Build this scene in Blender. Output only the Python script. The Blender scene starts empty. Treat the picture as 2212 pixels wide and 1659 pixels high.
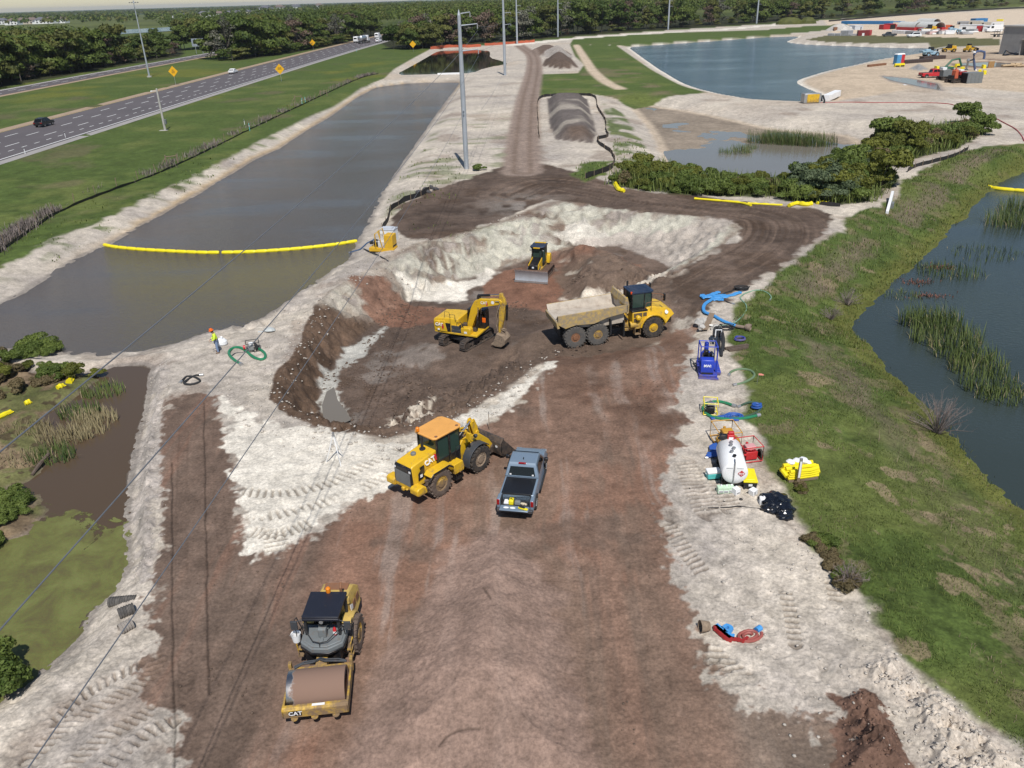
import bpy,bmesh,math,random
import numpy as np
from mathutils import Vector,Matrix
random.seed(7);RNG=np.random.default_rng(11)
C=bpy.context.scene.collection
rad=math.radians

# ---------------------------------------------------------------- survey helper
# measured camera: 28 mm equivalent drone lens, 24 m above the pad
W0,H0=2212.0,1659.0
FPX=1930*W0/2500;PITCH=rad(26.1);ROLL=rad(1.66);CAM=np.array([0,0,24.0])
_fw=np.array([0,math.cos(PITCH),-math.sin(PITCH)]);_u0=np.array([0,math.sin(PITCH),math.cos(PITCH)]);_r0=np.array([1.0,0,0])
_cx=math.cos(ROLL)*_r0-math.sin(ROLL)*_u0
_cy=math.sin(ROLL)*_r0+math.cos(ROLL)*_u0

def G(x,y,z=0.0):
    """surveyed photo point -> point of the site on level z"""
    d=_fw*FPX+_cx*(x-W0/2)-_cy*(y-H0/2)
    t=(z-CAM[2])/d[2]
    return CAM+d*t
def GP(pts,z=0.0):
    return np.array([G(p[0],p[1],z)[:2]for p in pts])
def proj_y(p):
    v=np.array(p,float)-CAM
    return H0/2-FPX*(v@_cy)/(v@_fw)
def hgt(base,ytop,zb=0.0):
    """height of a thing standing at base whose top is seen at ytop"""
    p=G(base[0],base[1],zb);lo,hi=zb,120.0
    for _ in range(40):
        m=(lo+hi)/2
        if proj_y((p[0],p[1],m))>ytop:lo=m
        else:hi=m
    return lo-zb

# ---------------------------------------------------------------- objects
def setp(o,label=None,cat=None,group=None,kind=None):
    if label:o['label']=label
    if cat:o['category']=cat
    if group:o['group']=group
    if kind:o['kind']=kind
    return o
def thing(name,label,cat,loc=(0,0,0),rz=0.0,group=None,s=1.0):
    o=bpy.data.objects.new(name,None);C.objects.link(o)
    o.location=loc;o.rotation_euler=(0,0,rz);o.scale=(s,s,s);o.empty_display_size=0.3
    return setp(o,label,cat,group)
MADE=[]  # everything linked, in order
def link(name,me,parent=None):
    o=bpy.data.objects.new(name,me);C.objects.link(o);MADE.append(o)
    if parent is not None:o.parent=parent
    return o
def dup(root,loc=None,rz=None,s=None,label=None,group=None):
    def cp(o,par):
        c=o.copy();C.objects.link(c)
        if par is not None:c.parent=par
        for ch in o.children:cp(ch,c)
        return c
    r=cp(root,None)
    if loc is not None:r.location=loc
    if rz is not None:r.rotation_euler=(0,0,rz)
    if s is not None:r.scale=(s,s,s)if not isinstance(s,tuple)else s
    if label:r['label']=label
    if group:r['group']=group
    return r

class MB:
    """collects shapes, then links them as one mesh object"""
    def __init__(s):s.v=[];s.f=[]
    def add(s,vs,fs,M=None):
        n=len(s.v)
        for p in vs:
            p=Vector(p)
            if M is not None:p=M@p
            s.v.append((p.x,p.y,p.z))
        for f in fs:s.f.append(tuple(i+n for i in f))
        return s
    def box(s,x0,x1,y0,y1,z0,z1,M=None,tx=0.0,ty=0.0):
        """tx, ty: how far the top is drawn in"""
        vs=[(x0,y0,z0),(x1,y0,z0),(x1,y1,z0),(x0,y1,z0),(x0+tx,y0+ty,z1),(x1-tx,y0+ty,z1),(x1-tx,y1-ty,z1),(x0+tx,y1-ty,z1)]
        return s.add(vs,[(0,3,2,1),(4,5,6,7),(0,1,5,4),(1,2,6,5),(2,3,7,6),(3,0,4,7)],M)
    def prism(s,prof,y0,y1,M=None,top=None):
        """side profile (x, z) swept across y; top: narrower half width reached with height (fn of z -> inset)"""
        n=len(prof);vs=[]
        for(x,z)in prof:
            k=top(x,z)if top else 0.0
            vs.append((x,y0+k,z))
        for(x,z)in prof:
            k=top(x,z)if top else 0.0
            vs.append((x,y1-k,z))
        fs=[tuple(range(n)),tuple(range(2*n-1,n-1,-1))]
        for i in range(n):
            j=(i+1)%n;fs.append((i,i+n,j+n,j))
        return s.add(vs,fs,M)
    def plan(s,prof,z0,z1,M=None):
        """plan outline (x, y) raised from z0 to z1"""
        n=len(prof);vs=[(x,y,z0)for x,y in prof]+[(x,y,z1)for x,y in prof]
        fs=[tuple(range(n-1,-1,-1)),tuple(range(n,2*n))]
        for i in range(n):
            j=(i+1)%n;fs.append((i,j,j+n,i+n))
        return s.add(vs,fs,M)
    def cyl(s,p0,p1,r,n=12,r2=None,caps=True,M=None):
        p0,p1=Vector(p0),Vector(p1);d=(p1-p0)
        if d.length<1e-9:return s
        d.normalize();a=d.orthogonal().normalized();b=d.cross(a);r2=r if r2 is None else r2
        vs=[]
        for i in range(n):
            t=2*math.pi*i/n;u=a*math.cos(t)+b*math.sin(t)
            vs.append(p0+u*r)
        for i in range(n):
            t=2*math.pi*i/n;u=a*math.cos(t)+b*math.sin(t)
            vs.append(p1+u*r2)
        fs=[(i,(i+1)%n,(i+1)%n+n,i+n)for i in range(n)]
        if caps:fs+=[tuple(range(n-1,-1,-1)),tuple(range(n,2*n))]
        return s.add(vs,fs,M)
    def tube(s,pts,r,n=8,M=None):
        pts=[Vector(p)for p in pts];k=len(pts);vs=[];fs=[]
        up=Vector((0,0,1));rr=r if hasattr(r,'__len__')else[r]*k
        for i,p in enumerate(pts):
            d=(pts[min(i+1,k-1)]-pts[max(i-1,0)])
            if d.length<1e-9:d=Vector((1,0,0))
            d.normalize();a=d.cross(up)
            if a.length<1e-3:a=d.cross(Vector((1,0,0)))
            a.normalize();b=a.cross(d)
            for j in range(n):
                t=2*math.pi*j/n
                vs.append(p+(a*math.cos(t)+b*math.sin(t))*rr[i])
        for i in range(k-1):
            for j in range(n):
                q=(j+1)%n;fs.append((i*n+j,i*n+q,(i+1)*n+q,(i+1)*n+j))
        fs+=[tuple(range(n-1,-1,-1)),tuple((k-1)*n+j for j in range(n))]
        return s.add(vs,fs,M)
    def ribbon(s,pts,w,th=0.03,M=None):
        """flat hose or strip lying along pts"""
        pts=[Vector(p)for p in pts];k=len(pts);vs=[];fs=[]
        ww=w if hasattr(w,'__len__')else[w]*k
        for i,p in enumerate(pts):
            d=pts[min(i+1,k-1)]-pts[max(i-1,0)];d.z=0
            if d.length<1e-9:d=Vector((1,0,0))
            d.normalize();a=Vector((-d.y,d.x,0))*ww[i]/2
            vs+=[p+a,p-a,p-a*0.7+Vector((0,0,th)),p+a*0.7+Vector((0,0,th))]
        for i in range(k-1):
            o=4*i
            for j in range(4):fs.append((o+j,o+(j+1)%4,o+4+(j+1)%4,o+4+j))
        fs+=[(0,3,2,1),(4*k-4,4*k-3,4*k-2,4*k-1)]
        return s.add(vs,fs,M)
    def lathe(s,prof,p0,ax,n=24,M=None):
        """prof: (radius, along axis); closed ends where radius is 0"""
        p0=Vector(p0);d=Vector(ax).normalized();a=d.orthogonal().normalized();b=d.cross(a);vs=[];fs=[]
        for(r,h)in prof:
            for i in range(n):
                t=2*math.pi*i/n;vs.append(p0+d*h+(a*math.cos(t)+b*math.sin(t))*max(r,1e-4))
        for k in range(len(prof)-1):
            for i in range(n):
                j=(i+1)%n;fs.append((k*n+i,k*n+j,(k+1)*n+j,(k+1)*n+i))
        return s.add(vs,fs,M)
    def build(s,name,mat,parent=None,bevel=0.0,smooth=35):
        me=bpy.data.meshes.new(name);me.from_pydata(s.v,[],s.f);me.update()
        bm=bmesh.new();bm.from_mesh(me);bmesh.ops.recalc_face_normals(bm,faces=bm.faces);bm.to_mesh(me);bm.free()
        if smooth:
            me.shade_smooth();me.set_sharp_from_angle(angle=rad(smooth))
        me.materials.append(mat)
        o=link(name,me,parent)
        if bevel:
            b=o.modifiers.new('bevel','BEVEL');b.width=bevel;b.segments=2;b.limit_method='ANGLE';b.angle_limit=rad(40);b.harden_normals=False
        return o
def frame(loc,x=(1,0,0),y=(0,1,0)):
    x=Vector(x).normalized();y=Vector(y);z=x.cross(y).normalized();y=z.cross(x)
    return Matrix(((x.x,y.x,z.x,loc[0]),(x.y,y.y,z.y,loc[1]),(x.z,y.z,z.z,loc[2]),(0,0,0,1)))
def lettering(name,txt,mat,parent,loc,xdir,ydir,size,depth=0.004,squeeze=1.0):
    cu=bpy.data.curves.new(name,'FONT');cu.body=txt;cu.size=size;cu.extrude=depth;cu.align_x='CENTER';cu.align_y='CENTER';cu.offset=size*0.018;cu.resolution_u=2
    t=bpy.data.objects.new(name+'_c',cu);me=bpy.data.meshes.new_from_object(t)
    bpy.data.objects.remove(t);bpy.data.curves.remove(cu)
    me.transform(Matrix.Diagonal((squeeze,1,1,1)));me.transform(frame(loc,xdir,ydir));me.materials.clear();me.materials.append(mat);me.name=name
    return link(name,me,parent)
def plate(name,mat,parent,loc,xdir,ydir,w,h,th=0.006,pts=None):
    M=frame(loc,xdir,ydir);b=MB()
    if pts is None:b.box(-w/2,w/2,-h/2,h/2,-th,th,M)
    else:b.plan([(p[0]*w,p[1]*h)for p in pts],-th,th,M)
    return b.build(name,mat,parent,smooth=0)

# ---------------------------------------------------------------- materials
MATS={}
def _nt(name):
    m=bpy.data.materials.new(name);m.use_nodes=True;nt=m.node_tree
    return m,nt,nt.nodes['Principled BSDF'],nt.nodes,nt.links
def paint(name,col,rough=0.5,metal=0.0,dirt=0.0,dcol=(0.17,0.115,0.08),scale=2.5,spec=0.5,var=0.10,bump=0.0,low=0.0):
    """painted or bare surface with uneven tone, patches of mud and a little relief; low: mud rising from the ground to this height"""
    m,nt,bs,N,L=_nt(name)
    tc=N.new('ShaderNodeTexCoord');n1=N.new('ShaderNodeTexNoise');n1.inputs['Scale'].default_value=scale;n1.inputs['Detail'].default_value=7;n1.inputs['Roughness'].default_value=0.65
    L.new(tc.outputs['Object'],n1.inputs['Vector'])
    mr=N.new('ShaderNodeMapRange');mr.inputs[1].default_value=0.3;mr.inputs[2].default_value=0.7;mr.inputs[3].default_value=1-var;mr.inputs[4].default_value=1+var
    L.new(n1.outputs['Fac'],mr.inputs[0])
    mx=N.new('ShaderNodeMix');mx.data_type='RGBA';mx.blend_type='MULTIPLY';mx.inputs['Factor'].default_value=1;mx.inputs[6].default_value=(*col,1)
    L.new(mr.outputs[0],mx.inputs[7]);out=mx.outputs[2]
    if dirt>0:
        n2=N.new('ShaderNodeTexNoise');n2.inputs['Scale'].default_value=scale*1.7;n2.inputs['Detail'].default_value=9;n2.inputs['Roughness'].default_value=0.72
        L.new(tc.outputs['Object'],n2.inputs['Vector']);fac=n2.outputs['Fac']
        if low:
            sp=N.new('ShaderNodeSeparateXYZ');L.new(tc.outputs['Object'],sp.inputs[0])
            ml=N.new('ShaderNodeMapRange');ml.inputs[1].default_value=low;ml.inputs[2].default_value=0.0;ml.inputs[3].default_value=0;ml.inputs[4].default_value=0.3
            L.new(sp.outputs['Z'],ml.inputs[0]);ad=N.new('ShaderNodeMath');ad.operation='ADD';L.new(fac,ad.inputs[0]);L.new(ml.outputs[0],ad.inputs[1]);fac=ad.outputs[0]
        m2=N.new('ShaderNodeMapRange');m2.inputs[1].default_value=0.62-dirt*0.42;m2.inputs[2].default_value=0.80-dirt*0.3;m2.inputs[3].default_value=0;m2.inputs[4].default_value=min(1,0.5+dirt)
        L.new(fac,m2.inputs[0]);md=N.new('ShaderNodeMix');md.data_type='RGBA';md.inputs[7].default_value=(*dcol,1)
        L.new(m2.outputs[0],md.inputs['Factor']);L.new(out,md.inputs[6]);out=md.outputs[2]
        rr=N.new('ShaderNodeMapRange');rr.inputs[3].default_value=rough;rr.inputs[4].default_value=0.9;L.new(m2.outputs[0],rr.inputs[0]);L.new(rr.outputs[0],bs.inputs['Roughness'])
    else:bs.inputs['Roughness'].default_value=rough
    L.new(out,bs.inputs['Base Color']);bs.inputs['Metallic'].default_value=metal;bs.inputs['Specular IOR Level'].default_value=spec
    if bump:
        bp=N.new('ShaderNodeBump');bp.inputs['Strength'].default_value=0.6;bp.inputs['Distance'].default_value=bump;nb=N.new('ShaderNodeTexNoise');nb.inputs['Scale'].default_value=scale*6;nb.inputs['Detail'].default_value=6
        L.new(tc.outputs['Object'],nb.inputs['Vector']);L.new(nb.outputs['Fac'],bp.inputs['Height']);L.new(bp.outputs['Normal'],bs.inputs['Normal'])
    MATS[name]=m;return m
def leafmat(name,c1,c2,rough=0.6,trans=0.25,scale=0.5,objvar=0.5):
    """foliage: two greens in clumps, differing from plant to plant, some light through the leaf"""
    m,nt,bs,N,L=_nt(name)
    ge=N.new('ShaderNodeNewGeometry');n=N.new('ShaderNodeTexNoise');n.inputs['Scale'].default_value=scale;n.inputs['Detail'].default_value=4
    L.new(ge.outputs['Position'],n.inputs['Vector'])
    oi=N.new('ShaderNodeObjectInfo');ad=N.new('ShaderNodeMath');ad.operation='MULTIPLY_ADD';ad.inputs[1].default_value=objvar;L.new(oi.outputs['Random'],ad.inputs[0]);L.new(n.outputs['Fac'],ad.inputs[2])
    ad2=N.new('ShaderNodeMath');ad2.operation='MULTIPLY_ADD';ad2.inputs[1].default_value=0.35;L.new(ge.outputs['Random Per Island'],ad2.inputs[0]);L.new(ad.outputs[0],ad2.inputs[2])
    mr=N.new('ShaderNodeMapRange');mr.inputs[1].default_value=0.38;mr.inputs[2].default_value=0.75+objvar*0.8;L.new(ad2.outputs[0],mr.inputs[0])
    mx=N.new('ShaderNodeMix');mx.data_type='RGBA';mx.inputs[6].default_value=(*c1,1);mx.inputs[7].default_value=(*c2,1);L.new(mr.outputs[0],mx.inputs['Factor'])
    L.new(mx.outputs[2],bs.inputs['Base Color']);bs.inputs['Roughness'].default_value=rough;bs.inputs['Specular IOR Level'].default_value=0.25
    if trans:
        tr=N.new('ShaderNodeBsdfTranslucent');L.new(mx.outputs[2],tr.inputs['Color']);ms=N.new('ShaderNodeMixShader');ms.inputs[0].default_value=trans
        L.new(bs.outputs[0],ms.inputs[1]);L.new(tr.outputs[0],ms.inputs[2]);L.new(ms.outputs[0],N['Material Output'].inputs['Surface'])
    MATS[name]=m;return m
def glassmat(name,col=(0.012,0.016,0.018),rough=0.06):
    m,nt,bs,N,L=_nt(name);bs.inputs['Base Color'].default_value=(*col,1);bs.inputs['Roughness'].default_value=rough;bs.inputs['Specular IOR Level'].default_value=0.5
    MATS[name]=m;return m
def watermat(name,col,rough=0.12,wave=(1.6,0.35),dist=0.05,strength=0.5,stretch=1.0,ang=0.0,big=0.05):
    m,nt,bs,N,L=_nt(name);bs.inputs['Roughness'].default_value=rough;bs.inputs['IOR'].default_value=1.33
    ge=N.new('ShaderNodeNewGeometry');mp=N.new('ShaderNodeMapping');mp.inputs['Rotation'].default_value=(0,0,ang);mp.inputs['Scale'].default_value=(1,stretch,1);L.new(ge.outputs['Position'],mp.inputs['Vector'])
    n1=N.new('ShaderNodeTexNoise');n1.inputs['Scale'].default_value=wave[0];n1.inputs['Detail'].default_value=4;n1.inputs['Roughness'].default_value=0.6;L.new(mp.outputs[0],n1.inputs['Vector'])
    n2=N.new('ShaderNodeTexNoise');n2.inputs['Scale'].default_value=big;n2.inputs['Detail'].default_value=3;L.new(mp.outputs[0],n2.inputs['Vector'])
    # gusts: where the big noise is high the ripples are stronger
    mr=N.new('ShaderNodeMapRange');mr.inputs[1].default_value=0.35;mr.inputs[2].default_value=0.65;mr.inputs[3].default_value=0.25*strength;mr.inputs[4].default_value=strength;L.new(n2.outputs['Fac'],mr.inputs[0])
    bp=N.new('ShaderNodeBump');bp.inputs['Distance'].default_value=dist;L.new(mr.outputs[0],bp.inputs['Strength']);L.new(n1.outputs['Fac'],bp.inputs['Height']);L.new(bp.outputs['Normal'],bs.inputs['Normal'])
    mx=N.new('ShaderNodeMix');mx.data_type='RGBA';mx.inputs[6].default_value=(*[c*0.85 for c in col],1);mx.inputs[7].default_value=(*[min(1,c*1.15)for c in col],1);L.new(n2.outputs['Fac'],mx.inputs['Factor']);L.new(mx.outputs[2],bs.inputs['Base Color'])
    MATS[name]=m;return m
YEL=paint('yellow_paint',(0.66,0.40,0.018),0.38,dirt=0.22,scale=1.5,low=1.3,var=0.06)
YELD=paint('muddy_yellow_paint',(0.60,0.37,0.03),0.5,dirt=0.42,scale=1.3,low=1.6)
YELR=paint('sun_faded_orange_paint',(0.70,0.34,0.085),0.55,dirt=0.1,scale=1.2)
YELS=paint('dusty_pale_yellow_paint',(0.55,0.38,0.10),0.6,dirt=0.35,scale=1.6,dcol=(0.25,0.17,0.11))
BLK=paint('black_enamel',(0.012,0.012,0.014),0.35,dirt=0.18,scale=2.0)
BLKM=paint('matt_black',(0.02,0.02,0.022),0.75)
DGRY=paint('dark_grey_plastic',(0.045,0.05,0.058),0.6,dirt=0.2)
GRY=paint('grey_paint',(0.16,0.175,0.18),0.6,dirt=0.25,scale=3)
LGRY=paint('light_grey_metal',(0.42,0.42,0.42),0.4,metal=0.6,dirt=0.2)
CHR=paint('chrome',(0.75,0.75,0.75),0.15,metal=1.0)
RUB=paint('tyre_rubber',(0.028,0.026,0.025),0.85,dirt=0.45,dcol=(0.10,0.075,0.055),scale=3.0,bump=0.02)
RUBD=paint('dusty_tyre_rubber',(0.085,0.08,0.075),0.9,dirt=0.4,dcol=(0.14,0.12,0.10),scale=3.0,bump=0.02)
RUBM=paint('mud_caked_tyre',(0.13,0.095,0.075),0.95,dirt=0.4,dcol=(0.06,0.045,0.035),scale=4,bump=0.04)
STL=paint('worn_steel',(0.30,0.30,0.31),0.42,metal=0.85,dirt=0.3,scale=2)
DSTL=paint('dark_worn_steel',(0.055,0.05,0.047),0.55,metal=0.3,dirt=0.42,scale=2.2,bump=0.01)
MUDST=paint('mud_caked_steel',(0.27,0.20,0.14),0.9,dirt=0.4,dcol=(0.12,0.09,0.065),scale=3,bump=0.03)
TRKM=paint('track_steel',(0.045,0.04,0.037),0.7,dirt=0.5,dcol=(0.13,0.09,0.065),scale=2.5,bump=0.02)
TRKB=paint('brown_track_steel',(0.10,0.06,0.042),0.8,dirt=0.5,dcol=(0.17,0.10,0.07),scale=2.5,bump=0.02)
GLS=glassmat('dark_glass',(.006,.007,.008));GLSG=glassmat('green_tinted_glass',(0.03,0.055,0.045),0.05)
WHT=paint('white_paint',(0.78,0.78,0.78),0.45,dirt=0.06,scale=2,var=0.03)
WHTC=paint('clean_white',(0.80,0.80,0.80),0.5,var=0.03)
RED=paint('red_paint',(0.50,0.025,0.03),0.4,dirt=0.12,var=0.08)
DRED=paint('dark_red_paint',(0.30,0.02,0.02),0.5,dirt=0.12)
BLU=paint('blue_paint',(0.018,0.05,0.42),0.42,dirt=0.16,scale=2,low=0.5)
BLUF=paint('blue_flat_hose',(0.055,0.27,0.60),0.6,dirt=0.12,scale=3)
BLUD=paint('deep_blue_hose',(0.02,0.085,0.34),0.55,dirt=0.15,scale=3)
GRN=paint('green_hose',(0.02,0.19,0.09),0.4,dirt=0.15,scale=3)
GRNP=paint('pale_green_hose',(0.20,0.34,0.24),0.5,dirt=0.2,scale=3)
YBM=paint('yellow_vinyl',(0.80,0.66,0.012),0.42,dirt=0.06,scale=1.2,var=0.06)
ORG=paint('orange_plastic',(0.80,0.14,0.01),0.4)
ORGN=paint('orange_mesh',(0.50,0.11,0.05),0.8)
WOOD=paint('weathered_wood',(0.22,0.16,0.11),0.85,dirt=0.2,scale=4)
GALV=paint('galvanised_steel',(0.42,0.45,0.49),0.5,metal=0.35,scale=0.6,var=0.1)
CONC=paint('concrete',(0.42,0.40,0.37),0.85,dirt=0.12,dcol=(0.3,0.27,0.23),scale=1.2)
PGRY=paint('pickup_paint',(0.185,0.245,0.315),0.3,metal=0.15,dirt=0.06,scale=1.5,var=0.03,low=0.8)
WIRE=paint('wire_aluminium',(0.16,0.17,0.19),0.55,metal=0.3)
SILT=paint('silt_fence_cloth',(0.016,0.015,0.016),0.7,dirt=0.12)
PLAS=paint('black_plastic_sheet',(0.008,0.010,0.016),0.22)
TURQ=paint('turquoise_plastic',(0.10,0.52,0.50),0.45)
RUST=paint('rusty_steel',(0.22,0.10,0.05),0.8,dirt=0.3,scale=4)
HIVIS=paint('hi_vis_cloth',(0.62,0.80,0.05),0.7);SKIN=paint('skin',(0.30,0.17,0.11),0.6);JEAN=paint('faded_denim',(0.16,0.22,0.34),0.8,var=0.2,scale=8)
REDG=glassmat('red_lamp',(0.28,0.008,0.01),0.2);AMB=paint('amber_lamp',(0.75,0.22,0.01),0.25)
# ---------------------------------------------------------------- noise and outlines
def _h(ix,iy,seed):
    n=(ix.astype(np.int64)*374761393+iy.astype(np.int64)*668265263+seed*1442695041)&0xffffffff
    n=((n^(n>>13))*1274126177)&0xffffffff
    return((n^(n>>16))&0xffff)/65535.0
def vn(x,y,seed=0):
    x0=np.floor(x);y0=np.floor(y);fx=x-x0;fy=y-y0;fx=fx*fx*(3-2*fx);fy=fy*fy*(3-2*fy)
    x0=x0.astype(np.int64);y0=y0.astype(np.int64)
    a=_h(x0,y0,seed);b=_h(x0+1,y0,seed);c=_h(x0,y0+1,seed);d=_h(x0+1,y0+1,seed)
    return((a+(b-a)*fx)*(1-fy)+(c+(d-c)*fx)*fy)*2-1
def fbm(x,y,wl,octs=4,seed=0,sp=None,gain=0.55):
    """fractal noise, longest wave wl metres; waves shorter than the ground sampling are left out"""
    r=np.zeros_like(x);a=1.0;t=0.0;ca,sa=0.8,0.6
    for k in range(octs):
        w=1.0 if sp is None else np.clip(wl/(2.2*sp)-0.4,0,1)
        r+=a*w*vn(x/wl+17.3*k,y/wl-9.1*k,seed+k);t+=a;a*=gain;wl*=0.47
        x,y=x*ca-y*sa,x*sa+y*ca
    return r/t*1.5
def ss(a,b,x):
    t=np.clip((x-a)/(b-a),0,1);return t*t*(3-2*t)
def chaikin(p,k=1):
    for _ in range(k):
        q=np.roll(p,-1,0);p=np.stack([p*0.75+q*0.25,p*0.25+q*0.75],1).reshape(-1,2)
    return p
def sd(poly,X,Y,m=6.0):
    """signed distance to a closed outline, positive inside, cut off at m outside"""
    m=float(m);out=np.full(X.shape,-m);lo=poly.min(0)-m;hi=poly.max(0)+m
    ix=np.nonzero((X>lo[0])&(X<hi[0])&(Y>lo[1])&(Y<hi[1]))[0]
    if len(ix)==0:return out
    x=X[ix];y=Y[ix];d2=np.full(x.shape,1e12);ins=np.zeros(x.shape,bool)
    for(ax,ay),(bx,by)in zip(poly,np.roll(poly,-1,0)):
        ex,ey=bx-ax,by-ay;L=ex*ex+ey*ey
        if L<1e-12:continue
        t=np.clip(((x-ax)*ex+(y-ay)*ey)/L,0,1)
        d2=np.minimum(d2,(x-ax-t*ex)**2+(y-ay-t*ey)**2)
        if ay!=by:
            c=(ay>y)!=(by>y);ins^=c&(x<ex*(y-ay)/(by-ay)+ax)
    d=np.sqrt(d2);out[ix]=np.where(ins,d,np.maximum(-d,-m));return out
def along(path,X,Y,m):
    """points within m of an open path: index, distance along, distance across (left positive)"""
    lo=path.min(0)-m;hi=path.max(0)+m
    ix=np.nonzero((X>lo[0])&(X<hi[0])&(Y>lo[1])&(Y<hi[1]))[0]
    x=X[ix];y=Y[ix];best=np.full(x.shape,1e12);S=np.zeros(x.shape);T=np.zeros(x.shape);acc=0.0
    for(ax,ay),(bx,by)in zip(path[:-1],path[1:]):
        ex,ey=bx-ax,by-ay;L=math.hypot(ex,ey)
        if L<1e-9:continue
        t=np.clip(((x-ax)*ex+(y-ay)*ey)/(L*L),0,1);dx=x-ax-t*ex;dy=y-ay-t*ey;d2=dx*dx+dy*dy
        w=d2<best;best=np.where(w,d2,best);S=np.where(w,acc+t*L,S);T=np.where(w,np.sqrt(d2)*np.sign(ex*dy-ey*dx),T);acc+=L
    k=best<m*m
    return ix[k],S[k],T[k]
def curve(pts,n=8):
    """smooth open path through points"""
    P=np.array(pts,float);P=np.vstack([2*P[0]-P[1],P,2*P[-1]-P[-2]]);out=[]
    for i in range(1,len(P)-2):
        for k in range(n):
            t=k/n;a,b,c,d=P[i-1],P[i],P[i+1],P[i+2]
            out.append(0.5*((2*b)+(-a+c)*t+(2*a-5*b+4*c-d)*t*t+(-a+3*b-3*c+d)*t**3))
    out.append(P[-2]);return np.array(out)

# ---------------------------------------------------------------- surveyed outlines of the site
WL1,WL3,WLB,WLM,WLR,WLC=-1.0,-0.8,-1.0,-1.5,-2.5,-1.0
O={}
O['canal']=GP([(-420,760),(0,657),(50,634),(110,596),(160,563),(215,536),(240,526),(290,498),(350,463),(435,416),(551,344),(603,322),(658,285),(713,252),(773,210),(811,190),(828,187),(878,181),(913,179),(994,178),(988,187),(943,247),(903,305),(863,362),(826,415),(795,481),(773,516),(763,541),(753,563),(703,596),(670,616),(635,651),(598,676),(553,698),(526,703),(451,726),(376,743),(313,757),(238,762),(160,760),(75,756),(0,753),(-420,800)],WL1)
O['upper_pond']=chaikin(GP([(849,164),(889,143),(929,120),(949,108.5),(1004,106.5),(1052,108),(1060,114),(1057,125),(1085,132),(1100,139),(1075,143),(1044,148),(1030,154),(1017,160),(940,163)],-0.7))
O['lake']=chaikin(GP([(1357,102),(1372,113),(1402,135),(1432,155),(1480,183),(1532,198),(1582,208),(1640,217),(1690,220),(1734,222),(1769,221),(1787,216),(1767,201),(1734,188),(1720,178),(1727,172),(1764,160),(1809,148),(1850,140),(1900,128),(1955,120),(1995,115),(2030,108),(2015,104.5),(1935,104),(1834,100),(1734,96.5),(1697,91.5),(1704,87.5),(1734,78),(1659,80.5),(1557,88),(1457,95),(1385,100)],WLB))
O['mud']=chaikin(GP([(1362,224),(1420,232),(1520,248),(1600,266),(1660,280),(1720,286),(1790,290),(1850,300),(1850,330),(1800,365),(1720,400),(1560,400),(1460,372),(1437,338),(1425,308),(1405,272),(1380,247)],WLM))
O['pond_right']=chaikin(GP([(2300,330),(2212,374),(2160,391),(2147,411),(2130,418),(2110,438),(2095,448),(2095,468),(2060,482),(2050,501),(2020,534),(1995,559),(1972,579),(1937,604),(1910,634),(1872,664),(1849,692),(1844,714),(1867,732),(1884,749),(1900,777),(1925,807),(1952,832),(1972,852),(1995,877),(2035,912),(2070,947),(2098,987),(2135,1028),(2175,1070),(2212,1103),(2420,1330),(3400,1500),(3400,500)],WLR))
O['right_crest']=chaikin(GP([(2400,200),(2190,340),(2060,350),(1950,420),(1870,455),(1820,490),(1740,550),(1690,590),(1650,640),(1640,700),(1660,800),(1680,880),(1700,950),(1750,1040),(1800,1130),(1870,1230),(1940,1330),(2020,1420),(2120,1520),(2300,1660),(2600,1900),(4000,1900),(4000,300)],0))
O['swamp']=chaikin(GP([(330,790),(318,815),(313,882),(288,957),(276,1040),(266,1110),(266,1183),(273,1220),(262,1240),(250,1263),(218,1298),(185,1336),(173,1368),(155,1393),(120,1428),(60,1469),(25,1494),(0,1514),(-150,1590),(-500,1500),(-400,1000),(-250,810),(0,800),(150,815),(230,800),(250,792)],WL3))
O['swamp_bed']=chaikin(GP([(-300,790),(0,780),(120,800),(215,815),(150,850),(95,900),(60,955),(110,985),(60,1040),(-100,1080),(-350,1080)],WL3))
O['swamp_bed2']=chaikin(GP([(-300,1070),(0,1065),(60,1080),(90,1105),(60,1160),(0,1180),(-300,1250)],WL3))
O['far_lake']=GP([(175,70),(235,66.5),(426,56),(426,64),(330,70),(235,76),(177,77)],0)
O['pit_rim']=chaikin(GP([(700,630),(668,668),(650,720),(640,760),(600,795),(570,835),(578,870),(620,900),(670,920),(710,930),(760,940),(850,952),(900,935),(960,918),(1060,872),(1150,802),(1205,770),(1290,765),(1400,745),(1475,705),(1470,640),(1450,612),(1490,570),(1540,545),(1590,515),(1612,492),(1590,478),(1540,468),(1480,462),(1400,452),(1330,445),(1270,432),(1215,428),(1160,440),(1080,475),(1000,500),(930,515),(880,530),(820,560),(780,595),(740,612)]))
PF=-2.3
O['pit_floor']=chaikin(GP([(706,905),(692,870),(700,830),(740,770),(800,715),(850,680),(905,650),(960,640),(1010,610),(1080,590),(1150,565),(1230,560),(1330,530),(1410,545),(1440,575),(1430,600),(1320,625),(1240,650),(1180,690),(1120,740),(1060,790),(980,850),(880,905),(800,925),(740,915)],PF))
O['grass_right']=GP([(2320,1740),(2212,1640),(2120,1560),(2040,1490),(1985,1450),(1940,1400),(1895,1350),(1862,1290),(1835,1265),(1810,1232),(1770,1180),(1735,1128),(1715,1090),(1690,1050),(1660,1010),(1650,960),(1625,920),(1600,880),(1610,830),(1590,780),(1570,740),(1575,700),(1600,655),(1640,625),(1700,575),(1760,530),(1800,505),(1830,500),(1815,480),(1835,468),(1870,450),(1900,445),(1942,420),(1950,390),(1985,372),(2060,335),(2120,318),(2180,312),(2600,290),(3600,600),(3600,2000)])
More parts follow.
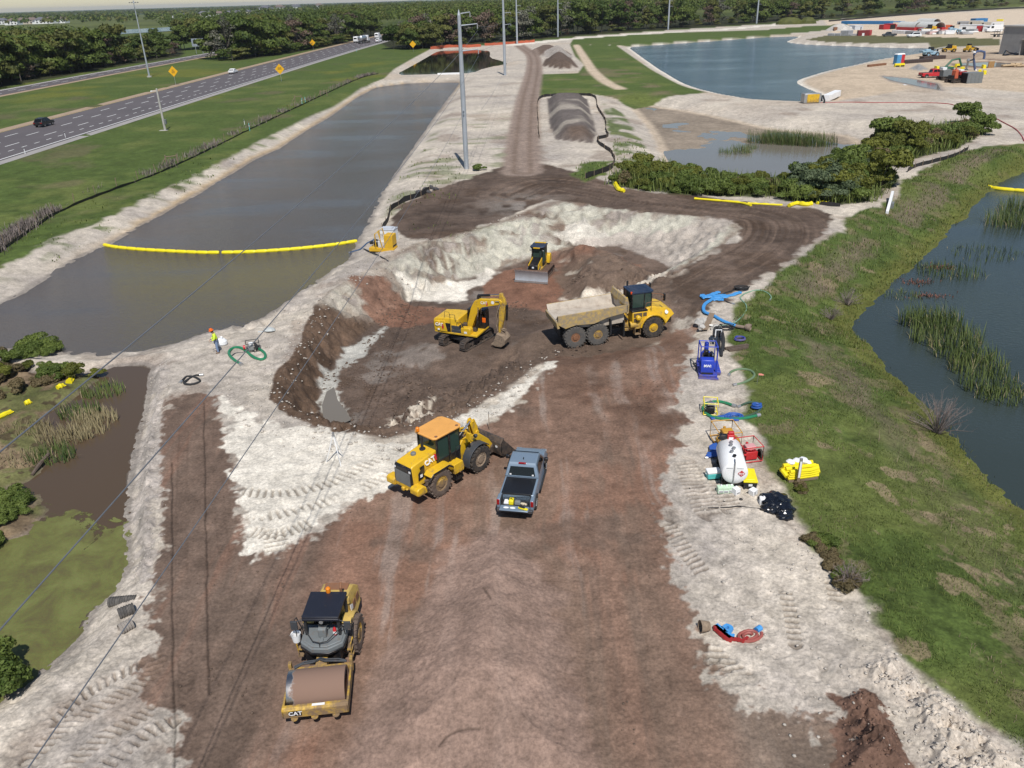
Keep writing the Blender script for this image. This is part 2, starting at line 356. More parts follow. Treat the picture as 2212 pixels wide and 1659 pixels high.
O['verge']=np.vstack([GP([(0,578),(110,518),(226,474),(371,402),(520,326),(653,258),(720,226),(780,188),(830,170),(850,150),(900,122),(930,106),(1010,100),(1100,95),(1120,92),(1235,83),(1240,80),(1440,66),(1640,53),(1700,50),(1790,43),(1900,36),(2212,12)]),[(3000,5000),(3000,20000),(-9000,20000),(-9000,60),(-90,60)]])
O['grass_mid']=GP([(1163,160),(1249,158),(1262,140),(1242,122),(1231,96),(1331,98),(1364,120),(1407,148),(1477,183),(1532,200),(1457,207),(1424,213),(1372,222),(1337,213),(1281,204),(1163,209)])
O['grass_strip']=GP([(1231,96),(1240,82),(1440,72),(1659,64),(1740,57),(1830,52),(1835,60),(1740,70),(1659,76),(1450,90),(1340,98)])
O['grass_bund']=GP([(1738,86),(1790,76),(1900,77),(2000,80),(2160,84),(2160,99),(2090,101),(2010,100),(2005,93),(1900,94),(1790,91)])
O['grass_speck']=GP([(1300,222),(1345,240),(1380,285),(1420,340),(1440,365),(1370,380),(1335,350),(1318,300)])
O['grass_cut']=GP([(1246,358),(1270,350),(1325,350),(1322,372),(1262,392),(1240,380)])
O['tan_site']=GP([(1720,182),(1745,165),(1830,145),(1950,121),(2040,105),(2120,101),(2500,70),(2500,190),(2212,200),(2100,190),(2000,185),(1900,205),(1800,220),(1760,205)])
O['brown_site']=GP([(2010,115),(2100,112),(2212,114),(2212,135),(2100,128),(1990,128)])
O['yard']=GP([(1780,44),(1900,38),(2212,18),(2500,5),(2500,110),(2160,86),(1880,78),(1800,72),(1790,60)])
O['fill']=GP([(846,472),(862,445),(905,425),(960,405),(1040,375),(1110,352),(1180,355),(1250,372),(1330,402),(1420,418),(1520,424),(1650,440),(1760,452),(1800,462),(1795,485),(1740,540),(1670,590),(1600,630),(1510,680),(1480,700),(1450,640),(1450,612),(1490,572),(1545,545),(1596,515),(1612,492),(1570,474),(1480,464),(1400,458),(1320,448),(1260,440),(1190,432),(1110,462),(1030,492),(960,512),(900,520),(855,503)])
O['pad']=GP([(1180,775),(1210,755),(1290,755),(1400,735),(1475,690),(1515,700),(1490,760),(1465,800),(1470,880),(1478,930),(1455,970),(1440,1010),(1435,1100),(1440,1190),(1450,1260),(1490,1320),(1512,1370),(1535,1440),(1585,1500),(1650,1545),(1710,1545),(1760,1580),(1800,1560),(1830,1600),(1980,1640),(2050,1900),(330,1900),(375,1659),(374,1560),(318,1500),(335,1400),(345,1340),(338,1240),(350,1050),(345,950),(352,862),(410,850),(468,858),(485,905),(512,1000),(522,1090),(535,1185),(600,1195),(700,1135),(760,1085),(830,1055),(905,1010),(1010,930),(1100,885)])
O['white_patch']=GP([(475,860),(540,890),(620,925),(700,930),(760,938),(850,950),(905,960),(905,1000),(830,1050),(760,1082),(700,1130),(600,1190),(540,1195),(525,1100),(500,985)])
O['lip']=GP([(945,925),(1060,872),(1150,802),(1205,768),(1195,785),(1100,882),(1000,935)])
O['trench']=GP([(705,915),(690,880),(690,845),(712,800),(745,765),(790,728),(832,708),(822,728),(790,765),(748,800),(722,840),(735,880),(755,905),(740,916)],PF)
O['red_patch']=GP([(760,630),(830,622),(890,640),(960,655),(950,680),(870,690),(800,680)],PF+0.8)
O['white_floor']=GP([(860,625),(930,622),(1000,610),(1060,585),(1080,592),(1010,628),(1000,648),(940,655),(880,650)],PF)
O['white_floor2']=GP([(1225,632),(1300,628),(1390,620),(1420,606),(1440,615),(1400,640),(1310,645),(1240,648)],-1.6)
O['red_floor']=GP([(1060,600),(1120,580),(1200,590),(1290,570),(1240,640),(1190,670),(1090,660),(1040,640)],PF)
O['clod_mass']=GP([(1185,535),(1250,518),(1330,532),(1425,575),(1428,605),(1340,618),(1235,645),(1210,600)],-1.2)
O['clod_mass2']=GP([(830,800),(900,770),(960,795),(1000,805),(1110,772),(1142,800),(1050,856),(960,895),(880,932),(835,930),(815,880)],-1.2)
O['rubble']=GP([(835,890),(870,862),(930,860),(950,880),(900,925),(850,932)],-1.5)
O['pale_floor']=GP([(1250,520),(1340,520),(1440,560),(1470,590),(1540,545),(1600,500),(1540,500),(1440,512),(1340,505)],-1.6)
O['white_heap']=GP([(1200,512),(1225,495),(1265,485),(1300,498),(1318,508),(1270,518)],-1.4)
O['pile_a']=GP([(1182,213),(1268,213),(1278,250),(1290,290),(1278,310),(1200,302),(1186,270)])
O['pile_b']=GP([(1170,143),(1178,128),(1200,121),(1232,124),(1250,146),(1215,150)])
O['pile_c']=GP([(1140,113),(1160,104),(1200,103),(1222,110),(1235,118),(1200,122),(1150,120)])
O['pile_d']=GP([(1170,122),(1200,110),(1235,119),(1238,124),(1190,126)])
O['red_pile']=GP([(1805,1510),(1830,1492),(1875,1490),(1912,1515),(1942,1570),(1962,1615),(1990,1700),(1790,1700),(1815,1600)])
O['gravel_heap']=GP([(1963,149),(1985,138),(2005,150),(1985,153)])
O['plateau']=chaikin(GP([(745,1720),(758,1560),(775,1450),(850,1340),(930,1230),(1000,1160),(1070,1135),(1150,1160),(1215,1230),(1262,1330),(1285,1450),(1292,1560),(1290,1720)]))
O['mudflow']=GP([(1900,163),(1960,168),(2030,180),(2040,198),(1990,190),(1920,176)])
O['puddle_far']=GP([(2050,137),(2130,133),(2212,137),(2212,146),(2120,147),(2060,146)])
O['berm']=GP([(345,770),(320,800),(322,880),(300,960),(290,1050),(282,1120),(282,1190),(290,1240),(315,1250),(340,1180),(342,1080),(340,980),(345,880),(370,800)])
O['right_rubble']=GP([(1830,1440),(1870,1420),(1920,1390),(1985,1455),(2050,1500),(2130,1570),(2320,1740),(2000,1740),(1960,1610),(1910,1510),(1860,1480)])
O['wood_a']=GP([(-300,236),(0,189),(160,162),(290,138),(395,122),(392,103),(330,104),(240,122),(150,108),(0,118),(-300,140)])
O['wood_b']=GP([(440,113),(500,105),(548,99),(640,95),(700,88),(760,90),(830,78),(800,70),(640,92),(440,95)]);O['wood_b']=np.vstack([GP([(440,112),(500,104),(520,104),(500,133),(600,120),(700,103),(765,91),(828,78),(822,64),(640,72),(440,90)])])
O['wood_c']=np.vstack([GP([(842,104),(930,105),(1010,98),(1110,90),(1235,79),(1400,67),(1560,57),(1700,47),(1830,39),(1960,31),(2090,22),(2260,10)]),[(2000,1300),(2000,6000),(-300,6000),(-150,800)]])
O['thicket_a']=GP([(1310,400),(1345,374),(1440,352),(1540,376),(1640,396),(1710,396),(1700,428),(1560,424),(1450,420),(1380,412)]);O['thicket_b']=GP([(1690,402),(1760,372),(1830,348),(1900,358),(1935,392),(1890,436),(1800,444),(1700,436)]);O['thicket_c']=GP([(1790,345),(1850,312),(1920,290),(2010,272),(2080,260),(2130,285),(2070,322),(1990,340),(1900,360)])
P_TRAIL=curve(GP([(1128,372),(1130,300),(1140,215),(1154,150),(1150,120),(1130,104),(1118,96)]))
P_TOPROAD=curve(GP([(1110,97),(1150,93),(1235,84),(1330,77),(1440,70),(1560,64),(1640,57),(1720,51),(1790,49)]))
P_SANDTRK=curve(GP([(1245,98),(1265,130),(1282,155),(1310,178),(1340,192)]))
P_HAUL=curve(GP([(1110,420),(1180,395),(1290,408),(1400,430),(1540,446),(1660,462),(1708,490),(1690,540),(1600,595),(1510,650),(1470,700),(1380,780)]))
P_LEFTSTRIP=curve(GP([(415,855),(425,1000),(430,1200),(440,1400),(500,1700)]))
CLEATS=[  # dozer and digger track prints: path, level, width, pitch, slant
 ([(60,1640),(160,1560),(240,1513),(317,1468),(345,1425)],0.62,0.26,0.5),
 ([(140,1665),(225,1595),(285,1560),(330,1535)],0.62,0.26,0.5),([(215,1670),(280,1615),(330,1580),(372,1560)],0.62,0.28,0.2),
 ([(120,1560),(185,1500),(250,1462),(300,1440)],0.55,0.27,-0.2),
 ([(525,1062),(590,1068),(650,1060),(720,1040),(800,1000),(860,972)],0.75,0.36,0.25),([(530,1112),(590,1113),(650,1100),(730,1075),(800,1045),(850,1018)],0.75,0.36,0.25),
 ([(545,1150),(600,1155),(670,1130)],0.9,0.28,0.0),([(590,1135),(600,1190)],1.1,0.30,0.0),
 ([(1532,1400),(1575,1440),(1625,1472)],0.75,0.36,-0.6),([(1535,1425),(1565,1455),(1590,1475)],0.6,0.32,-0.3),
 ([(1697,1280),(1708,1330),(1718,1393)],0.55,0.30,0.0),([(1795,1255),(1806,1300)],0.55,0.32,0.0),
 ([(1480,1000),(1500,1050),(1530,1110)],1.3,0.30,0.1),([(1540,1010),(1560,1060),(1580,1100)],1.1,0.30,0.1),([(1440,1130),(1480,1190),(1520,1240)],0.8,0.3,0.2)]
TYRES=[([(1655,1490),(1680,1560),(1700,1680)],0.7),([(1700,1500),(1730,1580),(1735,1680)],0.7),([(1900,1540),(1800,1590),(1690,1620)],0.7),([(760,1560),(700,1600),(640,1680)],0.7),([(700,1560),(760,1610),(800,1680)],0.6),
 ([(690,1160),(650,1250),(590,1400),(520,1560),(480,1680)],0.75),([(720,1150),(690,1240),(640,1360),(570,1520),(520,1680)],0.55),([(400,870),(395,1000),(392,1200),(400,1400),(410,1680)],0.55),([(470,900),(470,1000),(480,1160),(500,1250)],0.5),
 ([(1480,790),(1420,850),(1330,960),(1300,1100)],0.8),([(1440,760),(1380,830),(1290,960)],0.8),([(1250,1290),(1268,1380),(1280,1500),(1275,1680)],0.4),([(1400,1000),(1405,1200),(1420,1400),(1470,1680)],0.5),([(1350,990),(1370,1200),(1390,1420),(1430,1680)],0.5),([(1320,1240),(1335,1450),(1350,1680)],0.4)]
PADS=[]  # flat standing places under machines: x, y, radius
A_SAND=np.array([.54,.475,.39]);A_WHITE=np.array([.62,.57,.49]);A_TAN=np.array([.47,.375,.275]);A_GREY=np.array([.34,.30,.265])
A_RED=np.array([.205,.128,.092]);A_RED2=np.array([.158,.082,.054]);A_DARK=np.array([.078,.051,.035]);A_MID=np.array([.15,.105,.078]);A_MUD=np.array([.105,.075,.058])
A_GR=np.array([.066,.094,.023]);A_GR2=np.array([.110,.128,.036]);A_DRY=np.array([.17,.132,.082]);A_OLIVE=np.array([.105,.110,.028])
def smin_dome(h,w,s):return h*ss(0,w,s)

def terrain(X,Y,sp=None,detail=True,zonly=False):
    """ground level and ground colour at world points"""
    if sp is None:sp=np.full(X.shape,0.12)
    S={}
    def s(name,m=6.0):
        if name not in S:S[name]=sd(O[name],X,Y,m)
        return S[name]
    wob=fbm(X,Y,7.0,3,3,sp);wob2=fbm(X,Y,1.6,4,5,sp);fine=fbm(X,Y,0.45,3,8,sp);grit=fbm(X,Y,.14,2,9,sp);broad=fbm(X,Y,26.0,3,12)
    z=np.zeros_like(X);rg=np.full(X.shape,0.035)
    # --- water bodies with their banks
    def basin(name,wl,width,bed=0.9,wig=0.5):
        nonlocal z
        d=s(name,width+3)+(wob2*wig if wig else 0)
        z=np.minimum(z,np.where(d>0,wl-0.02-np.minimum(d*0.35,bed),wl*(1-ss(0,width,-d))if width else 0))
    basin('canal',WL1,5.0,1.2,0.35);basin('upper_pond',-0.7,4,1.0,0.3);basin('lake',WLB,7,1.2,0.6)
    d=s('mud',9);z=np.minimum(z,np.where(d>0,WLM+0.02-np.minimum(d*.01,0.05),WLM*(1-ss(0,7.5,-d))))
    z=np.where(d>0,z+(broad+wob*0.6)*0.035-0.25*ss(-10,10,-(Y-G(1500,330,WLM)[1])*1.0),z)
    d=s('swamp',5)+wob2*0.3;zs=np.where(d>0,WL3-0.02-np.minimum(d*0.3,0.5),WL3*(1-ss(0,2.2,-d)))
    bed=np.maximum(s('swamp_bed',4),s('swamp_bed2',4))+wob*1.3+wob2*0.5;zs=np.where(d>0,np.maximum(zs,WL3-0.4+0.75*ss(-1.5,1.8,bed)),zs)
    z=np.minimum(z,zs)
    s_in=s('pond_right',60)+wob2*0.5;s_out=s('right_crest',4)
    t=np.clip(s_out/(s_out+np.maximum(-s_in,0)+1e-6),0,1);zr=np.where(s_in>0,WLR-0.02-np.minimum(s_in*0.3,1.0),WLR*(t*0.75+0.25*t*t*(3-2*t)))
    z=np.where((s_out>0)&(zr<z),zr,z)
    # --- the excavation
    so=s('pit_rim',3)+wob2*0.35;si=s('pit_floor',60)
    t=np.clip(so/(np.maximum(so,0)+np.maximum(-si,0)+1e-6),0,1);t=np.where(so>0,t,0)
    zp=PF*(0.35*t+0.65*ss(0.08,0.92,t));slope=ss(0.02,0.25,t)*(1-ss(0.75,0.99,t));ramp=ss(-6,4,X-G(1180,740)[0])*ss(6,-2,Y-G(1400,640)[1])
    z=np.minimum(z,zp);rg=rg+slope*0.22*(1-ramp)*(so>0)
    z+=np.where(so>0,smin_dome(1.5,3.5,s('clod_mass')+wob2*.4)+smin_dome(0.9,4,s('clod_mass2')+wob2*.4)+smin_dome(0.9,2.2,s('white_heap')),0)
    rg=rg+0.16*ss(0,2,s('clod_mass'))+0.10*ss(0,2,s('clod_mass2'))+0.22*ss(-.3,.6,s('rubble')+wob2*.6)
    # --- heaps and berms
    for nme,h,w in(('pile_a',1.5,3.0),('pile_b',2.2,5),('pile_c',1.6,5),('pile_d',1.8,5),('red_pile',0.75,1.3),('gravel_heap',3.4,8.5),('berm',0.45,1.1),('plateau',1.15,5.0),('right_rubble',0.3,1.5)):
        z=z+smin_dome(h,w,s(nme)+wob2*0.15)
    rg=rg+0.20*ss(0,1,s('red_pile'))+0.16*ss(0,1.2,s('right_rubble')+wob2*.5)+0.07*ss(-.5,.6,s('berm'))+0.15*ss(0,1.5,s('pile_a'))+0.2*(ss(0,3,s('pile_b'))+ss(0,3,s('pile_c')))
    # rough white bank between canal and pit
    bank=ss(-5.5,-1.0,s('canal',8))*(1-ss(-0.3,0.4,s('canal')))*ss(0,6,X-G(560,720)[0]+12)*ss(4,-3,Y-G(780,560)[1])*ss(-30,-22,X)
    rg=rg+0.10*bank;z=z+0.5*bank*ss(0.2,1,wob*.5+.5)
    rg=rg*(1-ss(-.5,1,s('pad'))*0.65)+0.0
    gr=ss(-.4,.4,s('grass_right')+wob2*.7);vg=ss(-.6,.6,s('verge')+wob2*.9)
    rg=rg*(1-0.4*gr)
    # flat standings
    flat=np.zeros_like(X)
    for(px,py,pr)in PADS:flat=np.maximum(flat,1-ss(pr*0.7,pr*1.25,np.hypot(X-px,Y-py)))
    # --- relief of the clods
    rid=1-np.abs(fbm(X,Y,1.1,6,21,sp,.62));clod=(rid-0.62)*1.7;th=np.arctan2(Y-62,X+2);tooth=vn(th*34+.5*wob2,t*2.2,24)*.6+vn(th*80,t*3,26)*.4
    if detail:
        z=z+(clod*rg*2.3+tooth*.16*slope*(1-ramp)*(so>0)+wob2*0.035+wob*0.05+grit*.014)*(1-0.85*flat)*np.where(s('canal')>1,0,1)
    if zonly:return z,None
    col=np.empty(X.shape+(3,))
    # --- colours: sandy ground first
    m=(0.5+0.5*wob+0.25*wob2)[:,None].clip(0,1);col[:]=A_SAND*(1-m)+A_GREY*m
    col=col*(1+0.20*fine+0.14*wob2+.10*grit)[:,None];stn=ss(.22,.6,fbm(X,Y,5.5,5,61,sp));col=col*(1-stn[:,None]*.42)+A_MID*1.25*stn[:,None]*.42
    def put(mask,c,k=1.0):
        nonlocal col
        mk=(np.clip(mask,0,1)*k)[:,None];col=col*(1-mk)+np.asarray(c)*mk
    def edge(name,f=0.5,amp=0.6,m=6.0,fa=0.55):return ss(-f*.45,f*.45,s(name,m)+wob2*amp*.9+fine*fa*min(1,amp*1.6)+grit*.12)
    put(edge('tan_site',3,2),A_TAN*(1+.12*wob[:,None]));put(edge('brown_site',3,4)*ss(-.5,.4,wob),A_MID*1.3)
    put(edge('yard',3,2),A_SAND*np.array([1.02,.95,.88])*(1+.12*wob[:,None]))
    put(ss(0.25,0.8,broad+wob*.5)*ss(150,220,Y),A_TAN,0.5)
    # canal bank: tan wet foot, white sand
    dcan=-s('canal',8);left=ss(2,-3,X-np.interp(Y,[60,300],[-38,-8]))
    put(ss(2.2,0.2,dcan+wob2*.6)*left*ss(75,110,Y),np.array([.40,.29,.17]));put(ss(1.0,0.1,dcan+wob2*.3),A_GREY*0.62,0.8)
    put(ss(2.5,.2,-s('lake',6)+wob2)*(s('lake')<0),A_WHITE*1.02);put(ss(1.6,.2,-s('mud',6)+wob2),A_TAN*.95,.8)
    put(ss(0,1.5,s('mud')),np.array([.24,.195,.15])*(1+.25*wob[:,None]))
    # white and grey scraped strip west of the trail
    # pit
    walls=ss(0.0,0.08,t)*(so>0);put(walls,A_MID*(1+.3*wob[:,None]))
    # pale sand faces of the north and west walls
    nw=walls*(1-ss(0.85,1.0,t))*ss(-1.5,3,Y-np.interp(X,[-20,-15,-8,0,12,20],[61,66,70,72,72,70]));put(nw*ss(-.5,.25,wob+.6*wob2+.45*tooth+.05),A_WHITE*np.array([.76,.78,.75])*(0.92+.22*fine[:,None]+.12*wob2[:,None]));put(nw*ss(.15,.6,-wob2+.3*fine-.6*tooth),A_GREY*.95,.75);put(nw*ss(.3,.7,fbm(X,Y,3.2,4,63,sp)+.3*tooth),A_MID*1.25,.8);put(nw*ss(.22,.04,t),A_MID*1.2,.75);put(nw*ss(-6,-13,X+(Y-70)*.3)*ss(-.6,.3,wob+.5*tooth),A_GREY*np.array([.86,.84,.80])*(1+.2*wob2[:,None]),.8)
    sw=walls*ss(3,-1,X-G(740,800)[0]-2.5)*ss(1,-1,Y-66);put(sw*(1-ss(.9,1,t)),A_DARK*(1.25+.5*wob2[:,None]))
    flo=ss(0.86,0.99,t)*(so>0);put(flo,A_MUD*(1.05+.35*wob[:,None]+.15*wob2[:,None]));put(flo*ss(.25,.6,fbm(X,Y,3.5,5,33,sp)),A_GREY*.7,.5);put(flo*ss(.2,.6,fbm(X,Y,2.2,5,35,sp)),A_DARK*1.1,.7)
    for nme,c,k in(('red_floor',A_RED2*1.15,.95),('red_patch',A_RED2*1.1,.9),('clod_mass',A_MID*0.95,.95),('clod_mass2',A_MUD*1.05,.95),('rubble',A_SAND*.9,.9),('white_floor',A_WHITE*.98,.95),('white_floor2',A_SAND*1.08,.9),('white_heap',A_WHITE*.85,.9),('pale_floor',A_GREY*np.array([1.12,1.1,1.08]),.85)):
        mk=edge(nme,.6,.8)
        if nme=='rubble':mk=mk*ss(-.1,.35,wob2+.5*fine)
        put(mk,c*(1+.22*wob2[:,None]+.15*fine[:,None]),k)
    put(edge('clod_mass')*ss(.1,.7,wob),A_RED2*1.3,.8);put(edge('clod_mass')*ss(.45,.8,-wob2),A_SAND*.8,.7)
    tr=edge('trench',.5,.5);put(tr,np.array([.40,.385,.345])*(1+.12*wob2[:,None]))
    # haul road fill and working pad
    streak=fbm(X*1.5+wob*.6,Y*0.085,1.4,4,41,sp*.8);streak2=fbm(X*0.9,Y*0.06,2.6,3,44);rx_=X-.35*np.sin(Y*.05)-X*(Y-20)*.004;streak3=ss(.25,.75,fbm(rx_*1.0,Y*.035,.5,3,47))*ss(-.2,.4,wob+streak2)
    f=edge('fill',.7,1.0);put(f,A_MUD*(.98+.35*wob[:,None]+.3*wob2[:,None]+.2*fine[:,None]));put(f*ss(.2,.7,fbm(X,Y,4,4,66,sp)),A_DARK,.7);put(f*np.exp(-((X-G(1130,440)[0])/5)**2-((Y-G(1130,440)[1])/6)**2)*ss(-.3,.3,wob2),A_GREY*.7,.8)
    p=edge('pad',.55,.8)
    base=A_RED[None,:]*(1+.20*streak[:,None]+.14*wob[:,None]+.15*fine[:,None]+.12*wob2[:,None]+.10*grit[:,None]);put(p,base)
    put(p*streak3,A_MUD*1.25,.55)
    put(p*ss(.15,.8,streak2+.5*wob),A_MID*1.2,.6);put(p*ss(.25,.75,wob+.5*streak),A_RED2*1.45,.55);put(p*ss(.3,.9,streak-.2*wob2),A_GREY*.92,.42)
    put(p*ss(.35,.75,fbm(X,Y,4.5,4,57,sp)),A_MUD*1.2,.62)
    gx=ss(-7.5,-10.5,X+(Y-22)*0.02);put(p*gx,A_MUD*(1.3+.4*streak[:,None]+.25*wob2[:,None]),.85);put(p*gx*ss(.2,.8,streak),A_RED2*1.2,.5)
    gx=ss(6.2,8.5,X)*ss(30,24,Y);put(p*gx,np.array([.175,.135,.105])*(1+.25*wob2[:,None]),.8)
    put(ss(-.2,1.2,s('plateau')+wob2),np.array([.255,.175,.138])*(1+.10*streak[:,None]+.09*fine[:,None]+.10*wob[:,None]+.06*wob2[:,None]+.05*grit[:,None]),.9)
    wet=np.exp(-((X-6)/9)**2-((Y-56)/4.5)**2)+.9*np.exp(-((X-9.5)/3.0)**2-((Y-43)/4)**2)+.6*np.exp(-((X-4)/4)**2-((Y-48)/5)**2)
    put(p*ss(.3,.9,wet+.35*wob2+.2*wob),np.array([.115,.068,.047]),.85)
    put(edge('lip',.35,.5),A_WHITE*(.93+.12*wob2[:,None]));wp=edge('white_patch',.5,.8);put(wp,A_WHITE*(.98+.08*wob[:,None]+.05*fine[:,None]));put(wp*ss(.35,.8,wob-.2),A_GREY,.6)
    put(edge('berm',.4,.4),A_GREY*1.0*(1+.3*fine[:,None]+.2*wob2[:,None]));put(edge('right_rubble',.5,.8),np.array([.47,.41,.345])*(1+.16*wob2[:,None]))
    rp=edge('red_pile',.25,.4);put(rp,np.array([.135,.08,.058])*(1+.35*wob2[:,None]+.2*fine[:,None]))
    # heaps
    put(edge('pile_a',.8,1),np.array([.125,.105,.095])*(1+.5*wob2[:,None]));put(edge('pile_a',.8,1)*ss(.2,.7,wob),A_SAND*.8,.55)
    put(np.exp(-((X-G(1250,298)[0])/2.6)**2-((Y-G(1250,298)[1])/4)**2)*edge('pile_a')*1.3,A_MUD*1.2)
    put(edge('pile_b',1,2),A_MUD*(1.1+.3*wob2[:,None]));put(edge('pile_c',1,2),A_MUD*1.3);put(edge('pile_d',1,1.5),A_GREY*.95);put(edge('gravel_heap',.8,1),np.array([.27,.26,.25]))
    put(edge('mudflow',2,2),np.array([.24,.21,.19]));put(edge('puddle_far',2,2),A_MID*1.5)
    # grass
    gcol=A_GR[None,:]*(1+.28*wob2[:,None]+.26*fine[:,None]+.15*grit[:,None]);w1=ss(-.1,.6,fbm(X,Y,9,4,71,sp)+.3*wob2)[:,None];gcol=gcol*(1-w1*.75)+A_GR2*w1*.75*(1+.2*fine[:,None])
    dry=ss(.18,.55,fbm(X,Y,1.9,5,83,sp)+.25*fine);gdry=gcol*(1-dry[:,None]*.62)+A_DRY*dry[:,None]*.62
    bare=ss(.52,.68,fbm(X,Y,2.0,5,91,sp));put(gr,gdry);put(gr*bare,A_DRY*1.35,.8)
    # olive wet margin, brown weeds above it
    put(gr*ss(2.8,.6,-s_in+wob)*(s_in<.5),A_OLIVE*(1+.25*wob2[:,None]),.9);put(gr*ss(3.0,4.2,-s_in+wob)*ss(7.5,5.2,-s_in+wob)*ss(-.2,.3,wob)*(.25+.75*ss(36,52,Y)),np.array([.15,.115,.085]),.75)
    put(vg,gcol*1.06);put(vg*ss(.35,.75,fbm(X,Y,14,4,101,sp)),A_DRY*.8,.5)
    put(vg*ss(.42,.7,fbm(X,Y,30,3,105))*ss(180,260,Y),A_GR2*np.array([1.25,1.1,.7]),.6)
    # scattered weeds on the sand west of the canal and east of it
    spk=ss(.12,.4,fbm(X*.45,Y,2.2,4,111,sp));put(left*ss(1.6,3.4,dcan)*(1-vg)*spk*ss(65,100,Y),gcol*1.1,.85)
    mid=(1-left)*ss(84,100,Y)*ss(1,3,dcan)*ss(6,2,X-np.interp(Y,[90,300],[-2,4]));put(mid*spk*(1-f),gcol*1.25,.55)
    for nme in('grass_mid','grass_strip','grass_bund','grass_cut'):
        g=edge(nme,1.2,1.8);put(g,gcol*1.12 if nme!='grass_bund' else(gcol*.5+A_DRY*.45));put(g*ss(.2,.6,wob+.4*fbm(X,Y,20,3,118)),A_DRY,.65)
    put(edge('grass_speck',1.2,1.5)*ss(-.25,.2,fbm(X,Y,3.4,4,121,sp)),gcol*1.15,.9)
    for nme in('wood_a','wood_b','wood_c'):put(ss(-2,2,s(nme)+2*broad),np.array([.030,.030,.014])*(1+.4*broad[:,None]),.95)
    for nme in('thicket_a','thicket_b','thicket_c'):put(edge(nme,.8,1.2),np.array([.05,.06,.022])*(1+.4*wob2[:,None]),.95)
    # tracks
    for path,w,c in((P_TRAIL,3.1,np.array([.25,.19,.155])),(P_TOPROAD,5.5,A_WHITE*1.05),(P_SANDTRK,1.8,A_TAN*1.05)):
        ix,S_,T_=along(path,X,Y,w+3);mk=np.zeros_like(X);mk[ix]=ss(w+.8,w-.8,np.abs(T_)+wob2[ix]*.7);put(mk,c*(1+.15*wob2[:,None]))
        if path is P_TRAIL:
            r=np.zeros_like(X);r[ix]=np.exp(-((np.abs(T_)-1.25)/.55)**2);put(r*mk,A_MID*1.05,.6)
    ix,S_,T_=along(P_HAUL,X,Y,6.5);r=np.zeros_like(X);rut=vn(T_*2.3,S_*.06,131)*.6+vn(T_*5.0,S_*.1,133)*.4;r[ix]=ss(0,.7,rut)*ss(6.3,4.5,np.abs(T_));k=np.maximum(f,.3*p)
    put(r*k,A_DARK*.9,.75);r[ix]=ss(0,.7,-rut)*ss(6.3,4.5,np.abs(T_));put(r*k,A_MID*1.25,.5)
    if detail:z[ix]+=rut*.06*ss(6.3,4.5,np.abs(T_))*f[ix]*(1-flat[ix])
    if detail:
        for pts,w,pitch,slant in CLEATS:
            P=curve(GP(pts));ix,S_,T_=along(P,X,Y,w*.62)
            if len(ix)==0:continue
            ph=(S_+T_*slant+.06*wob2[ix])/(pitch*1.15);ph=ph-np.floor(ph);bar=ss(0,.2,ph)*(1-ss(.32,.55,ph))*ss(w*.56,w*.45,np.abs(T_))*ss(-.45,.1,vn(X[ix]*.9,Y[ix]*.9,138)+.35)
            z[ix]-=bar*.10;z[ix]+=.03*ss(.55,.8,ph)*ss(w*.6,w*.5,np.abs(T_));c=col[ix];col[ix]=c*(1-.6*bar)[:,None]+A_MID*(.30*bar)[:,None]  # prints also darkened in colour: exposed moist soil plus shade in the bars
        for pts,w in TYRES:
            P=curve(GP(pts));ix,S_,T_=along(P,X,Y,w)
            if len(ix)==0:continue
            a=np.abs(T_);ph=(S_+a*.9)/.34;ph=ph-np.floor(ph);lug=ss(0,.2,ph)*(1-ss(.4,.6,ph))*ss(w*.5,w*.4,a);lug=lug*ss(-.5,.2,vn(X[ix]*.7,Y[ix]*.7,139)+.2)
            ed=np.exp(-((a-w*.5)/.05)**2);bk=(.3+.7*ss(-.15,.5,vn(X[ix]*.35+7,Y[ix]*.22,140)+.25*wob2[ix]))*ss(0,3,S_)*ss(0,3,S_.max()-S_);z[ix]-=(lug*.024+ed*.022+.02*ss(w*.55,w*.4,a))*bk;col[ix]=col[ix]*(1-(.13*lug+.15*ed+.05*ss(w*.55,w*.4,a))*bk)[:,None]
    # crack on the rolled plateau, dry twigs
    for pts in([(950,1625),(965,1610),(985,1600),(1005,1596),(1035,1594)],[(1045,1300),(1060,1330)],[(440,870),(444,1100),(452,1500)],[(372,1000),(372,1250),(376,1500),(376,1659)]):
        ix,S_,T_=along(curve(GP(pts)),X,Y,.25);col[ix]*=(1-.55*np.exp(-((T_+.05*wob2[ix])/.05)**2))[:,None]
        if detail:z[ix]-=.03*np.exp(-(T_/.06)**2)
    # swamp
    sb=(s('swamp')>-1)*ss(-.5,.6,bed);put(sb,np.array([.22,.16,.10])*(1+.4*wob2[:,None]));put(sb*ss(.0,.35,wob+.6*wob2),gcol*.95,.75);put(sb*ss(.4,.7,fine+wob2*.5),A_DARK*.8,.8)
    put((s('swamp')>0)*(1-ss(-.5,.6,bed)),np.array([.07,.05,.035]))
    # damp soil where small water shows
    put(ss(.4,.1,np.abs(-s('swamp')-.2)),A_GREY*.55,.7)
    # far country: woods floor, fields
    fl=ss(800,1000,Y);fld=A_GR2*(0.85+.3*fbm(X,Y,160,3,141)[:,None]);put(fl,fld);put(fl*ss(.1,.4,fbm(X,Y,420,3,147)),A_GR*.7,.9)
    return z,np.clip(col,.01,.8)
def zat(x,y,detail=False):
    return float(terrain(np.array([float(x)]),np.array([float(y)]),np.array([0.15]),detail,True)[0][0])
def zmany(xy,detail=False):
    xy=np.asarray(xy,float);return terrain(xy[:,0].copy(),xy[:,1].copy(),np.full(len(xy),.15),detail,True)[0]
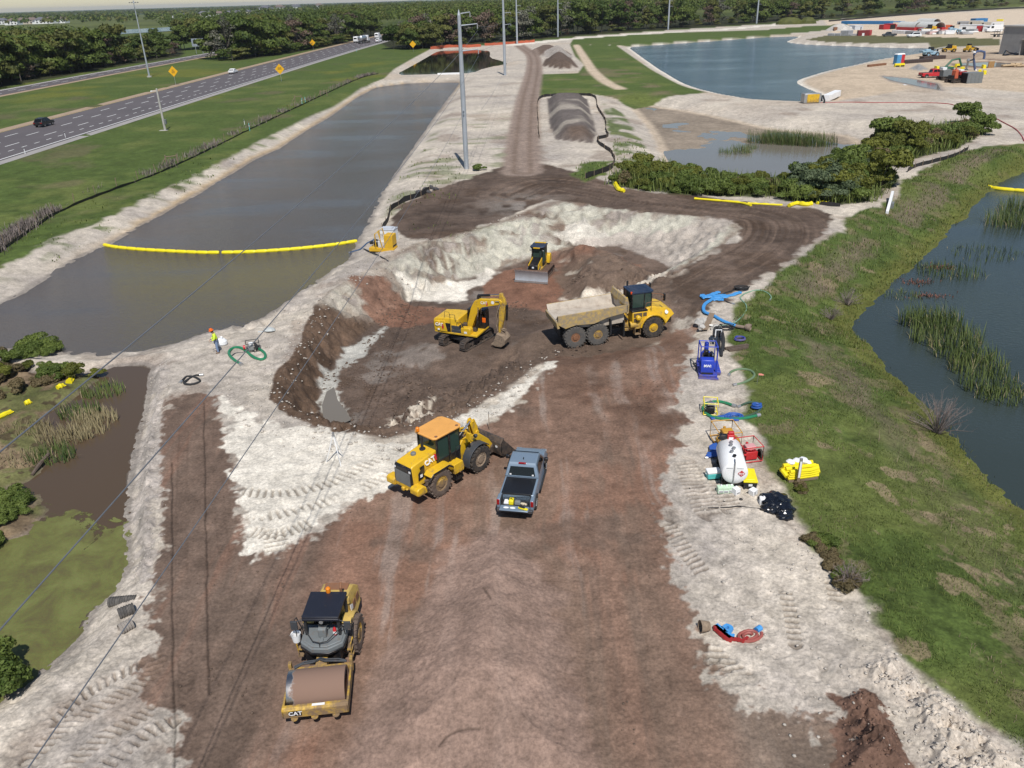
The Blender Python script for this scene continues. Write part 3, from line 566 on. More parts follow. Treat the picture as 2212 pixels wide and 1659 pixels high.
def ground(px,py,z=None,it=3):
    """point of the real ground seen at a surveyed photo point"""
    z=0.0 if z is None else z;p=G(px,py,z)
    for _ in range(it):z=zat(p[0],p[1]);p=G(px,py,z)
    return Vector(p)
def groundmany(pts,it=2):
    z=np.zeros(len(pts))
    for _ in range(it+1):
        P=np.array([G(p[0],p[1],k)for p,k in zip(pts,z)]);z=zmany(P)
    return np.array([G(p[0],p[1],k)for p,k in zip(pts,z)])
# ---------------------------------------------------------------- machines' standings (needed before the ground is made)
def heading(a,b,za=0.0):
    A,B=G(*a,za),G(*b,za);return math.atan2(B[1]-A[1],B[0]-A[0])
Z2=lambda x0,y0,k:(lambda x,y:((x0+x/k)*.8848,(y0+y/k)*.8848))
_l=Z2(940,1000,6.9125);_r=Z2(680,1420,4.88);_p=Z2(1180,1070,8.73);_t=Z2(1330,690,6.70);_e=Z2(1060,690,9.76);_d=Z2(1240,580,12.76)
def place(h,local,px,z):
    """origin so that local point (x, y) of a machine with heading h stands at the surveyed point"""
    p=G(*px,z);c,s_=math.cos(h),math.sin(h)
    return(p[0]-local[0]*c+local[1]*s_,p[1]-local[0]*s_-local[1]*c)
H_LOAD=rad(49);X_LOAD=place(H_LOAD,(-1.55,-1.15),_l(950,1445),0)
H_ROLL=rad(-84.5);X_ROLL=place(H_ROLL,(2.45,0),_r(455,1600),.45)
H_PICK=rad(79);X_PICK=place(H_PICK,(-2.55,0),_p(690,1500),0.45)
Z_TRUCK=-0.9;H_TRUCK=rad(14);X_TRUCK=place(H_TRUCK,(0,-1.35),_t(495,1065),Z_TRUCK)
Z_EXC=-1.5;H_EXCT=rad(54);H_EXC=rad(-24)
_a=G(*_e(500,1330),Z_EXC);_b=G(*_e(1060,1440),Z_EXC);X_EXC=((_a[0]+_b[0])/2,(_a[1]+_b[1])/2)
Z_DOZ=-2.0;H_DOZ=rad(-108);X_DOZ=place(H_DOZ,(2.75,0),_d(710,1425),Z_DOZ)
PADS+=[(X_LOAD[0],X_LOAD[1],4.0),(X_ROLL[0],X_ROLL[1],3.2),(X_PICK[0],X_PICK[1],3.2),(X_TRUCK[0]+3,X_TRUCK[1]+.8,5.5),(X_EXC[0],X_EXC[1],3.6),(X_DOZ[0],X_DOZ[1],3.4)]

# ---------------------------------------------------------------- the ground: one sheet to the horizon, finer where it is near
NX,NR=1400,1080
_fk=FPX
v=np.linspace(_fk*math.tan(rad(64)-PITCH),-_fk*math.tan(PITCH-rad(0.42)),NR)
ang=PITCH+np.arctan(v/_fk);drow=np.concatenate([CAM[2]/np.tan(ang),[4200,5600,8000,12000,20000]])
Zc=drow*math.cos(PITCH)+CAM[2]*math.sin(PITCH)
u=np.linspace(-1.22,1.30,NX)
X=(u[None,:]*(0.648*Zc)[:,None]);Y=np.repeat(drow[:,None],NX,1)
sp=np.maximum(0.648*Zc*2.5/NX,np.abs(np.gradient(drow))*.75)[:,None].repeat(NX,1)
zz,cc=terrain(X.ravel(),Y.ravel(),sp.ravel())
# blend the standings to the machines' levels
for(mx,my,mz,mr)in((*X_TRUCK,Z_TRUCK,4.6),(X_TRUCK[0]+6,X_TRUCK[1]+1.6,Z_TRUCK,4.2),(*X_EXC,Z_EXC,4.2),(*X_DOZ,Z_DOZ,4.0)):
    w=1-ss(mr*.55,mr*1.5,np.hypot(X.ravel()-mx,Y.ravel()-my));zz=zz*(1-w)+(mz+(zz-mz)*.06)*w
NRT=len(drow);co=np.stack([X.ravel(),Y.ravel(),zz],1)
me=bpy.data.meshes.new('ground');me.vertices.add(NRT*NX);me.vertices.foreach_set('co',co.astype(np.float32).ravel())
i0=(np.arange(NRT-1)[:,None]*NX+np.arange(NX-1)[None,:]).ravel();quads=np.stack([i0,i0+1,i0+NX+1,i0+NX],1)
me.loops.add(quads.size);me.polygons.add(len(quads));me.loops.foreach_set('vertex_index',quads.ravel().astype(np.int32));me.polygons.foreach_set('loop_start',np.arange(0,quads.size,4,dtype=np.int32));me.polygons.foreach_set('use_smooth',np.ones(len(quads),bool))
me.update(calc_edges=True)
at=me.color_attributes.new('soil','FLOAT_COLOR','POINT');at.data.foreach_set('color',np.concatenate([cc,np.ones((len(cc),1))],1).astype(np.float32).ravel())
m,nt,bs,N,L=_nt('soil_and_grass')
a=N.new('ShaderNodeAttribute');a.attribute_name='soil';ge=N.new('ShaderNodeNewGeometry')
def _noise(scale,det=5,rough=.6):
    n=N.new('ShaderNodeTexNoise');n.inputs['Scale'].default_value=scale;n.inputs['Detail'].default_value=det;n.inputs['Roughness'].default_value=rough;L.new(ge.outputs['Position'],n.inputs['Vector']);return n
n1=_noise(7.0,6,.7);n2=_noise(1.1,5,.6)
mr=N.new('ShaderNodeMapRange');mr.inputs[1].default_value=.25;mr.inputs[2].default_value=.75;mr.inputs[3].default_value=.58;mr.inputs[4].default_value=1.42;L.new(n1.outputs['Fac'],mr.inputs[0])
mr2=N.new('ShaderNodeMapRange');mr2.inputs[1].default_value=.3;mr2.inputs[2].default_value=.7;mr2.inputs[3].default_value=.78;mr2.inputs[4].default_value=1.22;L.new(n2.outputs['Fac'],mr2.inputs[0])
mu=N.new('ShaderNodeMath');mu.operation='MULTIPLY';n3=_noise(.22,6,.68);mr3=N.new('ShaderNodeMapRange');mr3.inputs[1].default_value=.3;mr3.inputs[2].default_value=.7;mr3.inputs[3].default_value=.84;mr3.inputs[4].default_value=1.16;L.new(n3.outputs['Fac'],mr3.inputs[0]);mu2=N.new('ShaderNodeMath');mu2.operation='MULTIPLY';L.new(mr2.outputs[0],mu2.inputs[0]);L.new(mr3.outputs[0],mu2.inputs[1]);L.new(mr.outputs[0],mu.inputs[0]);L.new(mu2.outputs[0],mu.inputs[1])
mx=N.new('ShaderNodeMix');mx.data_type='RGBA';mx.blend_type='MULTIPLY';mx.inputs['Factor'].default_value=1;L.new(a.outputs['Color'],mx.inputs[6]);L.new(mu.outputs[0],mx.inputs[7]);L.new(mx.outputs[2],bs.inputs['Base Color'])
bs.inputs['Roughness'].default_value=.93;bs.inputs['Specular IOR Level'].default_value=.15
bp=N.new('ShaderNodeBump');bp.inputs['Strength'].default_value=.55;bp.inputs['Distance'].default_value=.07;L.new(n1.outputs['Fac'],bp.inputs['Height']);L.new(bp.outputs['Normal'],bs.inputs['Normal'])
me.materials.append(m);setp(link('ground',me),kind='structure')

# ---------------------------------------------------------------- water
def sheet(name,outline,z,mat,kind='structure'):
    me=bpy.data.meshes.new(name);bm=bmesh.new();vs=[bm.verts.new((x,y,z))for x,y in outline];f=bm.faces.new(vs)
    bm.normal_update()
    if f.normal.z<0:f.normal_flip()
    bmesh.ops.triangulate(bm,faces=[f]);bm.to_mesh(me);bm.free();me.materials.append(mat);return setp(link(name,me),kind=kind)
def grow(poly,k):
    """outline moved outwards by k metres"""
    p=np.asarray(poly);a=0.5*np.sum(p[:,0]*np.roll(p[:,1],-1)-np.roll(p[:,0],-1)*p[:,1]);d=np.roll(p,-1,0)-np.roll(p,1,0)
    n=np.stack([d[:,1],-d[:,0]],1);n/=np.linalg.norm(n,axis=1)[:,None]+1e-9;return p+n*k*(1 if a>0 else-1)
W_CANAL=watermat('canal_water',(.088,.078,.074),.10,(2.0,.3),.26,.9,2.6,.25,.035)
W_DARK=watermat('dark_pond_water',(.018,.018,.014),.05,(2.0,.3),.02,.25)
W_BLUE=watermat('lake_water',(.045,.080,.105),.13,(1.4,.3),.24,.85,2.4,.1,.02)
W_GREEN=watermat('green_pond_water',(.036,.048,.044),.09,(2.4,.3),.09,.6,1.5,.6,.05)
W_BROWN=watermat('brown_swamp_water',(.085,.058,.036),.07,(2.2,.3),.01,.25)
W_MUD=watermat('shallow_mud_water',(.17,.15,.125),.12,(2.0,.3),.012,.3)
for nme,wl,mt in(('canal',WL1,W_CANAL),('upper_pond',-.7,W_DARK),('lake',WLB,W_BLUE),('mud',WLM,W_MUD),('swamp',WL3,W_BROWN),('pond_right',WLR,W_GREEN)):
    sheet('water',grow(O[nme],1.6),wl,mt)
sheet('water',O['far_lake'],.35,W_BLUE);sheet('water',GP([(1905,166),(1960,170),(2025,182),(2033,196),(1990,188),(1925,174)]),.09,W_MUD);sheet('water',GP([(2056,139),(2130,135),(2205,139),(2200,145),(2120,145)]),.12,W_MUD)
sheet('water',GP([(700,916),(696,880),(706,850),(722,840),(730,868),(748,892),(758,912),(730,924)],PF),PF+.16,W_MUD)

# ---------------------------------------------------------------- light, sky, camera
AZ=rad(170);EL=rad(57)
w=bpy.data.worlds.new('World');bpy.context.scene.world=w;w.use_nodes=True;nt=w.node_tree;bg=nt.nodes['Background']
sk=nt.nodes.new('ShaderNodeTexSky');sk.sky_type='NISHITA';sk.sun_disc=False;sk.sun_elevation=EL;sk.sun_rotation=AZ;sk.air_density=1.0;sk.dust_density=0.15;sk.ozone_density=1.6;sk.altitude=20
nt.links.new(sk.outputs[0],bg.inputs[0]);bg.inputs[1].default_value=0.075
sl=bpy.data.lights.new('sun','SUN');sl.energy=4.2;sl.angle=rad(.53);sl.color=(1,.965,.91)
so_=bpy.data.objects.new('sun',sl);C.objects.link(so_);so_.location=(0,-40,120)
sd_=Vector((math.sin(AZ)*math.cos(EL),math.cos(AZ)*math.cos(EL),math.sin(EL)));so_.rotation_euler=(-sd_).to_track_quat('-Z','Y').to_euler()
cd=bpy.data.cameras.new('camera');cam=bpy.data.objects.new('camera',cd);C.objects.link(cam)
cd.sensor_fit='HORIZONTAL';cd.sensor_width=36;cd.lens=36*1930/2500;cd.clip_start=.1;cd.clip_end=60000
cam.matrix_world=Matrix(((_cx[0],_cy[0],-_fw[0],CAM[0]),(_cx[1],_cy[1],-_fw[1],CAM[1]),(_cx[2],_cy[2],-_fw[2],CAM[2]),(0,0,0,1)))
sc=bpy.context.scene;sc.camera=cam;sc.view_settings.view_transform='Standard';sc.view_settings.look='None';sc.view_settings.gamma=1;sc.view_settings.exposure=0.14;sc.view_settings.use_curve_mapping=False
sc.render.engine='CYCLES';sc.cycles.use_denoising=True
# ---------------------------------------------------------------- machines
def wheel(par,x,y,r,w,tm,rm,rim=0.55,lugs=20,lug=0.045,z=None,name='wheel',dish=0.25,chev=0.5):
    z=r if z is None else z;b=MB();rr=r-lug*.6;h=w/2
    b.lathe([(r*rim*.98,-h*.8),(r*rim,-h*.92),(r*(rim+.12),-h),(rr*.93,-h*.97),(rr,-h*.78),(rr,h*.78),(rr*.93,h*.97),(r*(rim+.12),h),(r*rim,h*.92),(r*rim*.98,h*.8)],(x,y,z),(0,1,0),32)
    for k in range(lugs):
        for sd_ in(-1,1):
            a=2*math.pi*(k+(0.5 if sd_>0 else 0))/lugs;M=Matrix.Translation((x,y,z))@Matrix.Rotation(a,4,'Y')@Matrix.Translation((rr,sd_*h*.52,0))@Matrix.Rotation(sd_*chev,4,'X')
            b.box(-.02,lug*.75,-h*.52,h*.52,-r*math.pi/lugs*.42,r*math.pi/lugs*.42,M)
    t=b.build(name,tm,par,smooth=40);o=1 if y>=0 else-1
    c=MB();f=o*h*(1-dish)
    c.lathe([(r*rim,f*.2 if False else o*h*.9),(r*rim*.93,o*h*.88),(r*rim*.86,f),(r*rim*.55,f),(r*rim*.5,f+o*h*.18),(0,f+o*h*.2)],(x,y,z),(0,1,0),28)
    for k in range(10):
        a=2*math.pi*k/10;px,pz=x+math.cos(a)*r*rim*.7,z+math.sin(a)*r*rim*.7;c.cyl((px,y+f,pz),(px,y+f+o*.03,pz),r*.03,6)
    c.build('rim',rm,t);return t
def mirror_glass(par,loc,w=.28,h=.36,mat=None):
    b=MB();b.box(loc[0]-.05,loc[0]+.05,loc[1]-w/2,loc[1]+w/2,loc[2]-h/2,loc[2]+h/2);return b.build('mirror',mat or BLK,par,.02)
def tracks(par,y0,y1,x0,x1,r,mat,sname='track',shoes=44):
    """crawler belt: side profile with raised shoes; sprocket, idler and rollers as sub-parts"""
    prof=[]
    for k in range(13):a=-math.pi/2+math.pi*k/12;prof.append((x1+r*math.cos(a),r+r*math.sin(a)))
    for k in range(13):a=math.pi/2+math.pi*k/12;prof.append((x0+r*math.cos(a),r+r*math.sin(a)))
    b=MB();n=len(prof);inn=[((px-(x0+x1)/2)*(1-.09*2*r/(x1-x0+2*r))+(x0+x1)/2,(pz-r)*.84+r)for px,pz in prof]
    vs=[]
    for(p,q)in zip(prof,inn):vs+=[(p[0],y0,p[1]),(p[0],y1,p[1]),(q[0],y1,q[1]),(q[0],y0,q[1])]
    fs=[]
    for i in range(n):
        j=(i+1)%n
        for k in range(4):fs.append((4*i+k,4*i+(k+1)%4,4*j+(k+1)%4,4*j+k))
    b.add(vs,fs)
    L1=x1-x0;per=2*L1+2*math.pi*r
    for k in range(shoes):
        d=per*k/shoes
        if d<L1:c=Vector((x0+d,0));a=math.pi
        elif d<L1+math.pi*r:t=(d-L1)/r;c=Vector((x1+math.sin(t)*r,r-math.cos(t)*r));a=math.pi-t
        elif d<2*L1+math.pi*r:c=Vector((x1-(d-L1-math.pi*r),2*r));a=0
        else:t=(d-2*L1-math.pi*r)/r;c=Vector((x0-math.sin(t)*r,r+math.cos(t)*r));a=-t
        M=Matrix.Translation((c.x,0,c.y))@Matrix.Rotation(-(a if a else 0),4,'Y')
        b.box(-per/shoes*.40,per/shoes*.40,y0-.01,y1+.01,-.012,.022,M);b.box(-per/shoes*.40,-per/shoes*.28,y0-.01,y1+.01,.02,.05,M)
    t=b.build(sname,mat,par,smooth=30)
    w=MB();ym=(y0+y1)/2;hw=(y1-y0)*.36
    for px in(x0,x1):w.cyl((px,ym-hw,r),(px,ym+hw,r),r*.80,18)
    for k in range(6):
        px=x0+r*.8+(x1-x0-r*1.6)*k/5;w.cyl((px,ym-hw,r*.36),(px,ym+hw,r*.36),r*.27,10)
    w.build('roller',DSTL,t)
    fr=MB();fr.box(x0+r*.3,x1-r*.2,ym-hw*.8,ym+hw*.8,r*.55,r*1.3);fr.build('track_frame',mat,t,.03);return t

# --- wheel loader
T=thing('wheel_loader','yellow wheel loader with faded orange cab roof, parked beside the grey pickup','wheel loader',(*X_LOAD,0),H_LOAD)
for(x,y)in((-1.55,1.0),(-1.55,-1.0),(1.56,1.0),(1.56,-1.0)):wheel(T,x,y,.79,.58,RUBM if x<0 else RUB,YELD if x<0 else MUDST,.56,18,.06)
def bevtop(z0,z1,k):return lambda x,z:max(0.0,(z-z0)/(z1-z0))*k
b=MB();b.prism([(-3.02,.95),(-3.02,2.14),(-2.88,2.24),(-1.05,2.46),(-.98,1.5),(-.98,.95)],-.72,.72,top=lambda x,z:.13 if z>1.9 else 0);b.build('engine_hood',YEL,T,.06)
b=MB();b.prism([(-3.11,1.0),(-3.11,2.06),(-3.0,2.20),(-2.98,1.0)],-.70,.70,top=lambda x,z:.08 if z>1.9 else 0);gp=b.build('grille',BLK,T,.04)
b=MB();b.box(-3.125,-3.105,-.56,.56,1.08,1.84);
for k in range(10):b.box(-3.135,-3.12,-.56,.56,1.10+k*.073,1.125+k*.073)
for y in(-.2,.2):b.box(-3.14,-3.12,y-.012,y+.012,1.08,1.84)
b.build('louvre',paint('louvre_grey',(.20,.21,.21),.5,metal=.3),gp)
b=MB();b.cyl((-1.5,.1,2.38),(-1.5,.1,2.46),.17,20);b.cyl((-1.5,.1,2.44),(-1.5,.1,3.15),.075,14);b.build('exhaust_stack',BLKM,T)
b=MB();b.lathe([(.15,0),(.15,.12),(.11,.17),(0,.18)],(-2.1,.18,2.3),(0,0,1),18);b.build('air_intake_cap',GRY,T)
for sgn in(1,-1):
    b=MB();b.prism([(-2.68,1.30),(-2.66,1.72),(-2.30,2.02),(-2.20,2.0),(-2.22,1.5),(-2.36,1.34)],*sorted((.715*sgn,.735*sgn)));b.build('side_vent',BLK,T)
    b=MB();b.box(-2.55,-2.38,*sorted((.73*sgn,.742*sgn)),1.45,1.62);b.build('sticker',WHTC,T)
    plate('decal',RED,T,(-1.29,.668*sgn,2.12),(-sgn,0,-.12)if sgn>0 else(1,0,.12),(0,-.26*sgn,1),.16,.34,.012,[(-.5,-.5),(.2,-.5),(.6,0),(.2,.5),(-.5,.5)])
    lettering('lettering','CAT',WHTC,T,(-1.74,.675*sgn,2.06),(-sgn,0,-.12)if sgn>0 else(1,0,.12),(0,-.26*sgn,1),.37,.03)
    lettering('model_lettering','930M',BLK,T,(-2.35,.70*sgn,1.99),(-sgn,0,-.12)if sgn>0 else(1,0,.12),(0,-.26*sgn,1),.13,.03)
b=MB()
b.prism([(-3.12,.84),(-3.12,1.10),(-2.6,1.12),(-2.5,.72),(-2.9,.72)],-1.2,1.2);b.prism([(-3.26,.82),(-3.26,1.12),(-3.12,1.22),(-2.72,1.22),(-2.72,.78),(-3.12,.74)],-1.22,-.62);b.prism([(-3.26,.82),(-3.26,1.12),(-3.12,1.22),(-2.72,1.22),(-2.72,.78),(-3.12,.74)],.62,1.22)
b.box(-3.24,-3.0,-.1,.1,.70,.92);b.box(-3.2,-3.04,-.34,-.2,.8,.9);b.build('counterweight',YEL,T,.05)
b=MB();b.box(-2.7,-.2,-.55,.55,.55,1.2);b.box(-.5,.15,-.32,.32,.55,1.15);b.build('rear_frame',YELD,T,.04)
for sgn in(1,-1):
    y0,y1=sorted((.70*sgn,1.28*sgn));b=MB();b.prism([(-2.32,1.52),(-2.05,1.70),(-.92,1.70),(-.72,1.62),(-.72,1.56),(-2.2,1.46)],y0,y1);b.build('rear_fender',YEL,T,.03)
    y0,y1=sorted((1.18*sgn,1.32*sgn));b=MB();b.prism([(-2.46,1.34),(-2.1,1.66),(-.92,1.68),(-.62,1.42),(-.62,1.32),(-.94,1.57),(-2.06,1.55),(-2.4,1.26)],y0,y1);b.build('mud_guard',BLK,T,.02)
    y0,y1=sorted((.66*sgn,1.2*sgn));b=MB();b.prism([(-.5,1.38),(.2,1.38),(.3,1.0),(.25,.75),(-.45,.75)],y0,y1);b.build('step_box',YEL,T,.04)
    b=MB();b.box(-.42,.16,*sorted((1.0*sgn,1.24*sgn)),.38,.43);b.box(-.40,-.36,*sorted((1.1*sgn,1.2*sgn)),.38,.9);b.box(.10,.14,*sorted((1.1*sgn,1.2*sgn)),.38,.9);b.build('step',BLK,T)
    # front fender arch
    b=MB();pr=[];
    for k in range(9):a=rad(40+150*k/8);pr.append((1.56+.97*math.cos(a),.80+.97*math.sin(a)))
    pr+=[(1.56+.91*math.cos(rad(40+150*k/8)),.80+.91*math.sin(rad(40+150*k/8)))for k in range(8,-1,-1)]
    b.prism(pr,*sorted((.70*sgn,1.26*sgn)));b.build('front_fender',DGRY,T,.02)
_n0=len(MADE)
# cab
b=MB()
for(x,y)in((-.78,.70),(-.78,-.70),(.12,.74),(.12,-.74),(.92,.66),(.92,-.66)):b.box(x-.06,x+.06,y-.05,y+.05,1.5,3.27)
b.box(-.82,.95,-.74,.74,1.25,1.95);b.box(-.84,.98,-.76,.76,3.15,3.28);cab=b.build('cab',BLK,T,.03)
b=MB()
for s_ in(1,-1):b.box(-.72,.88,s_*.70-.008,s_*.70+.008,1.95,3.16)
b.box(-.775,-.76,-.66,.66,1.95,3.16);b.box(.90,.915,-.62,.62,1.9,3.16);b.build('window',GLSG,cab,smooth=0)
b=MB();b.box(-.35,.15,-.28,.28,1.9,2.05);b.box(-.42,-.3,-.28,.28,2.0,2.7);b.build('seat',DGRY,cab,.05)
b=MB();b.plan([(-1.02,-.66),(-.88,-.82),(.9,-.86),(1.1,-.7),(1.16,-.2),(1.16,.2),(1.1,.7),(.9,.86),(-.88,.82),(-1.02,.66)],3.28,3.40);b.build('cab_roof',YELR,T,.04)
for x in(-.75,.82):b=MB();b.cyl((x,-.67,3.40),(x,-.67,3.415),.09,14);b.build('roof_socket',RUST,T)
b=MB();b.cyl((-.98,.48,3.2),(-.98,.48,3.46),.05,10);b.build('beacon_base',BLK,T);b=MB();b.lathe([(.085,0),(.10,.06),(.10,.2),(.06,.25),(0,.26)],(-.98,.48,3.44),(0,0,1),14);b.build('beacon',AMB,T)
for s_ in(1,-1):
    b=MB();b.tube([(.95,.72*s_,3.0),(1.2,1.05*s_,3.0),(1.25,1.12*s_,2.7)],.025,6);b.box(1.18,1.3,1.12*s_-.16,1.12*s_+.16,2.5,2.9);b.build('mirror',YEL if s_<0 else BLK,T,.02)
    b=MB();b.tube([(.4,.78*s_,1.4),(.4,.95*s_,2.3),(.75,.95*s_,2.3),(.75,.8*s_,1.4)],.02,6);b.build('handrail',BLKM,T)
for o in[q for q in MADE[_n0:]if q.parent==T]:o.location=(-.42,0,-.12)
# front frame, arms and bucket
b=MB();b.prism([(.25,.6),(.25,1.3),(.9,2.05),(1.35,2.1),(1.6,1.5),(2.2,1.2),(2.2,.6)],-.52,-.38);b.prism([(.25,.6),(.25,1.3),(.9,2.05),(1.35,2.1),(1.6,1.5),(2.2,1.2),(2.2,.6)],.38,.52);b.box(.3,2.2,-.5,.5,.6,1.15);b.box(1.3,1.8,-.95,.95,.55,.95);b.build('front_frame',YEL,T,.03)
b=MB()
for s_ in(1,-1):
    y0,y1=sorted((.54*s_,.66*s_));b.prism([(1.0,1.86),(1.05,2.16),(1.3,2.2),(2.2,1.95),(2.9,1.3),(3.35,.62),(3.3,.38),(3.1,.4),(2.7,1.0),(2.1,1.52),(1.2,1.82)],y0,y1)
b.cyl((2.35,-.6,1.6),(2.35,.6,1.6),.12,12);b.build('lift_arm',YEL,T,.03)
b=MB();b.prism([(2.0,2.45),(2.12,2.68),(2.32,2.68),(2.56,2.1),(2.62,1.5),(2.5,.95),(2.34,.95),(2.26,1.6),(2.12,2.0)],-.17,-.09);b.prism([(2.0,2.45),(2.12,2.68),(2.32,2.68),(2.56,2.1),(2.62,1.5),(2.5,.95),(2.34,.95),(2.26,1.6),(2.12,2.0)],.09,.17);b.cyl((2.2,-.2,2.55),(2.2,.2,2.55),.07,10);b.cyl((2.48,-.22,1.75),(2.48,.22,1.75),.14,12);b.build('tilt_lever',YEL,T,.02)
b=MB();b.cyl((.95,0,1.85),(1.55,0,2.22),.13,14);b.build('tilt_cylinder',BLK,T);b=MB();b.cyl((1.5,0,2.19),(2.2,0,2.56),.06,12);b.build('piston_rod',CHR,T)
for s_ in(1,-1):
    b=MB();b.cyl((1.2,.3*s_,1.0),(1.9,.42*s_,1.45),.085,12);b.build('lift_cylinder',YEL,T);b=MB();b.cyl((1.9,.42*s_,1.45),(2.35,.5*s_,1.62),.045,10);b.build('piston_rod',CHR,T)
b=MB();b.cyl((2.42,0,1.05),(3.25,0,1.0),.06,10);b.build('tilt_link',YEL,T)
for s_ in(1,-1):
    b=MB();b.tube([(1.05,.2*s_,1.9),(1.3,.3*s_,2.35),(1.6,.25*s_,2.1),(1.7,.2*s_,1.5)],.025,6);b.tube([(.9,.3*s_,1.8),(1.05,.42*s_,2.2),(1.25,.4*s_,1.6)],.025,6);b.build('hydraulic_hose',BLKM,T)
b=MB();b.tube([(1.25,-.45,2.0),(1.4,-.95,2.05),(1.45,-.95,2.2)],.02,6);b.lathe([(.11,0),(.12,.1),(.05,.2),(0,.2)],(1.45,-.95,2.2),(1,0,.2),14);b.build('work_lamp',DGRY,T)
b=MB();wdt=1.34;prof=[(3.18,.30),(3.12,.62),(3.18,1.0),(3.36,1.24),(3.44,1.26),(3.30,1.0),(3.25,.62),(3.32,.36),(3.45,.22),(4.42,.08),(4.42,.03),(3.4,.10)]
b.prism(prof,-wdt,wdt);sidep=[(3.14,.3),(3.12,.65),(3.2,1.02),(3.40,1.26),(3.62,1.0),(4.05,.52),(4.40,.12),(4.35,.04),(3.4,.1)]
for s_ in(1,-1):b.prism(sidep,*sorted((wdt*s_,(wdt-.05)*s_)))
b.prism([(3.16,1.0),(3.38,1.30),(3.5,1.28),(3.30,.98)],-wdt,wdt);b.box(4.36,4.48,-wdt,wdt,.02,.075)
for y in(-.62,.62):b.prism([(2.98,.32),(3.0,.72),(3.2,.86),(3.25,.3)],y-.12,y+.12)
b.build('bucket',DSTL,T,.015)
b=MB();b.box(3.11,3.125,-1.1,-.96,.74,.86);b.build('sticker',WHTC,T)
for s_ in(1,-1):
    b=MB();b.box(-3.13,-3.10,.56*s_-.06,.56*s_+.06,1.92,2.03);b.build('tail_lamp',WHTC,T)

# --- vibratory roller
T=thing('road_roller','yellow smooth drum roller with black canopy on the brown dirt','road roller',(*X_ROLL,0),H_ROLL)
wd=1.06;b=MB();b.lathe([(.70,-wd),(.76,-wd),(.765,-wd+.02),(.765,wd-.02),(.76,wd),(.70,wd),(.66,wd-.06),(.12,wd-.1),(.12,-wd+.1),(.66,-wd+.06),(.70,-wd)],(1.45,0,.765),(0,1,0),56)
m,nt,bs,N,L=_nt('muddy_drum_steel');tc=N.new('ShaderNodeTexCoord');spx=N.new('ShaderNodeSeparateXYZ');L.new(tc.outputs['Object'],spx.inputs[0]);nz=N.new('ShaderNodeTexNoise');nz.inputs['Scale'].default_value=2.6;nz.inputs['Detail'].default_value=8;nz.inputs['Roughness'].default_value=.7;L.new(tc.outputs['Object'],nz.inputs['Vector'])
mm=N.new('ShaderNodeMath');mm.operation='MULTIPLY_ADD';mm.inputs[1].default_value=.9;mm.inputs[2].default_value=-.22;ab=N.new('ShaderNodeMapRange');ab.inputs[1].default_value=-1.06;ab.inputs[2].default_value=-.60;ab.inputs[3].default_value=0.12;ab.inputs[4].default_value=.66;L.new(spx.outputs['Y'],ab.inputs[0])
ad=N.new('ShaderNodeMath');ad.operation='ADD';L.new(nz.outputs['Fac'],ad.inputs[0]);L.new(ab.outputs[0],ad.inputs[1]);st=N.new('ShaderNodeMapRange');st.inputs[1].default_value=.80;st.inputs[2].default_value=.92;L.new(ad.outputs[0],st.inputs[0])
cm=N.new('ShaderNodeMix');cm.data_type='RGBA';cm.inputs[6].default_value=(.42,.40,.39,1);cm.inputs[7].default_value=(.215,.135,.10,1);L.new(st.outputs[0],cm.inputs['Factor']);L.new(cm.outputs[2],bs.inputs['Base Color']);iv=N.new('ShaderNodeMath');iv.operation='SUBTRACT';iv.inputs[0].default_value=1;L.new(st.outputs[0],iv.inputs[1]);L.new(iv.outputs[0],bs.inputs['Metallic']);rg_=N.new('ShaderNodeMapRange');rg_.inputs[3].default_value=.36;rg_.inputs[4].default_value=.95;L.new(st.outputs[0],rg_.inputs[0]);L.new(rg_.outputs[0],bs.inputs['Roughness'])
b.build('drum',m,T,smooth=40)
b=MB()
for s_ in(1,-1):b.box(.34,2.52,*sorted((1.12*s_,1.20*s_)),.55,.95);b.box(.30,.5,*sorted((1.10*s_,1.22*s_)),.55,1.15)
b.prism([(2.30,.62),(2.30,.98),(2.42,.98),(2.52,.9),(2.52,.55),(2.36,.55)],-1.20,1.20);b.box(.42,.58,-1.14,1.14,.62,.92);b.build('drum_frame',YELD,T,.015)
b=MB()
for y in(-.78,-.05,.72):b=MB();b.lathe([(.13,0),(.13,.03),(0,.03)],(2.52,y,.5),(0,0,1),14);b.build('tie_down_eye',YELD,T)
plate('logo_plate',BLK,T,(2.525,-.72,.76),(0,1,0),(.05,0,1),.46,.24,.004);lettering('lettering','CAT',WHTC,T,(2.534,-.72,.76),(0,1,0),(.0,0,1),.25,.004)
plate('sticker',WHTC,T,(2.40,.12,.985),(0,1,0),(-1,0,0),.46,.10,.005)
b=MB();b.tube([(.52,-1.0,.97),(.40,-.7,1.03),(.36,-.3,1.03),(.18,-.08,.98),(.36,.15,1.05),(.40,.6,1.03),(.45,1.0,1.02)],.04,8);b.tube([(.46,-1.0,1.0),(.33,-.6,1.08),(.3,-.2,1.06),(.12,-.05,1.0),(.3,.2,1.08),(.33,.7,1.06),(.4,1.0,1.0)],.03,8);b.build('hydraulic_hose',DGRY,T)
b=MB()
b.prism([(-.1,.5),(-.1,.95),(.42,.9),(.42,.6)],-.22,.22);b.build('hitch',YELD,T,.02)
_n0=len(MADE)
b=MB();b.plan([(.18,-.32),(.18,.32),(-.18,.84),(-1.15,.9),(-1.15,-.9),(-.18,-.84)],1.28,1.5);b.plan([(.10,-.28),(.10,.28),(-.22,.76),(-1.1,.82),(-1.1,-.82),(-.22,-.76)],1.5,1.56);b.build('operator_platform',GRY,T,.03)
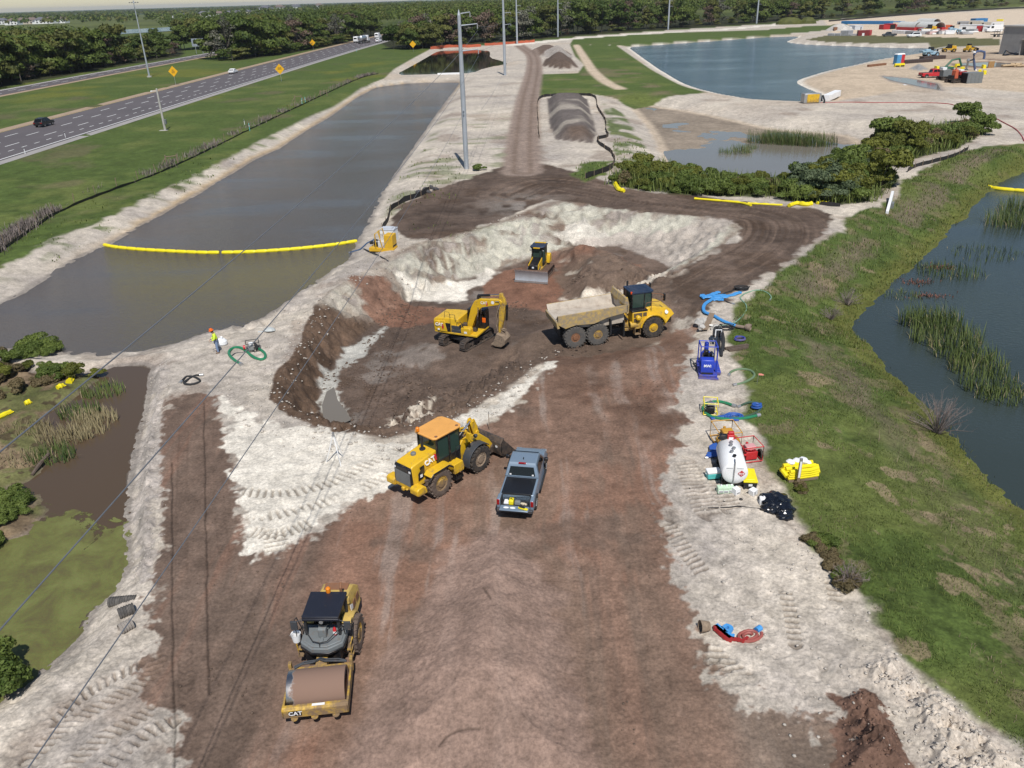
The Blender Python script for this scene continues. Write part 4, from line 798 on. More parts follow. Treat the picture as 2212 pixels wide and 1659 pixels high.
b=MB();b.plan([(.2,-.34),(.2,.34),(-.16,.87),(-1.15,.93),(-1.15,-.93),(-.16,-.87)],1.18,1.30);b.box(-1.2,-.1,-.7,.7,.6,1.2);b.build('platform_skirt',BLK,T,.02)
b=MB();b.prism([(-.62,1.56),(-.62,1.95),(-.48,2.0),(-.36,1.95),(-.36,1.56)],-.16,.16);b.box(-.36,-.06,-.07,.07,1.56,1.62);b.build('steering_console',GRY,T,.03)
b=MB();b.lathe([(.20,0),(.225,.015),(.20,.03),(.18,.015),(.20,0)],(-.66,.02,1.98),(-.3,0,1),20);b.build('steering_wheel',BLKM,T)
b=MB();b.box(-1.35,-.85,-.28,.28,1.72,1.9);b.box(-1.45,-1.3,-.28,.28,1.8,2.35);b.build('seat',BLKM,T,.05)
b=MB();b.lathe([(.07,0),(.07,.28),(.03,.34),(0,.34)],(-.55,.46,1.58),(0,0,1),12);b.build('fire_extinguisher',RED,T);b=MB();b.lathe([(.085,0),(.085,.13)],(-.55,.46,1.64),(0,0,1),12);b.build('extinguisher_label',WHTC,T)
b=MB()
b.tube([(-.9,.86,1.5),(-.55,.80,2.02),(.0,.28,1.72),(.06,0,1.70),(.0,-.28,1.72),(-.55,-.80,2.02),(-.9,-.86,1.5)],.022,6);b.tube([(.06,0,1.7),(.10,0,1.52)],.02,6);b.tube([(-.55,.80,2.0),(-.62,.84,1.5)],.02,6);b.tube([(-.55,-.80,2.0),(-.62,-.84,1.5)],.02,6)
for s_ in(1,-1):b.tube([(-1.0,.95*s_,1.2),(-.9,1.12*s_,2.1),(-.7,1.14*s_,2.15),(-.62,1.12*s_,1.4)],.022,6)
b.build('handrail',BLKM,T)
b=MB()
for(x,y)in((-.55,.66),(-.55,-.66),(-1.75,.66),(-1.75,-.66)):b=MB();b.box(x-.05,x+.05,y-.05,y+.05,1.5,2.46);b.build('canopy_post',BLKM,T)
b=MB();b.plan([(-.42,-.72),(-.42,.72),(-1.9,.74),(-1.9,-.74)],2.92,3.04);b.box(-.44,-.40,-.72,.72,2.84,2.95);b.build('canopy',paint('dark_canopy',(.014,.016,.026),.5,dirt=.06),T,.03)
b=MB();b.lathe([(.09,0),(.10,.05),(.095,.2),(.06,.24),(0,.24)],(-1.86,.0,3.04),(0,0,1),14);b.build('beacon',AMB,T)
for s_ in(1,-1):
    b=MB();b.tube([(-.48,.7*s_,2.86),(-.38,1.05*s_,2.8)],.02,6);b.box(-.42,-.34,1.05*s_-.13,1.05*s_+.13,2.45,2.85);b.build('mirror',DGRY,T,.03)
b=MB();b.cyl((-.46,.02,2.78),(-.40,.02,2.78),.08,12);b.build('work_lamp',LGRY,T)
for s_ in(1,-1):wheel(T,-1.45,.88*s_,.78,.62,RUBM,YELD,.55,18,.06)
b=MB();b.prism([(-1.72,1.0),(-1.72,2.02),(-2.1,2.06),(-3.2,1.86),(-3.45,1.6),(-3.45,.75),(-2.3,.7),(-2.2,1.0)],-.80,.80,top=lambda x,z:.2 if z>1.7 else 0);b.build('engine_hood',YELS,T,.06)
for s_ in(1,-1):
    b=MB();b.prism([(-2.35,1.3),(-2.3,1.62),(-2.62,1.62),(-2.7,1.3)],*sorted((.78*s_,.802*s_)));b.prism([(-2.85,1.2),(-2.8,1.55),(-3.2,1.48),(-3.3,1.15)],*sorted((.78*s_,.803*s_)));b.build('side_vent',RUST,T)
    b=MB();b.prism([(-1.95,1.5),(-1.9,1.85),(-2.25,1.62),(-2.25,1.4)],*sorted((.78*s_,.804*s_)));b.build('sticker',WHT,T)
    b=MB();b.tube([(-.35,1.05*s_,.55),(-.35,1.08*s_,1.3),(-.75,1.08*s_,1.3),(-.75,1.05*s_,.55),(-.35,1.05*s_,.55)],.025,6);b.box(-.74,-.36,*sorted((.9*s_,1.1*s_)),.55,.6);b.box(-.74,-.36,*sorted((.9*s_,1.1*s_)),.9,.94);b.build('step',YELD,T)
    b=MB();pr=[(-1.45+.92*math.cos(rad(a)),.76+.92*math.sin(rad(a)))for a in range(70,171,20)]+[(-1.45+.84*math.cos(rad(a)),.76+.84*math.sin(rad(a)))for a in range(170,69,-20)];b.prism(pr,*sorted((.55*s_,1.0*s_)));b.build('rear_fender',YELS,T,.02)
b=MB();b.box(-3.15,-2.1,-.5,.5,1.9,1.95);b.build('radiator_screen',RUST,T)
b=MB();b.tube([(-2.15,.42,1.95),(-2.15,.42,2.55),(-2.3,.42,2.7)],.055,10);b.build('exhaust_pipe',RUST,T)
b=MB();b.cyl((-2.05,.66,1.85),(-2.05,.66,2.12),.09,12);b.build('air_intake',YELS,T)
_ra=rad(-8);_R=Matrix.Translation((.1,0,0))@Matrix.Rotation(_ra,4,'Z')@Matrix.Translation((-.1,0,0))
for o in[q for q in MADE[_n0:]if q.parent==T]:
    o.matrix_local=_R
    if o.name.split('.')[0]in('canopy','canopy_post','beacon','mirror','work_lamp'):o.matrix_local=Matrix.Translation((0,0,-.48))@_R if o.name.split('.')[0]!='canopy_post' else _R
b=thing('bucket','white plastic bucket hanging beside the roller platform','bucket',(X_ROLL[0]+.0,X_ROLL[1],0),H_ROLL)
q=MB();q.lathe([(0,0),(.15,0),(.185,.36),(.195,.37),(.17,.35),(.14,.03)],(-.62,-1.0,1.3),(0,0,1),20);q.build('pail',WHTC,b);q=MB();q.lathe([(.16,0),(.16,.05)],(-.62,-1.0,1.44),(0,0,1),20);q.tube([(-.60,-1.26,1.66),(-.52,-1.08,1.44),(-.60,-.9,1.66)],.006,5);q.build('handle',LGRY,b)
# --- grey pickup
def pickup(name,label,loc,h,pm,cover=True,open_gate=True,s=1.0,group=None):
    T=thing(name,label,'pickup truck',loc,h,group,s)
    hw=.96
    b=MB();b.prism([(-2.72,.45),(-2.72,1.08),(-.55,1.10),(-.5,1.18),(1.15,1.18),(1.45,1.16),(2.5,1.06),(2.74,.92),(2.78,.5),(2.3,.38),(-2.3,.38)],-hw,hw,top=lambda x,z:.09*max(0,(z-.8)/.4)+(.10 if x>2.4 else 0))
    bo=b.build('body',pm,T,.05)
    b=MB();b.prism([(-.62,1.12),(-.42,1.72),(-.28,1.83),(.55,1.86),(.86,1.80),(1.62,1.16)],-.92,.92,top=lambda x,z:.20*max(0,(z-1.12)/.72));cab=b.build('cab',pm,T,.04)
    b=MB();b.add([(-.615,-.72,1.22),(-.615,.72,1.22),(-.46,.62,1.66),(-.46,-.62,1.66)],[(0,1,2,3)]);b.add([(-.60,-.72,1.22),(-.60,.72,1.22),(-.44,.62,1.66),(-.44,-.62,1.66)],[(0,1,2,3)]);b.build('rear_window',GLS,cab,smooth=0)
    b=MB();b.add([(1.56,-.78,1.235),(1.56,.78,1.235),(.93,.66,1.80),(.93,-.66,1.80)],[(0,1,2,3)]);b.build('windscreen',GLS,cab,smooth=0)
    for y in(1,-1):
        b=MB();b.add([(-.38,.905*y,1.24),(.45,.905*y,1.24),(.45,.80*y,1.72),(-.22,.80*y,1.72)],[(0,1,2,3)]);b.add([(.52,.905*y,1.24),(1.30,.905*y,1.24),(.80,.80*y,1.74),(.52,.80*y,1.74)],[(0,1,2,3)]);b.build('side_window',GLS,cab,smooth=0)
        b=MB();b.box(1.0,1.18,*sorted((.95*y,1.17*y)),1.2,1.38);b.build('mirror',BLK,T,.03)
        b=MB();b.box(-2.74,-2.60,*sorted((.80*y,.945*y)),.74,1.06);b.build('tail_light',REDG,T,.015)
        b=MB();b.box(2.60,2.76,*sorted((.55*y,.86*y)),.78,.94);b.build('headlight',LGRY,T,.02)
        b=MB();b.box(-.55,1.5,*sorted((.93*y,1.04*y)),.34,.40);b.build('side_step',BLKM,T)
        for x in(-1.72,1.76):
            wheel(T,x,.84*y,.385,.26,RUB,LGRY,.62,24,.01,dish=.1,chev=0)
            b=MB();pr=[(x+.46*math.cos(rad(a)),.40+.46*math.sin(rad(a)))for a in range(0,181,20)];b.prism(pr,*sorted((.955*y,.966*y)));b.build('wheel_arch',BLKM,T,smooth=0)
    b=MB();b.box(-.40,-.30,-.2,.2,1.80,1.86);b.build('brake_light',REDG,T,.01);b=MB();b.box(.0,.12,-.02,.02,1.84,1.92);b.build('antenna',BLK,T)
    for y in(.5,-.5):
        b=MB();b.box(-.640,-.618,y*1.2-.05,y*1.2+.05,1.24,1.32);b.build('sticker',WHTC,T)
    if cover:
        b=MB();b.box(-2.18,-.66,-.80,.80,1.10,1.125);b.build('bed_cover',paint('clean_black_vinyl',(.010,.011,.014),.45),T,.01)
        b=MB();b.box(-2.70,-2.18,-.74,.74,.70,.72);b.box(-2.70,-2.18,-.76,-.72,.70,1.08);b.box(-2.70,-2.18,.72,.76,.70,1.08);b.box(-2.2,-2.18,-.74,.74,.7,1.1);b.build('bed_liner',BLKM,T)
    else:
        b=MB();b.box(-2.6,-.7,-.74,.74,1.085,1.10);b.build('bed_liner',BLKM,T)
    b=MB();b.box(-2.88,-2.70,-.92,.92,.42,.60);b.build('rear_bumper',DGRY,T,.03);b=MB();b.box(2.66,2.84,-.9,.9,.42,.62);b.build('front_bumper',DGRY,T,.04)
    b=MB()
    if open_gate:b.box(-3.18,-2.74,-.74,.74,.70,.76)
    else:b.box(-2.75,-2.70,-.74,.74,.66,1.06)
    b.build('tailgate',pm,T,.02);return T
# the bed of this one is cut open behind its cover
T=pickup('pickup_truck','grey four door pickup with black bed cover and lowered tailgate',(*X_PICK,0),H_PICK,PGRY)
bd=[o for o in T.children if o.name.startswith('body')][0]
bm=bmesh.new();bm.from_mesh(bd.data);bmesh.ops.bisect_plane(bm,geom=bm.verts[:]+bm.edges[:]+bm.faces[:],plane_co=(-2.2,0,0),plane_no=(-1,0,0),clear_outer=True)
ed_=[e for e in bm.edges if e.is_boundary];bmesh.ops.contextual_create(bm,geom=ed_);bm.to_mesh(bd.data);bm.free()
for y in(1,-1):
    b=MB();b.prism([(-2.72,.45),(-2.72,1.08),(-2.19,1.083),(-2.19,.45)],*sorted((.76*y,.95*y)),top=lambda x,z:0);b.build('bed_side',PGRY,T,.04)
b=MB();b.box(-2.70,-2.19,-.76,.76,.40,.68);b.build('bed_floor',PGRY,T)
for y in(.42,.08):
    b=MB();b.lathe([(0,.012),(.115,.012),(.115,0)],(0,0,0),(0,0,1),20,Matrix.Translation((-2.95,y,.757))@Matrix.Diagonal((.62,1.25,1,1)));b.build('tailgate_sticker',WHTC,T)
cz,sz=math.cos(H_PICK),math.sin(H_PICK)
def onpick(x,y):return(X_PICK[0]+x*cz-y*sz,X_PICK[1]+x*sz+y*cz)
def small(name,label,cat,xy,z,rz=0.0,group=None):return thing(name,label,cat,(*xy,z),rz,group)
t=small('power_tool','yellow and black cut-off tool lying on the lowered tailgate','power tool',onpick(-2.98,-.42),.765,H_PICK+1.25)
b=MB();b.box(-.22,.22,-.07,.07,0,.09);b.box(-.3,-.18,-.09,.05,0,.07);b.build('casing',YBM,t,.03);b=MB();b.box(-.14,.16,-.05,.05,.09,.13);b.tube([(-.1,0,.1),(0,0,.17),(.12,0,.1)],.015,6);b.build('handle',BLKM,t)
t=small('tool_case','yellow tool case in the open end of the pickup bed','tool case',onpick(-2.50,.22),.72,H_PICK)
b=MB();b.box(-.16,.16,-.12,.12,0,.26);b.build('case',YBM,t,.03);b=MB();b.tube([(-.02,-.08,.26),(0,0,.32),(.02,.08,.26)],.015,6);b.build('handle',BLKM,t)
t=small('paper_roll','white paper bundle at the left end of the pickup bed','bundle',onpick(-2.52,.48),.72,H_PICK);b=MB();b.box(-.12,.12,-.14,.14,0,.14,ty=.03);b.box(-.05,.1,-.08,.1,.14,.2);b.build('wrapping',WHTC,t,.04)
t=small('rag_heap','cream work gloves heaped at the right end of the pickup bed','gloves',onpick(-2.52,-.42),.72,H_PICK);b=MB()
for k in range(7):b.lathe([(0,0),(.06,.02),(.05,.08),(0,.09)],(random.uniform(-.1,.1),random.uniform(-.14,.14),.03*(k%3)),(random.uniform(-.5,.5),.3,1),8)
b.build('fabric',paint('cream_cloth',(.6,.52,.38),.9),t)
t=small('tool_bag','dark blue grey tool bag in the middle of the pickup bed','bag',onpick(-2.5,-.1),.72,H_PICK);b=MB();b.box(-.14,.14,-.17,.17,0,.2,tx=.05,ty=.03);b.build('fabric',GRY,t,.04)

# --- articulated dump truck; origin under the rear axle
T=thing('dump_truck','yellow articulated dump truck with dusty empty bed, in the pit','dump truck',(*X_TRUCK,Z_TRUCK),H_TRUCK)
for x,rm,tm in((0,RUST,RUBD),(1.86,YELD,RUBD),(6.55,YEL,RUB)):
    for y in(1.18,-1.18):wheel(T,x,y,.90,.64,tm,rm,.42,22,.05,dish=.12)
DB=paint('scraped_dump_body',(.50,.34,.10),.7,dirt=.62,scale=1.6,dcol=(.26,.215,.17));DBI=paint('dusty_bed_steel',(.46,.40,.33),.75,dirt=.35,scale=1.0,dcol=(.30,.24,.19))
_n0=len(MADE)
b=MB();hw=1.5
side=[(-2.05,2.72),(3.7,3.0),(3.7,2.4),(1.95,2.12),(.9,1.75),(-.6,1.82),(-1.45,1.62),(-2.05,2.0)]
for s_ in(1,-1):b.prism(side,*sorted((hw*s_,(hw-.10)*s_)))
b.prism([(3.55,2.2),(3.55,3.0),(3.32,3.05),(3.45,3.55),(3.62,3.55),(3.75,3.0),(3.75,2.3)],-hw,hw);body=b.build('dump_body',DB,T,.02)
b=MB();b.prism([(-2.15,2.25),(-2.1,2.32),(3.5,2.22),(3.5,1.45),(1.9,1.35),(.6,1.42),(-1.2,1.55)],-hw+.35,hw-.35)
for s_ in(1,-1):b.add([(-2.1,(hw-.101)*s_,2.70),(3.5,(hw-.101)*s_,2.98),(3.5,(hw-.42)*s_,2.225),(-2.1,(hw-.42)*s_,2.325)],[(0,1,2,3)]);b.add([(3.5,(hw-.12)*s_,2.9),(3.5,(hw-.42)*s_,2.22),(3.45,.1,2.22),(3.45,.1,2.9)],[(0,1,2,3)])
b.build('bed_floor',DBI,body)
b=MB();b.prism([(-2.28,2.2),(-2.05,2.74),(-1.95,2.74),(-2.05,1.66),(-2.2,1.7)],-hw,hw)if False else None;b.prism([(-2.2,2.2),(-2.1,2.30),(-1.9,1.7),(-2.1,1.66)],-hw+.02,hw-.02);b.build('tail_lip',DB,body,.02)
for s_ in(1,-1):
    b=MB();b.prism([(3.46,3.0),(3.50,3.62),(3.60,3.62),(3.72,2.6)],*sorted(((hw-.02)*s_,(hw-.12)*s_)));b.prism([(3.46,2.7),(3.46,3.5),(3.6,3.5),(3.6,2.7)],*sorted((0,(hw-.1)*s_)));b.build('headboard',YELD if s_<0 else DB,body,.02)
for o in[q for q in MADE[_n0:]if q.parent==T]:o.location=(.62,0,.12)
b=MB();b.box(-1.0,3.9,-.55,.55,.85,1.35);b.box(-.9,2.8,-.42,.42,.6,.95);b.box(3.6,5.4,-.35,.35,.8,1.2);b.box(-.5,.5,-1.0,1.0,.75,1.05);b.box(1.4,2.3,-1.0,1.0,.75,1.05);b.build('rear_chassis',BLKM,T,.02)
for s_ in(1,-1):
    b=MB();b.cyl((1.5,.98*s_,1.95),(3.6,.75*s_,1.25),.11,12);b.build('hoist_cylinder',BLK,T);b=MB();b.cyl((3.4,.77*s_,1.32),(4.0,.7*s_,1.1),.07,10);b.build('piston_rod',CHR,T)
    b=MB();b.box(2.86,2.96,*sorted((.75*s_,1.5*s_)),.75,2.0);b.build('mudflap',BLKM,T)
    b=MB();b.box(4.0,4.12,*sorted((.6*s_,1.35*s_)),.55,1.9)if False else b.box(4.02,4.1,*sorted((.7*s_,1.42*s_)),.5,1.75);b.build('mudflap',BLKM,T)
b=MB();b.box(4.2,5.7,-.9,.9,1.0,1.25);b.box(4.3,5.6,-1.0,1.0,.72,.92);b.box(4.2,4.8,-.5,.5,1.2,1.8);b.lathe([(.28,0),(.28,.7),(.2,.75),(0,.75)],(4.6,-1.15,1.25),(1,0,0),14);b.build('front_chassis',YELD,T,.02)
b=MB();b.box(4.95,5.2,-1.02,-.8,1.4,1.65);b.build('sticker',WHTC,T)
b=MB();b.cyl((3.9,-.7,2.3),(4.6,-.6,1.5),.12,10);b.tube([(4.0,-.4,1.4),(4.4,-.5,2.2),(4.9,-.4,1.6)],.05,6);b.build('hydraulic_hose',BLKM,T)
_n0=len(MADE)
b=MB();b.box(4.3,5.55,-1.35,1.35,1.75,2.62);b.build('engine_housing',YEL,T,.04)
b=MB()
for(x0,x1,z0,z1)in((4.42,5.1,2.2,2.55),(4.42,5.1,1.82,2.12),(5.2,5.5,2.25,2.55)):b.box(x0,x1,-1.365,-1.345,z0,z1)
b.build('side_grille',paint('brown_grille',(.10,.07,.04),.7,dirt=.3),T);b=MB();b.lathe([(.2,0),(.2,.25),(.1,.32),(0,.32)],(4.75,-1.35,2.2),(0,-1,0),14);b.build('air_cleaner',YEL,T)
b=MB();b.box(4.25,5.6,-1.32,1.32,2.62,2.76);b.build('deck',BLK,T,.02)
b=MB();cx0,cx1,cw=4.42,6.1,.86
for x in(cx0,5.45,cx1-.05):
    for y in(cw,-cw):b.box(x-.05,x+.05,y-.05,y+.05,2.6,4.0)
b.box(cx0,cx1,-cw,cw,2.0,2.85);b.box(5.45,cx1,-cw-.01,cw+.01,1.95,2.9);cab=b.build('cab',BLK,T,.03)
b=MB()
for y in(1,-1):b.box(cx0+.05,5.40,y*cw-.01,y*cw+.01,2.85,3.98);b.box(5.50,cx1-.1,y*cw-.012,y*cw+.012,2.75,3.98)
b.box(cx0-.012,cx0+.005,-cw+.04,cw-.04,2.85,3.98);b.box(cx1-.01,cx1+.008,-cw+.04,cw-.04,2.8,3.98);b.build('window',GLSG,cab,smooth=0)
b=MB();b.box(4.9,5.4,-.3,.3,2.9,3.05);b.box(4.85,4.95,-.3,.3,3.0,3.6);b.build('seat',DGRY,cab,.04)
b=MB();b.plan([(cx0-.1,-.8),(cx0,-.92),(cx1-.1,-.92),(cx1+.15,-.75),(cx1+.15,.75),(cx1-.1,.92),(cx0,.92),(cx0-.1,.8)],3.98,4.12)
for k in range(5):b.box(cx0+.1,cx1-.1,-.7+k*.32,-.6+k*.32,4.12,4.15)
b.build('cab_roof',paint('dark_blue_roof',(.02,.035,.07),.45,dirt=.1),T,.03)
b=MB();b.lathe([(.07,0),(.08,.16),(0,.2)],(cx0-.06,-.8,4.0),(0,0,1),12);b.build('beacon',paint('red_orange_lamp',(.7,.08,.01),.3),T);b=MB();b.cyl((4.7,.9,2.7),(4.7,.9,4.5),.08,10);b.build('exhaust_stack',BLKM,T)
plate('cab_sticker',WHTC,T,(5.8,-cw-.014,2.62),(1,0,0),(0,0,1),.3,.16,.004)
for o in[q for q in MADE[_n0:]if q.parent==T]:o.location=(.45,0,-.30)
b=MB();b.prism([(5.55,1.55),(5.55,2.1),(6.1,2.5),(6.6,2.55),(7.7,2.34),(8.2,2.1),(8.42,1.75),(8.1,1.5),(7.6,.95),(7.45,.95),(7.45,1.55)],-1.35,1.35,top=lambda x,z:.35*max(0,(z-1.75)/.85)+(.15 if x>7.9 else 0));b.build('front_hood',YEL,T,.06)
for s_ in(1,-1):
    pr=[(6.55+1.15*math.cos(rad(a)),.92+1.12*math.sin(rad(a)))for a in range(15,176,16)]+[(6.55+1.0*math.cos(rad(a)),.92+1.0*math.sin(rad(a)))for a in range(175,14,-16)]
    b=MB();b.prism(pr,*sorted((.95*s_,1.5*s_)));b.build('front_fender',YEL,T,.03)
    b=MB();b.lathe([(0,.012),(.17,.012),(.17,0)],(7.75,1.13*s_,2.0),(.25,s_,.35),18);b.build('round_sticker',WHTC,T)
    b=MB();b.box(5.0,5.5,*sorted((1.0*s_,1.45*s_)),.45,.5);b.box(5.0,5.04,*sorted((1.0*s_,1.4*s_)),.45,.95);b.box(5.46,5.5,*sorted((1.0*s_,1.4*s_)),.45,.95);b.prism([(5.0,.95),(5.35,1.75),(5.6,1.75),(5.5,.95)],*sorted((1.0*s_,1.4*s_)));b.build('step',YELD,T,.02)
    b=MB();b.tube([(5.75,1.2*s_,2.1),(5.9,1.3*s_,3.0),(6.3,1.3*s_,3.05),(6.4,1.2*s_,2.3)],.025,6);b.tube([(6.5,.9*s_,3.6),(7.1,1.25*s_,3.6),(7.35,1.4*s_,3.5)],.03,6);b.tube([(6.5,.9*s_,2.9),(7.0,1.2*s_,3.0),(7.35,1.4*s_,3.3)],.025,6);b.build('handrail',RUST,T)
    b=MB();b.box(7.3,7.4,1.4*s_-.14,1.4*s_+.14,3.1,3.65);b.build('mirror',BLK,T,.02)
b=MB();b.box(7.9,8.28,-1.0,1.0,1.0,1.5);b.build('front_bumper',BLK,T,.05)
b=MB();b.box(7.75,7.8,-.4,.4,2.0,2.1);b.build('hood_vent',BLK,T)

# --- excavator; undercarriage turned under the house
T=thing('excavator','yellow excavator with boom raised over its cab, in the pit','excavator',(*X_EXC,Z_EXC),0,None,.89)
_n0=len(MADE)
for s_ in(1,-1):tracks(T,*sorted((.92*s_,1.52*s_)),-1.78,1.78,.45,TRKM,shoes=46)
b=MB();b.box(-1.2,1.2,-1.0,1.0,.45,.85);b.cyl((0,0,.85),(0,0,1.1),.7,20);b.build('undercarriage',BLKM,T,.03)
for o in[q for q in MADE[_n0:]if q.parent==T]:o.matrix_local=Matrix.Rotation(H_EXCT,4,'Z')
_n0=len(MADE)
b=MB();b.plan([(-2.75,-1.0),(-2.6,-1.28),(-1.0,-1.36),(1.75,-1.36),(1.75,1.36),(-1.0,1.36),(-2.6,1.28),(-2.75,1.0)],1.08,1.26);b.build('house_floor',YEL,T,.03)
b=MB();b.plan([(-2.8,-.95),(-2.62,-1.3),(-1.95,-1.4),(-1.95,1.4),(-2.62,1.3),(-2.8,.95)],1.26,2.25);b.build('counterweight',YEL,T,.08)
b=MB();b.prism([(-2.62,2.2),(-2.55,2.42),(-1.2,2.55),(-.15,2.55),(-.15,1.26),(-1.95,1.26),(-1.95,2.2)],-1.3,1.3,top=lambda x,z:.12 if z>2.3 else 0);b.build('engine_hood',YEL,T,.06)
b=MB();b.box(-1.9,-.9,-1.385,-1.3,1.3,2.1);b.build('engine_door',BLK,T,.02)
b=MB();b.prism([(-1.95,1.26),(-1.95,2.3),(-1.45,2.3),(-1.2,1.26)],-1.4,-1.3);b.build('rear_door',YEL,T,.03)
plate('logo_plate',RED,T,(-1.72,-1.405,1.78),(1,0,0),(0,0,1),.34,.52,.004,[(-.1,-.5),(.35,-.5),(.5,-.1),(.3,.35),(-.1,.35)]);lettering('lettering','CAT',WHTC,T,(-2.02,-1.415,1.9),(1,0,0),(0,0,1),.40,.02)
plate('sticker',WHTC,T,(-2.1,-1.405,1.42),(1,0,0),(0,0,1),.2,.14,.02)
b=MB();b.box(-.85,.2,-1.34,-.78,1.26,1.55);b.box(-.85,-.1,-1.3,-.72,1.55,1.9);b.build('tread_plate',DGRY,T,.02)
b=MB();b.box(-.75,-.1,-1.28,-.78,1.9,1.98);b.build('step',YEL,T,.02);b=MB();b.prism([(.15,1.26),(.15,1.78),(.95,1.86),(1.1,1.7),(1.1,1.26)],-1.36,-.74);b.build('tool_box',YEL,T,.04)
plate('sticker',WHTC,T,(.62,-1.37,1.42),(1,0,0),(0,0,1),.28,.18,.006)
b=MB();b.tube([(-.95,-1.25,1.9),(-.95,-1.25,2.95),(-.45,-1.25,2.95),(-.4,-1.25,2.3)],.025,6);b.tube([(-.3,-1.25,1.6),(-.25,-1.28,2.3),(.15,-1.28,2.35),(.4,-1.28,1.8)],.025,6);b.tube([(-1.6,-1.1,2.5),(-1.55,-1.1,3.1),(-1.1,-1.1,3.1),(-1.0,-1.1,2.5)],.02,6);b.build('handrail',BLKM,T)
b=MB();b.box(-.1,.3,-.6,-.1,1.26,1.9);b.box(.9,1.3,-.55,-.2,1.26,1.6);b.build('hydraulics',DSTL,T,.03)
# cab on the far side
b=MB();b.box(.0,1.75,.38,1.36,1.26,2.0)
for(x,y)in((.05,.43),(.05,1.31),(1.0,.43),(1.0,1.31),(1.72,.45),(1.72,1.29)):b.box(x-.05,x+.05,y-.04,y+.04,2.0,2.95)
b.box(.0,1.72,.38,1.36,2.88,3.02);cab=b.build('cab',BLK,T,.05)
b=MB();b.box(.1,1.68,.385,.395,2.0,2.9);b.box(.1,1.68,1.345,1.355,1.6,2.9);b.box(1.73,1.745,.48,1.26,1.6,2.9);b.box(-.01,.004,.48,1.26,2.1,2.9);b.build('window',GLS,cab,smooth=0)
b=MB();b.box(1.5,1.85,.36,.40,1.9,2.35);b.build('cab_marker',ORG,T,.02)
b=MB();b.box(1.1,1.7,.40,1.34,3.02,3.08);b.build('roof_hatch',paint('blue_black',(.015,.02,.05),.4),cab,.02)
# boom: curved box girder, then stick and bucket
def girder(prof,w,name,mat,par,bevel=.03):b=MB();b.prism(prof,-w,w);return b.build(name,mat,par,bevel)
girder([(.35,1.45),(.25,1.75),(.72,3.45),(1.1,4.12),(1.6,4.38),(3.62,4.52),(3.85,4.35),(3.75,4.1),(3.45,4.02),(1.85,3.6),(1.45,3.25),(1.1,2.5),(.75,1.5),(.55,1.38)],.24,'boom',YEL,T)
plate('logo_plate',RED,T,(2.30,-.245,4.03),(1,0,.06),(0,0,1),.26,.4,.004,[(-.1,-.5),(.35,-.5),(.5,-.1),(.3,.35),(-.1,.35)]);lettering('lettering','CAT',WHTC,T,(2.05,-.255,4.06),(1,0,.08),(0,0,1),.34,.006)
b=MB();b.lathe([(0,.008),(.15,.008),(.15,0)],(2.92,-.242,4.2),(0,-1,0),16);b.build('round_sticker',WHTC,T)
b=MB();b.cyl((1.45,0,4.62),(2.6,0,4.78),.12,12);b.prism([(1.3,4.3),(1.38,4.7),(1.52,4.7),(1.62,4.35)],-.14,.14);b.build('stick_cylinder',BLK,T);b=MB();b.cyl((2.5,0,4.77),(3.72,0,4.95),.06,10);b.build('piston_rod',CHR,T)
for s_ in(1,-1):
    b=MB();b.cyl((1.3,.34*s_,1.5),(1.4,.34*s_,2.7),.1,12);b.build('boom_cylinder',BLK,T);b=MB();b.cyl((1.4,.34*s_,2.6),(1.5,.34*s_,3.6),.055,10);b.build('piston_rod',CHR,T)
girder([(3.55,5.08),(3.78,5.12),(4.05,4.55),(4.12,4.0),(3.9,2.6),(3.55,1.35),(3.35,1.35),(3.42,2.6),(3.5,3.95)],.18,'stick',YELD,T)
b=MB();b.cyl((4.22,0,3.9),(4.12,0,2.6),.1,12);b.prism([(4.0,3.75),(4.1,4.05),(4.3,4.0),(4.25,3.75)],-.12,.12);b.build('bucket_cylinder',BLK,T);b=MB();b.cyl((4.12,0,2.65),(4.02,0,1.75),.055,10);b.build('piston_rod',CHR,T)
b=MB();b.box(3.38,3.52,-.10,-.03,1.3,2.9);b.box(3.38,3.52,.03,.10,1.3,2.9);b.tube([(3.5,-.2,3.9),(3.25,-.22,3.0),(3.2,-.2,2.0),(3.3,-.2,1.5)],.05,6);b.tube([(3.5,.2,3.9),(3.2,.22,3.2),(3.1,.2,2.4),(3.3,.2,1.6)],.05,6);b.build('hose_bundle',MUDST,T)
b=MB();b.tube([(3.2,-.28,4.35),(3.55,-.3,4.4),(3.65,-.3,4.1),(3.45,-.28,3.6)],.035,6);b.build('hydraulic_hose',LGRY,T)
b=MB();b.cyl((3.5,-.1,1.65),(4.02,-.1,1.75),.06,8);b.cyl((3.5,.1,1.65),(4.02,.1,1.75),.06,8);b.cyl((4.02,0,1.75),(3.95,0,1.1),.07,8);b.build('bucket_link',MUDST,T)
b=MB();hw=.62
pr=[(3.3,1.38),(3.95,1.2),(4.2,.85),(4.12,.42),(3.78,.14),(3.2,.12),(2.95,.25),(2.95,.32),(3.3,.24),(3.72,.26),(4.02,.5),(4.07,.82),(3.86,1.1),(3.3,1.26)]
b.prism(pr,-hw,hw);sp_=[(3.3,1.32),(3.9,1.16),(4.15,.85),(4.08,.45),(3.76,.18),(3.2,.16),(3.0,.3),(3.1,.8)]
for s_ in(1,-1):b.prism(sp_,*sorted((hw*s_,(hw-.04)*s_)))
for y in(-.12,.12):b.prism([(3.3,1.3),(3.4,1.6),(3.55,1.6),(3.95,1.3),(4.0,1.15)],y-.03,y+.03)
for k in range(5):b.box(2.75,3.0,-.56+k*.26,-.44+k*.26,.22,.32)
b.build('bucket',MUDST,T,.02)
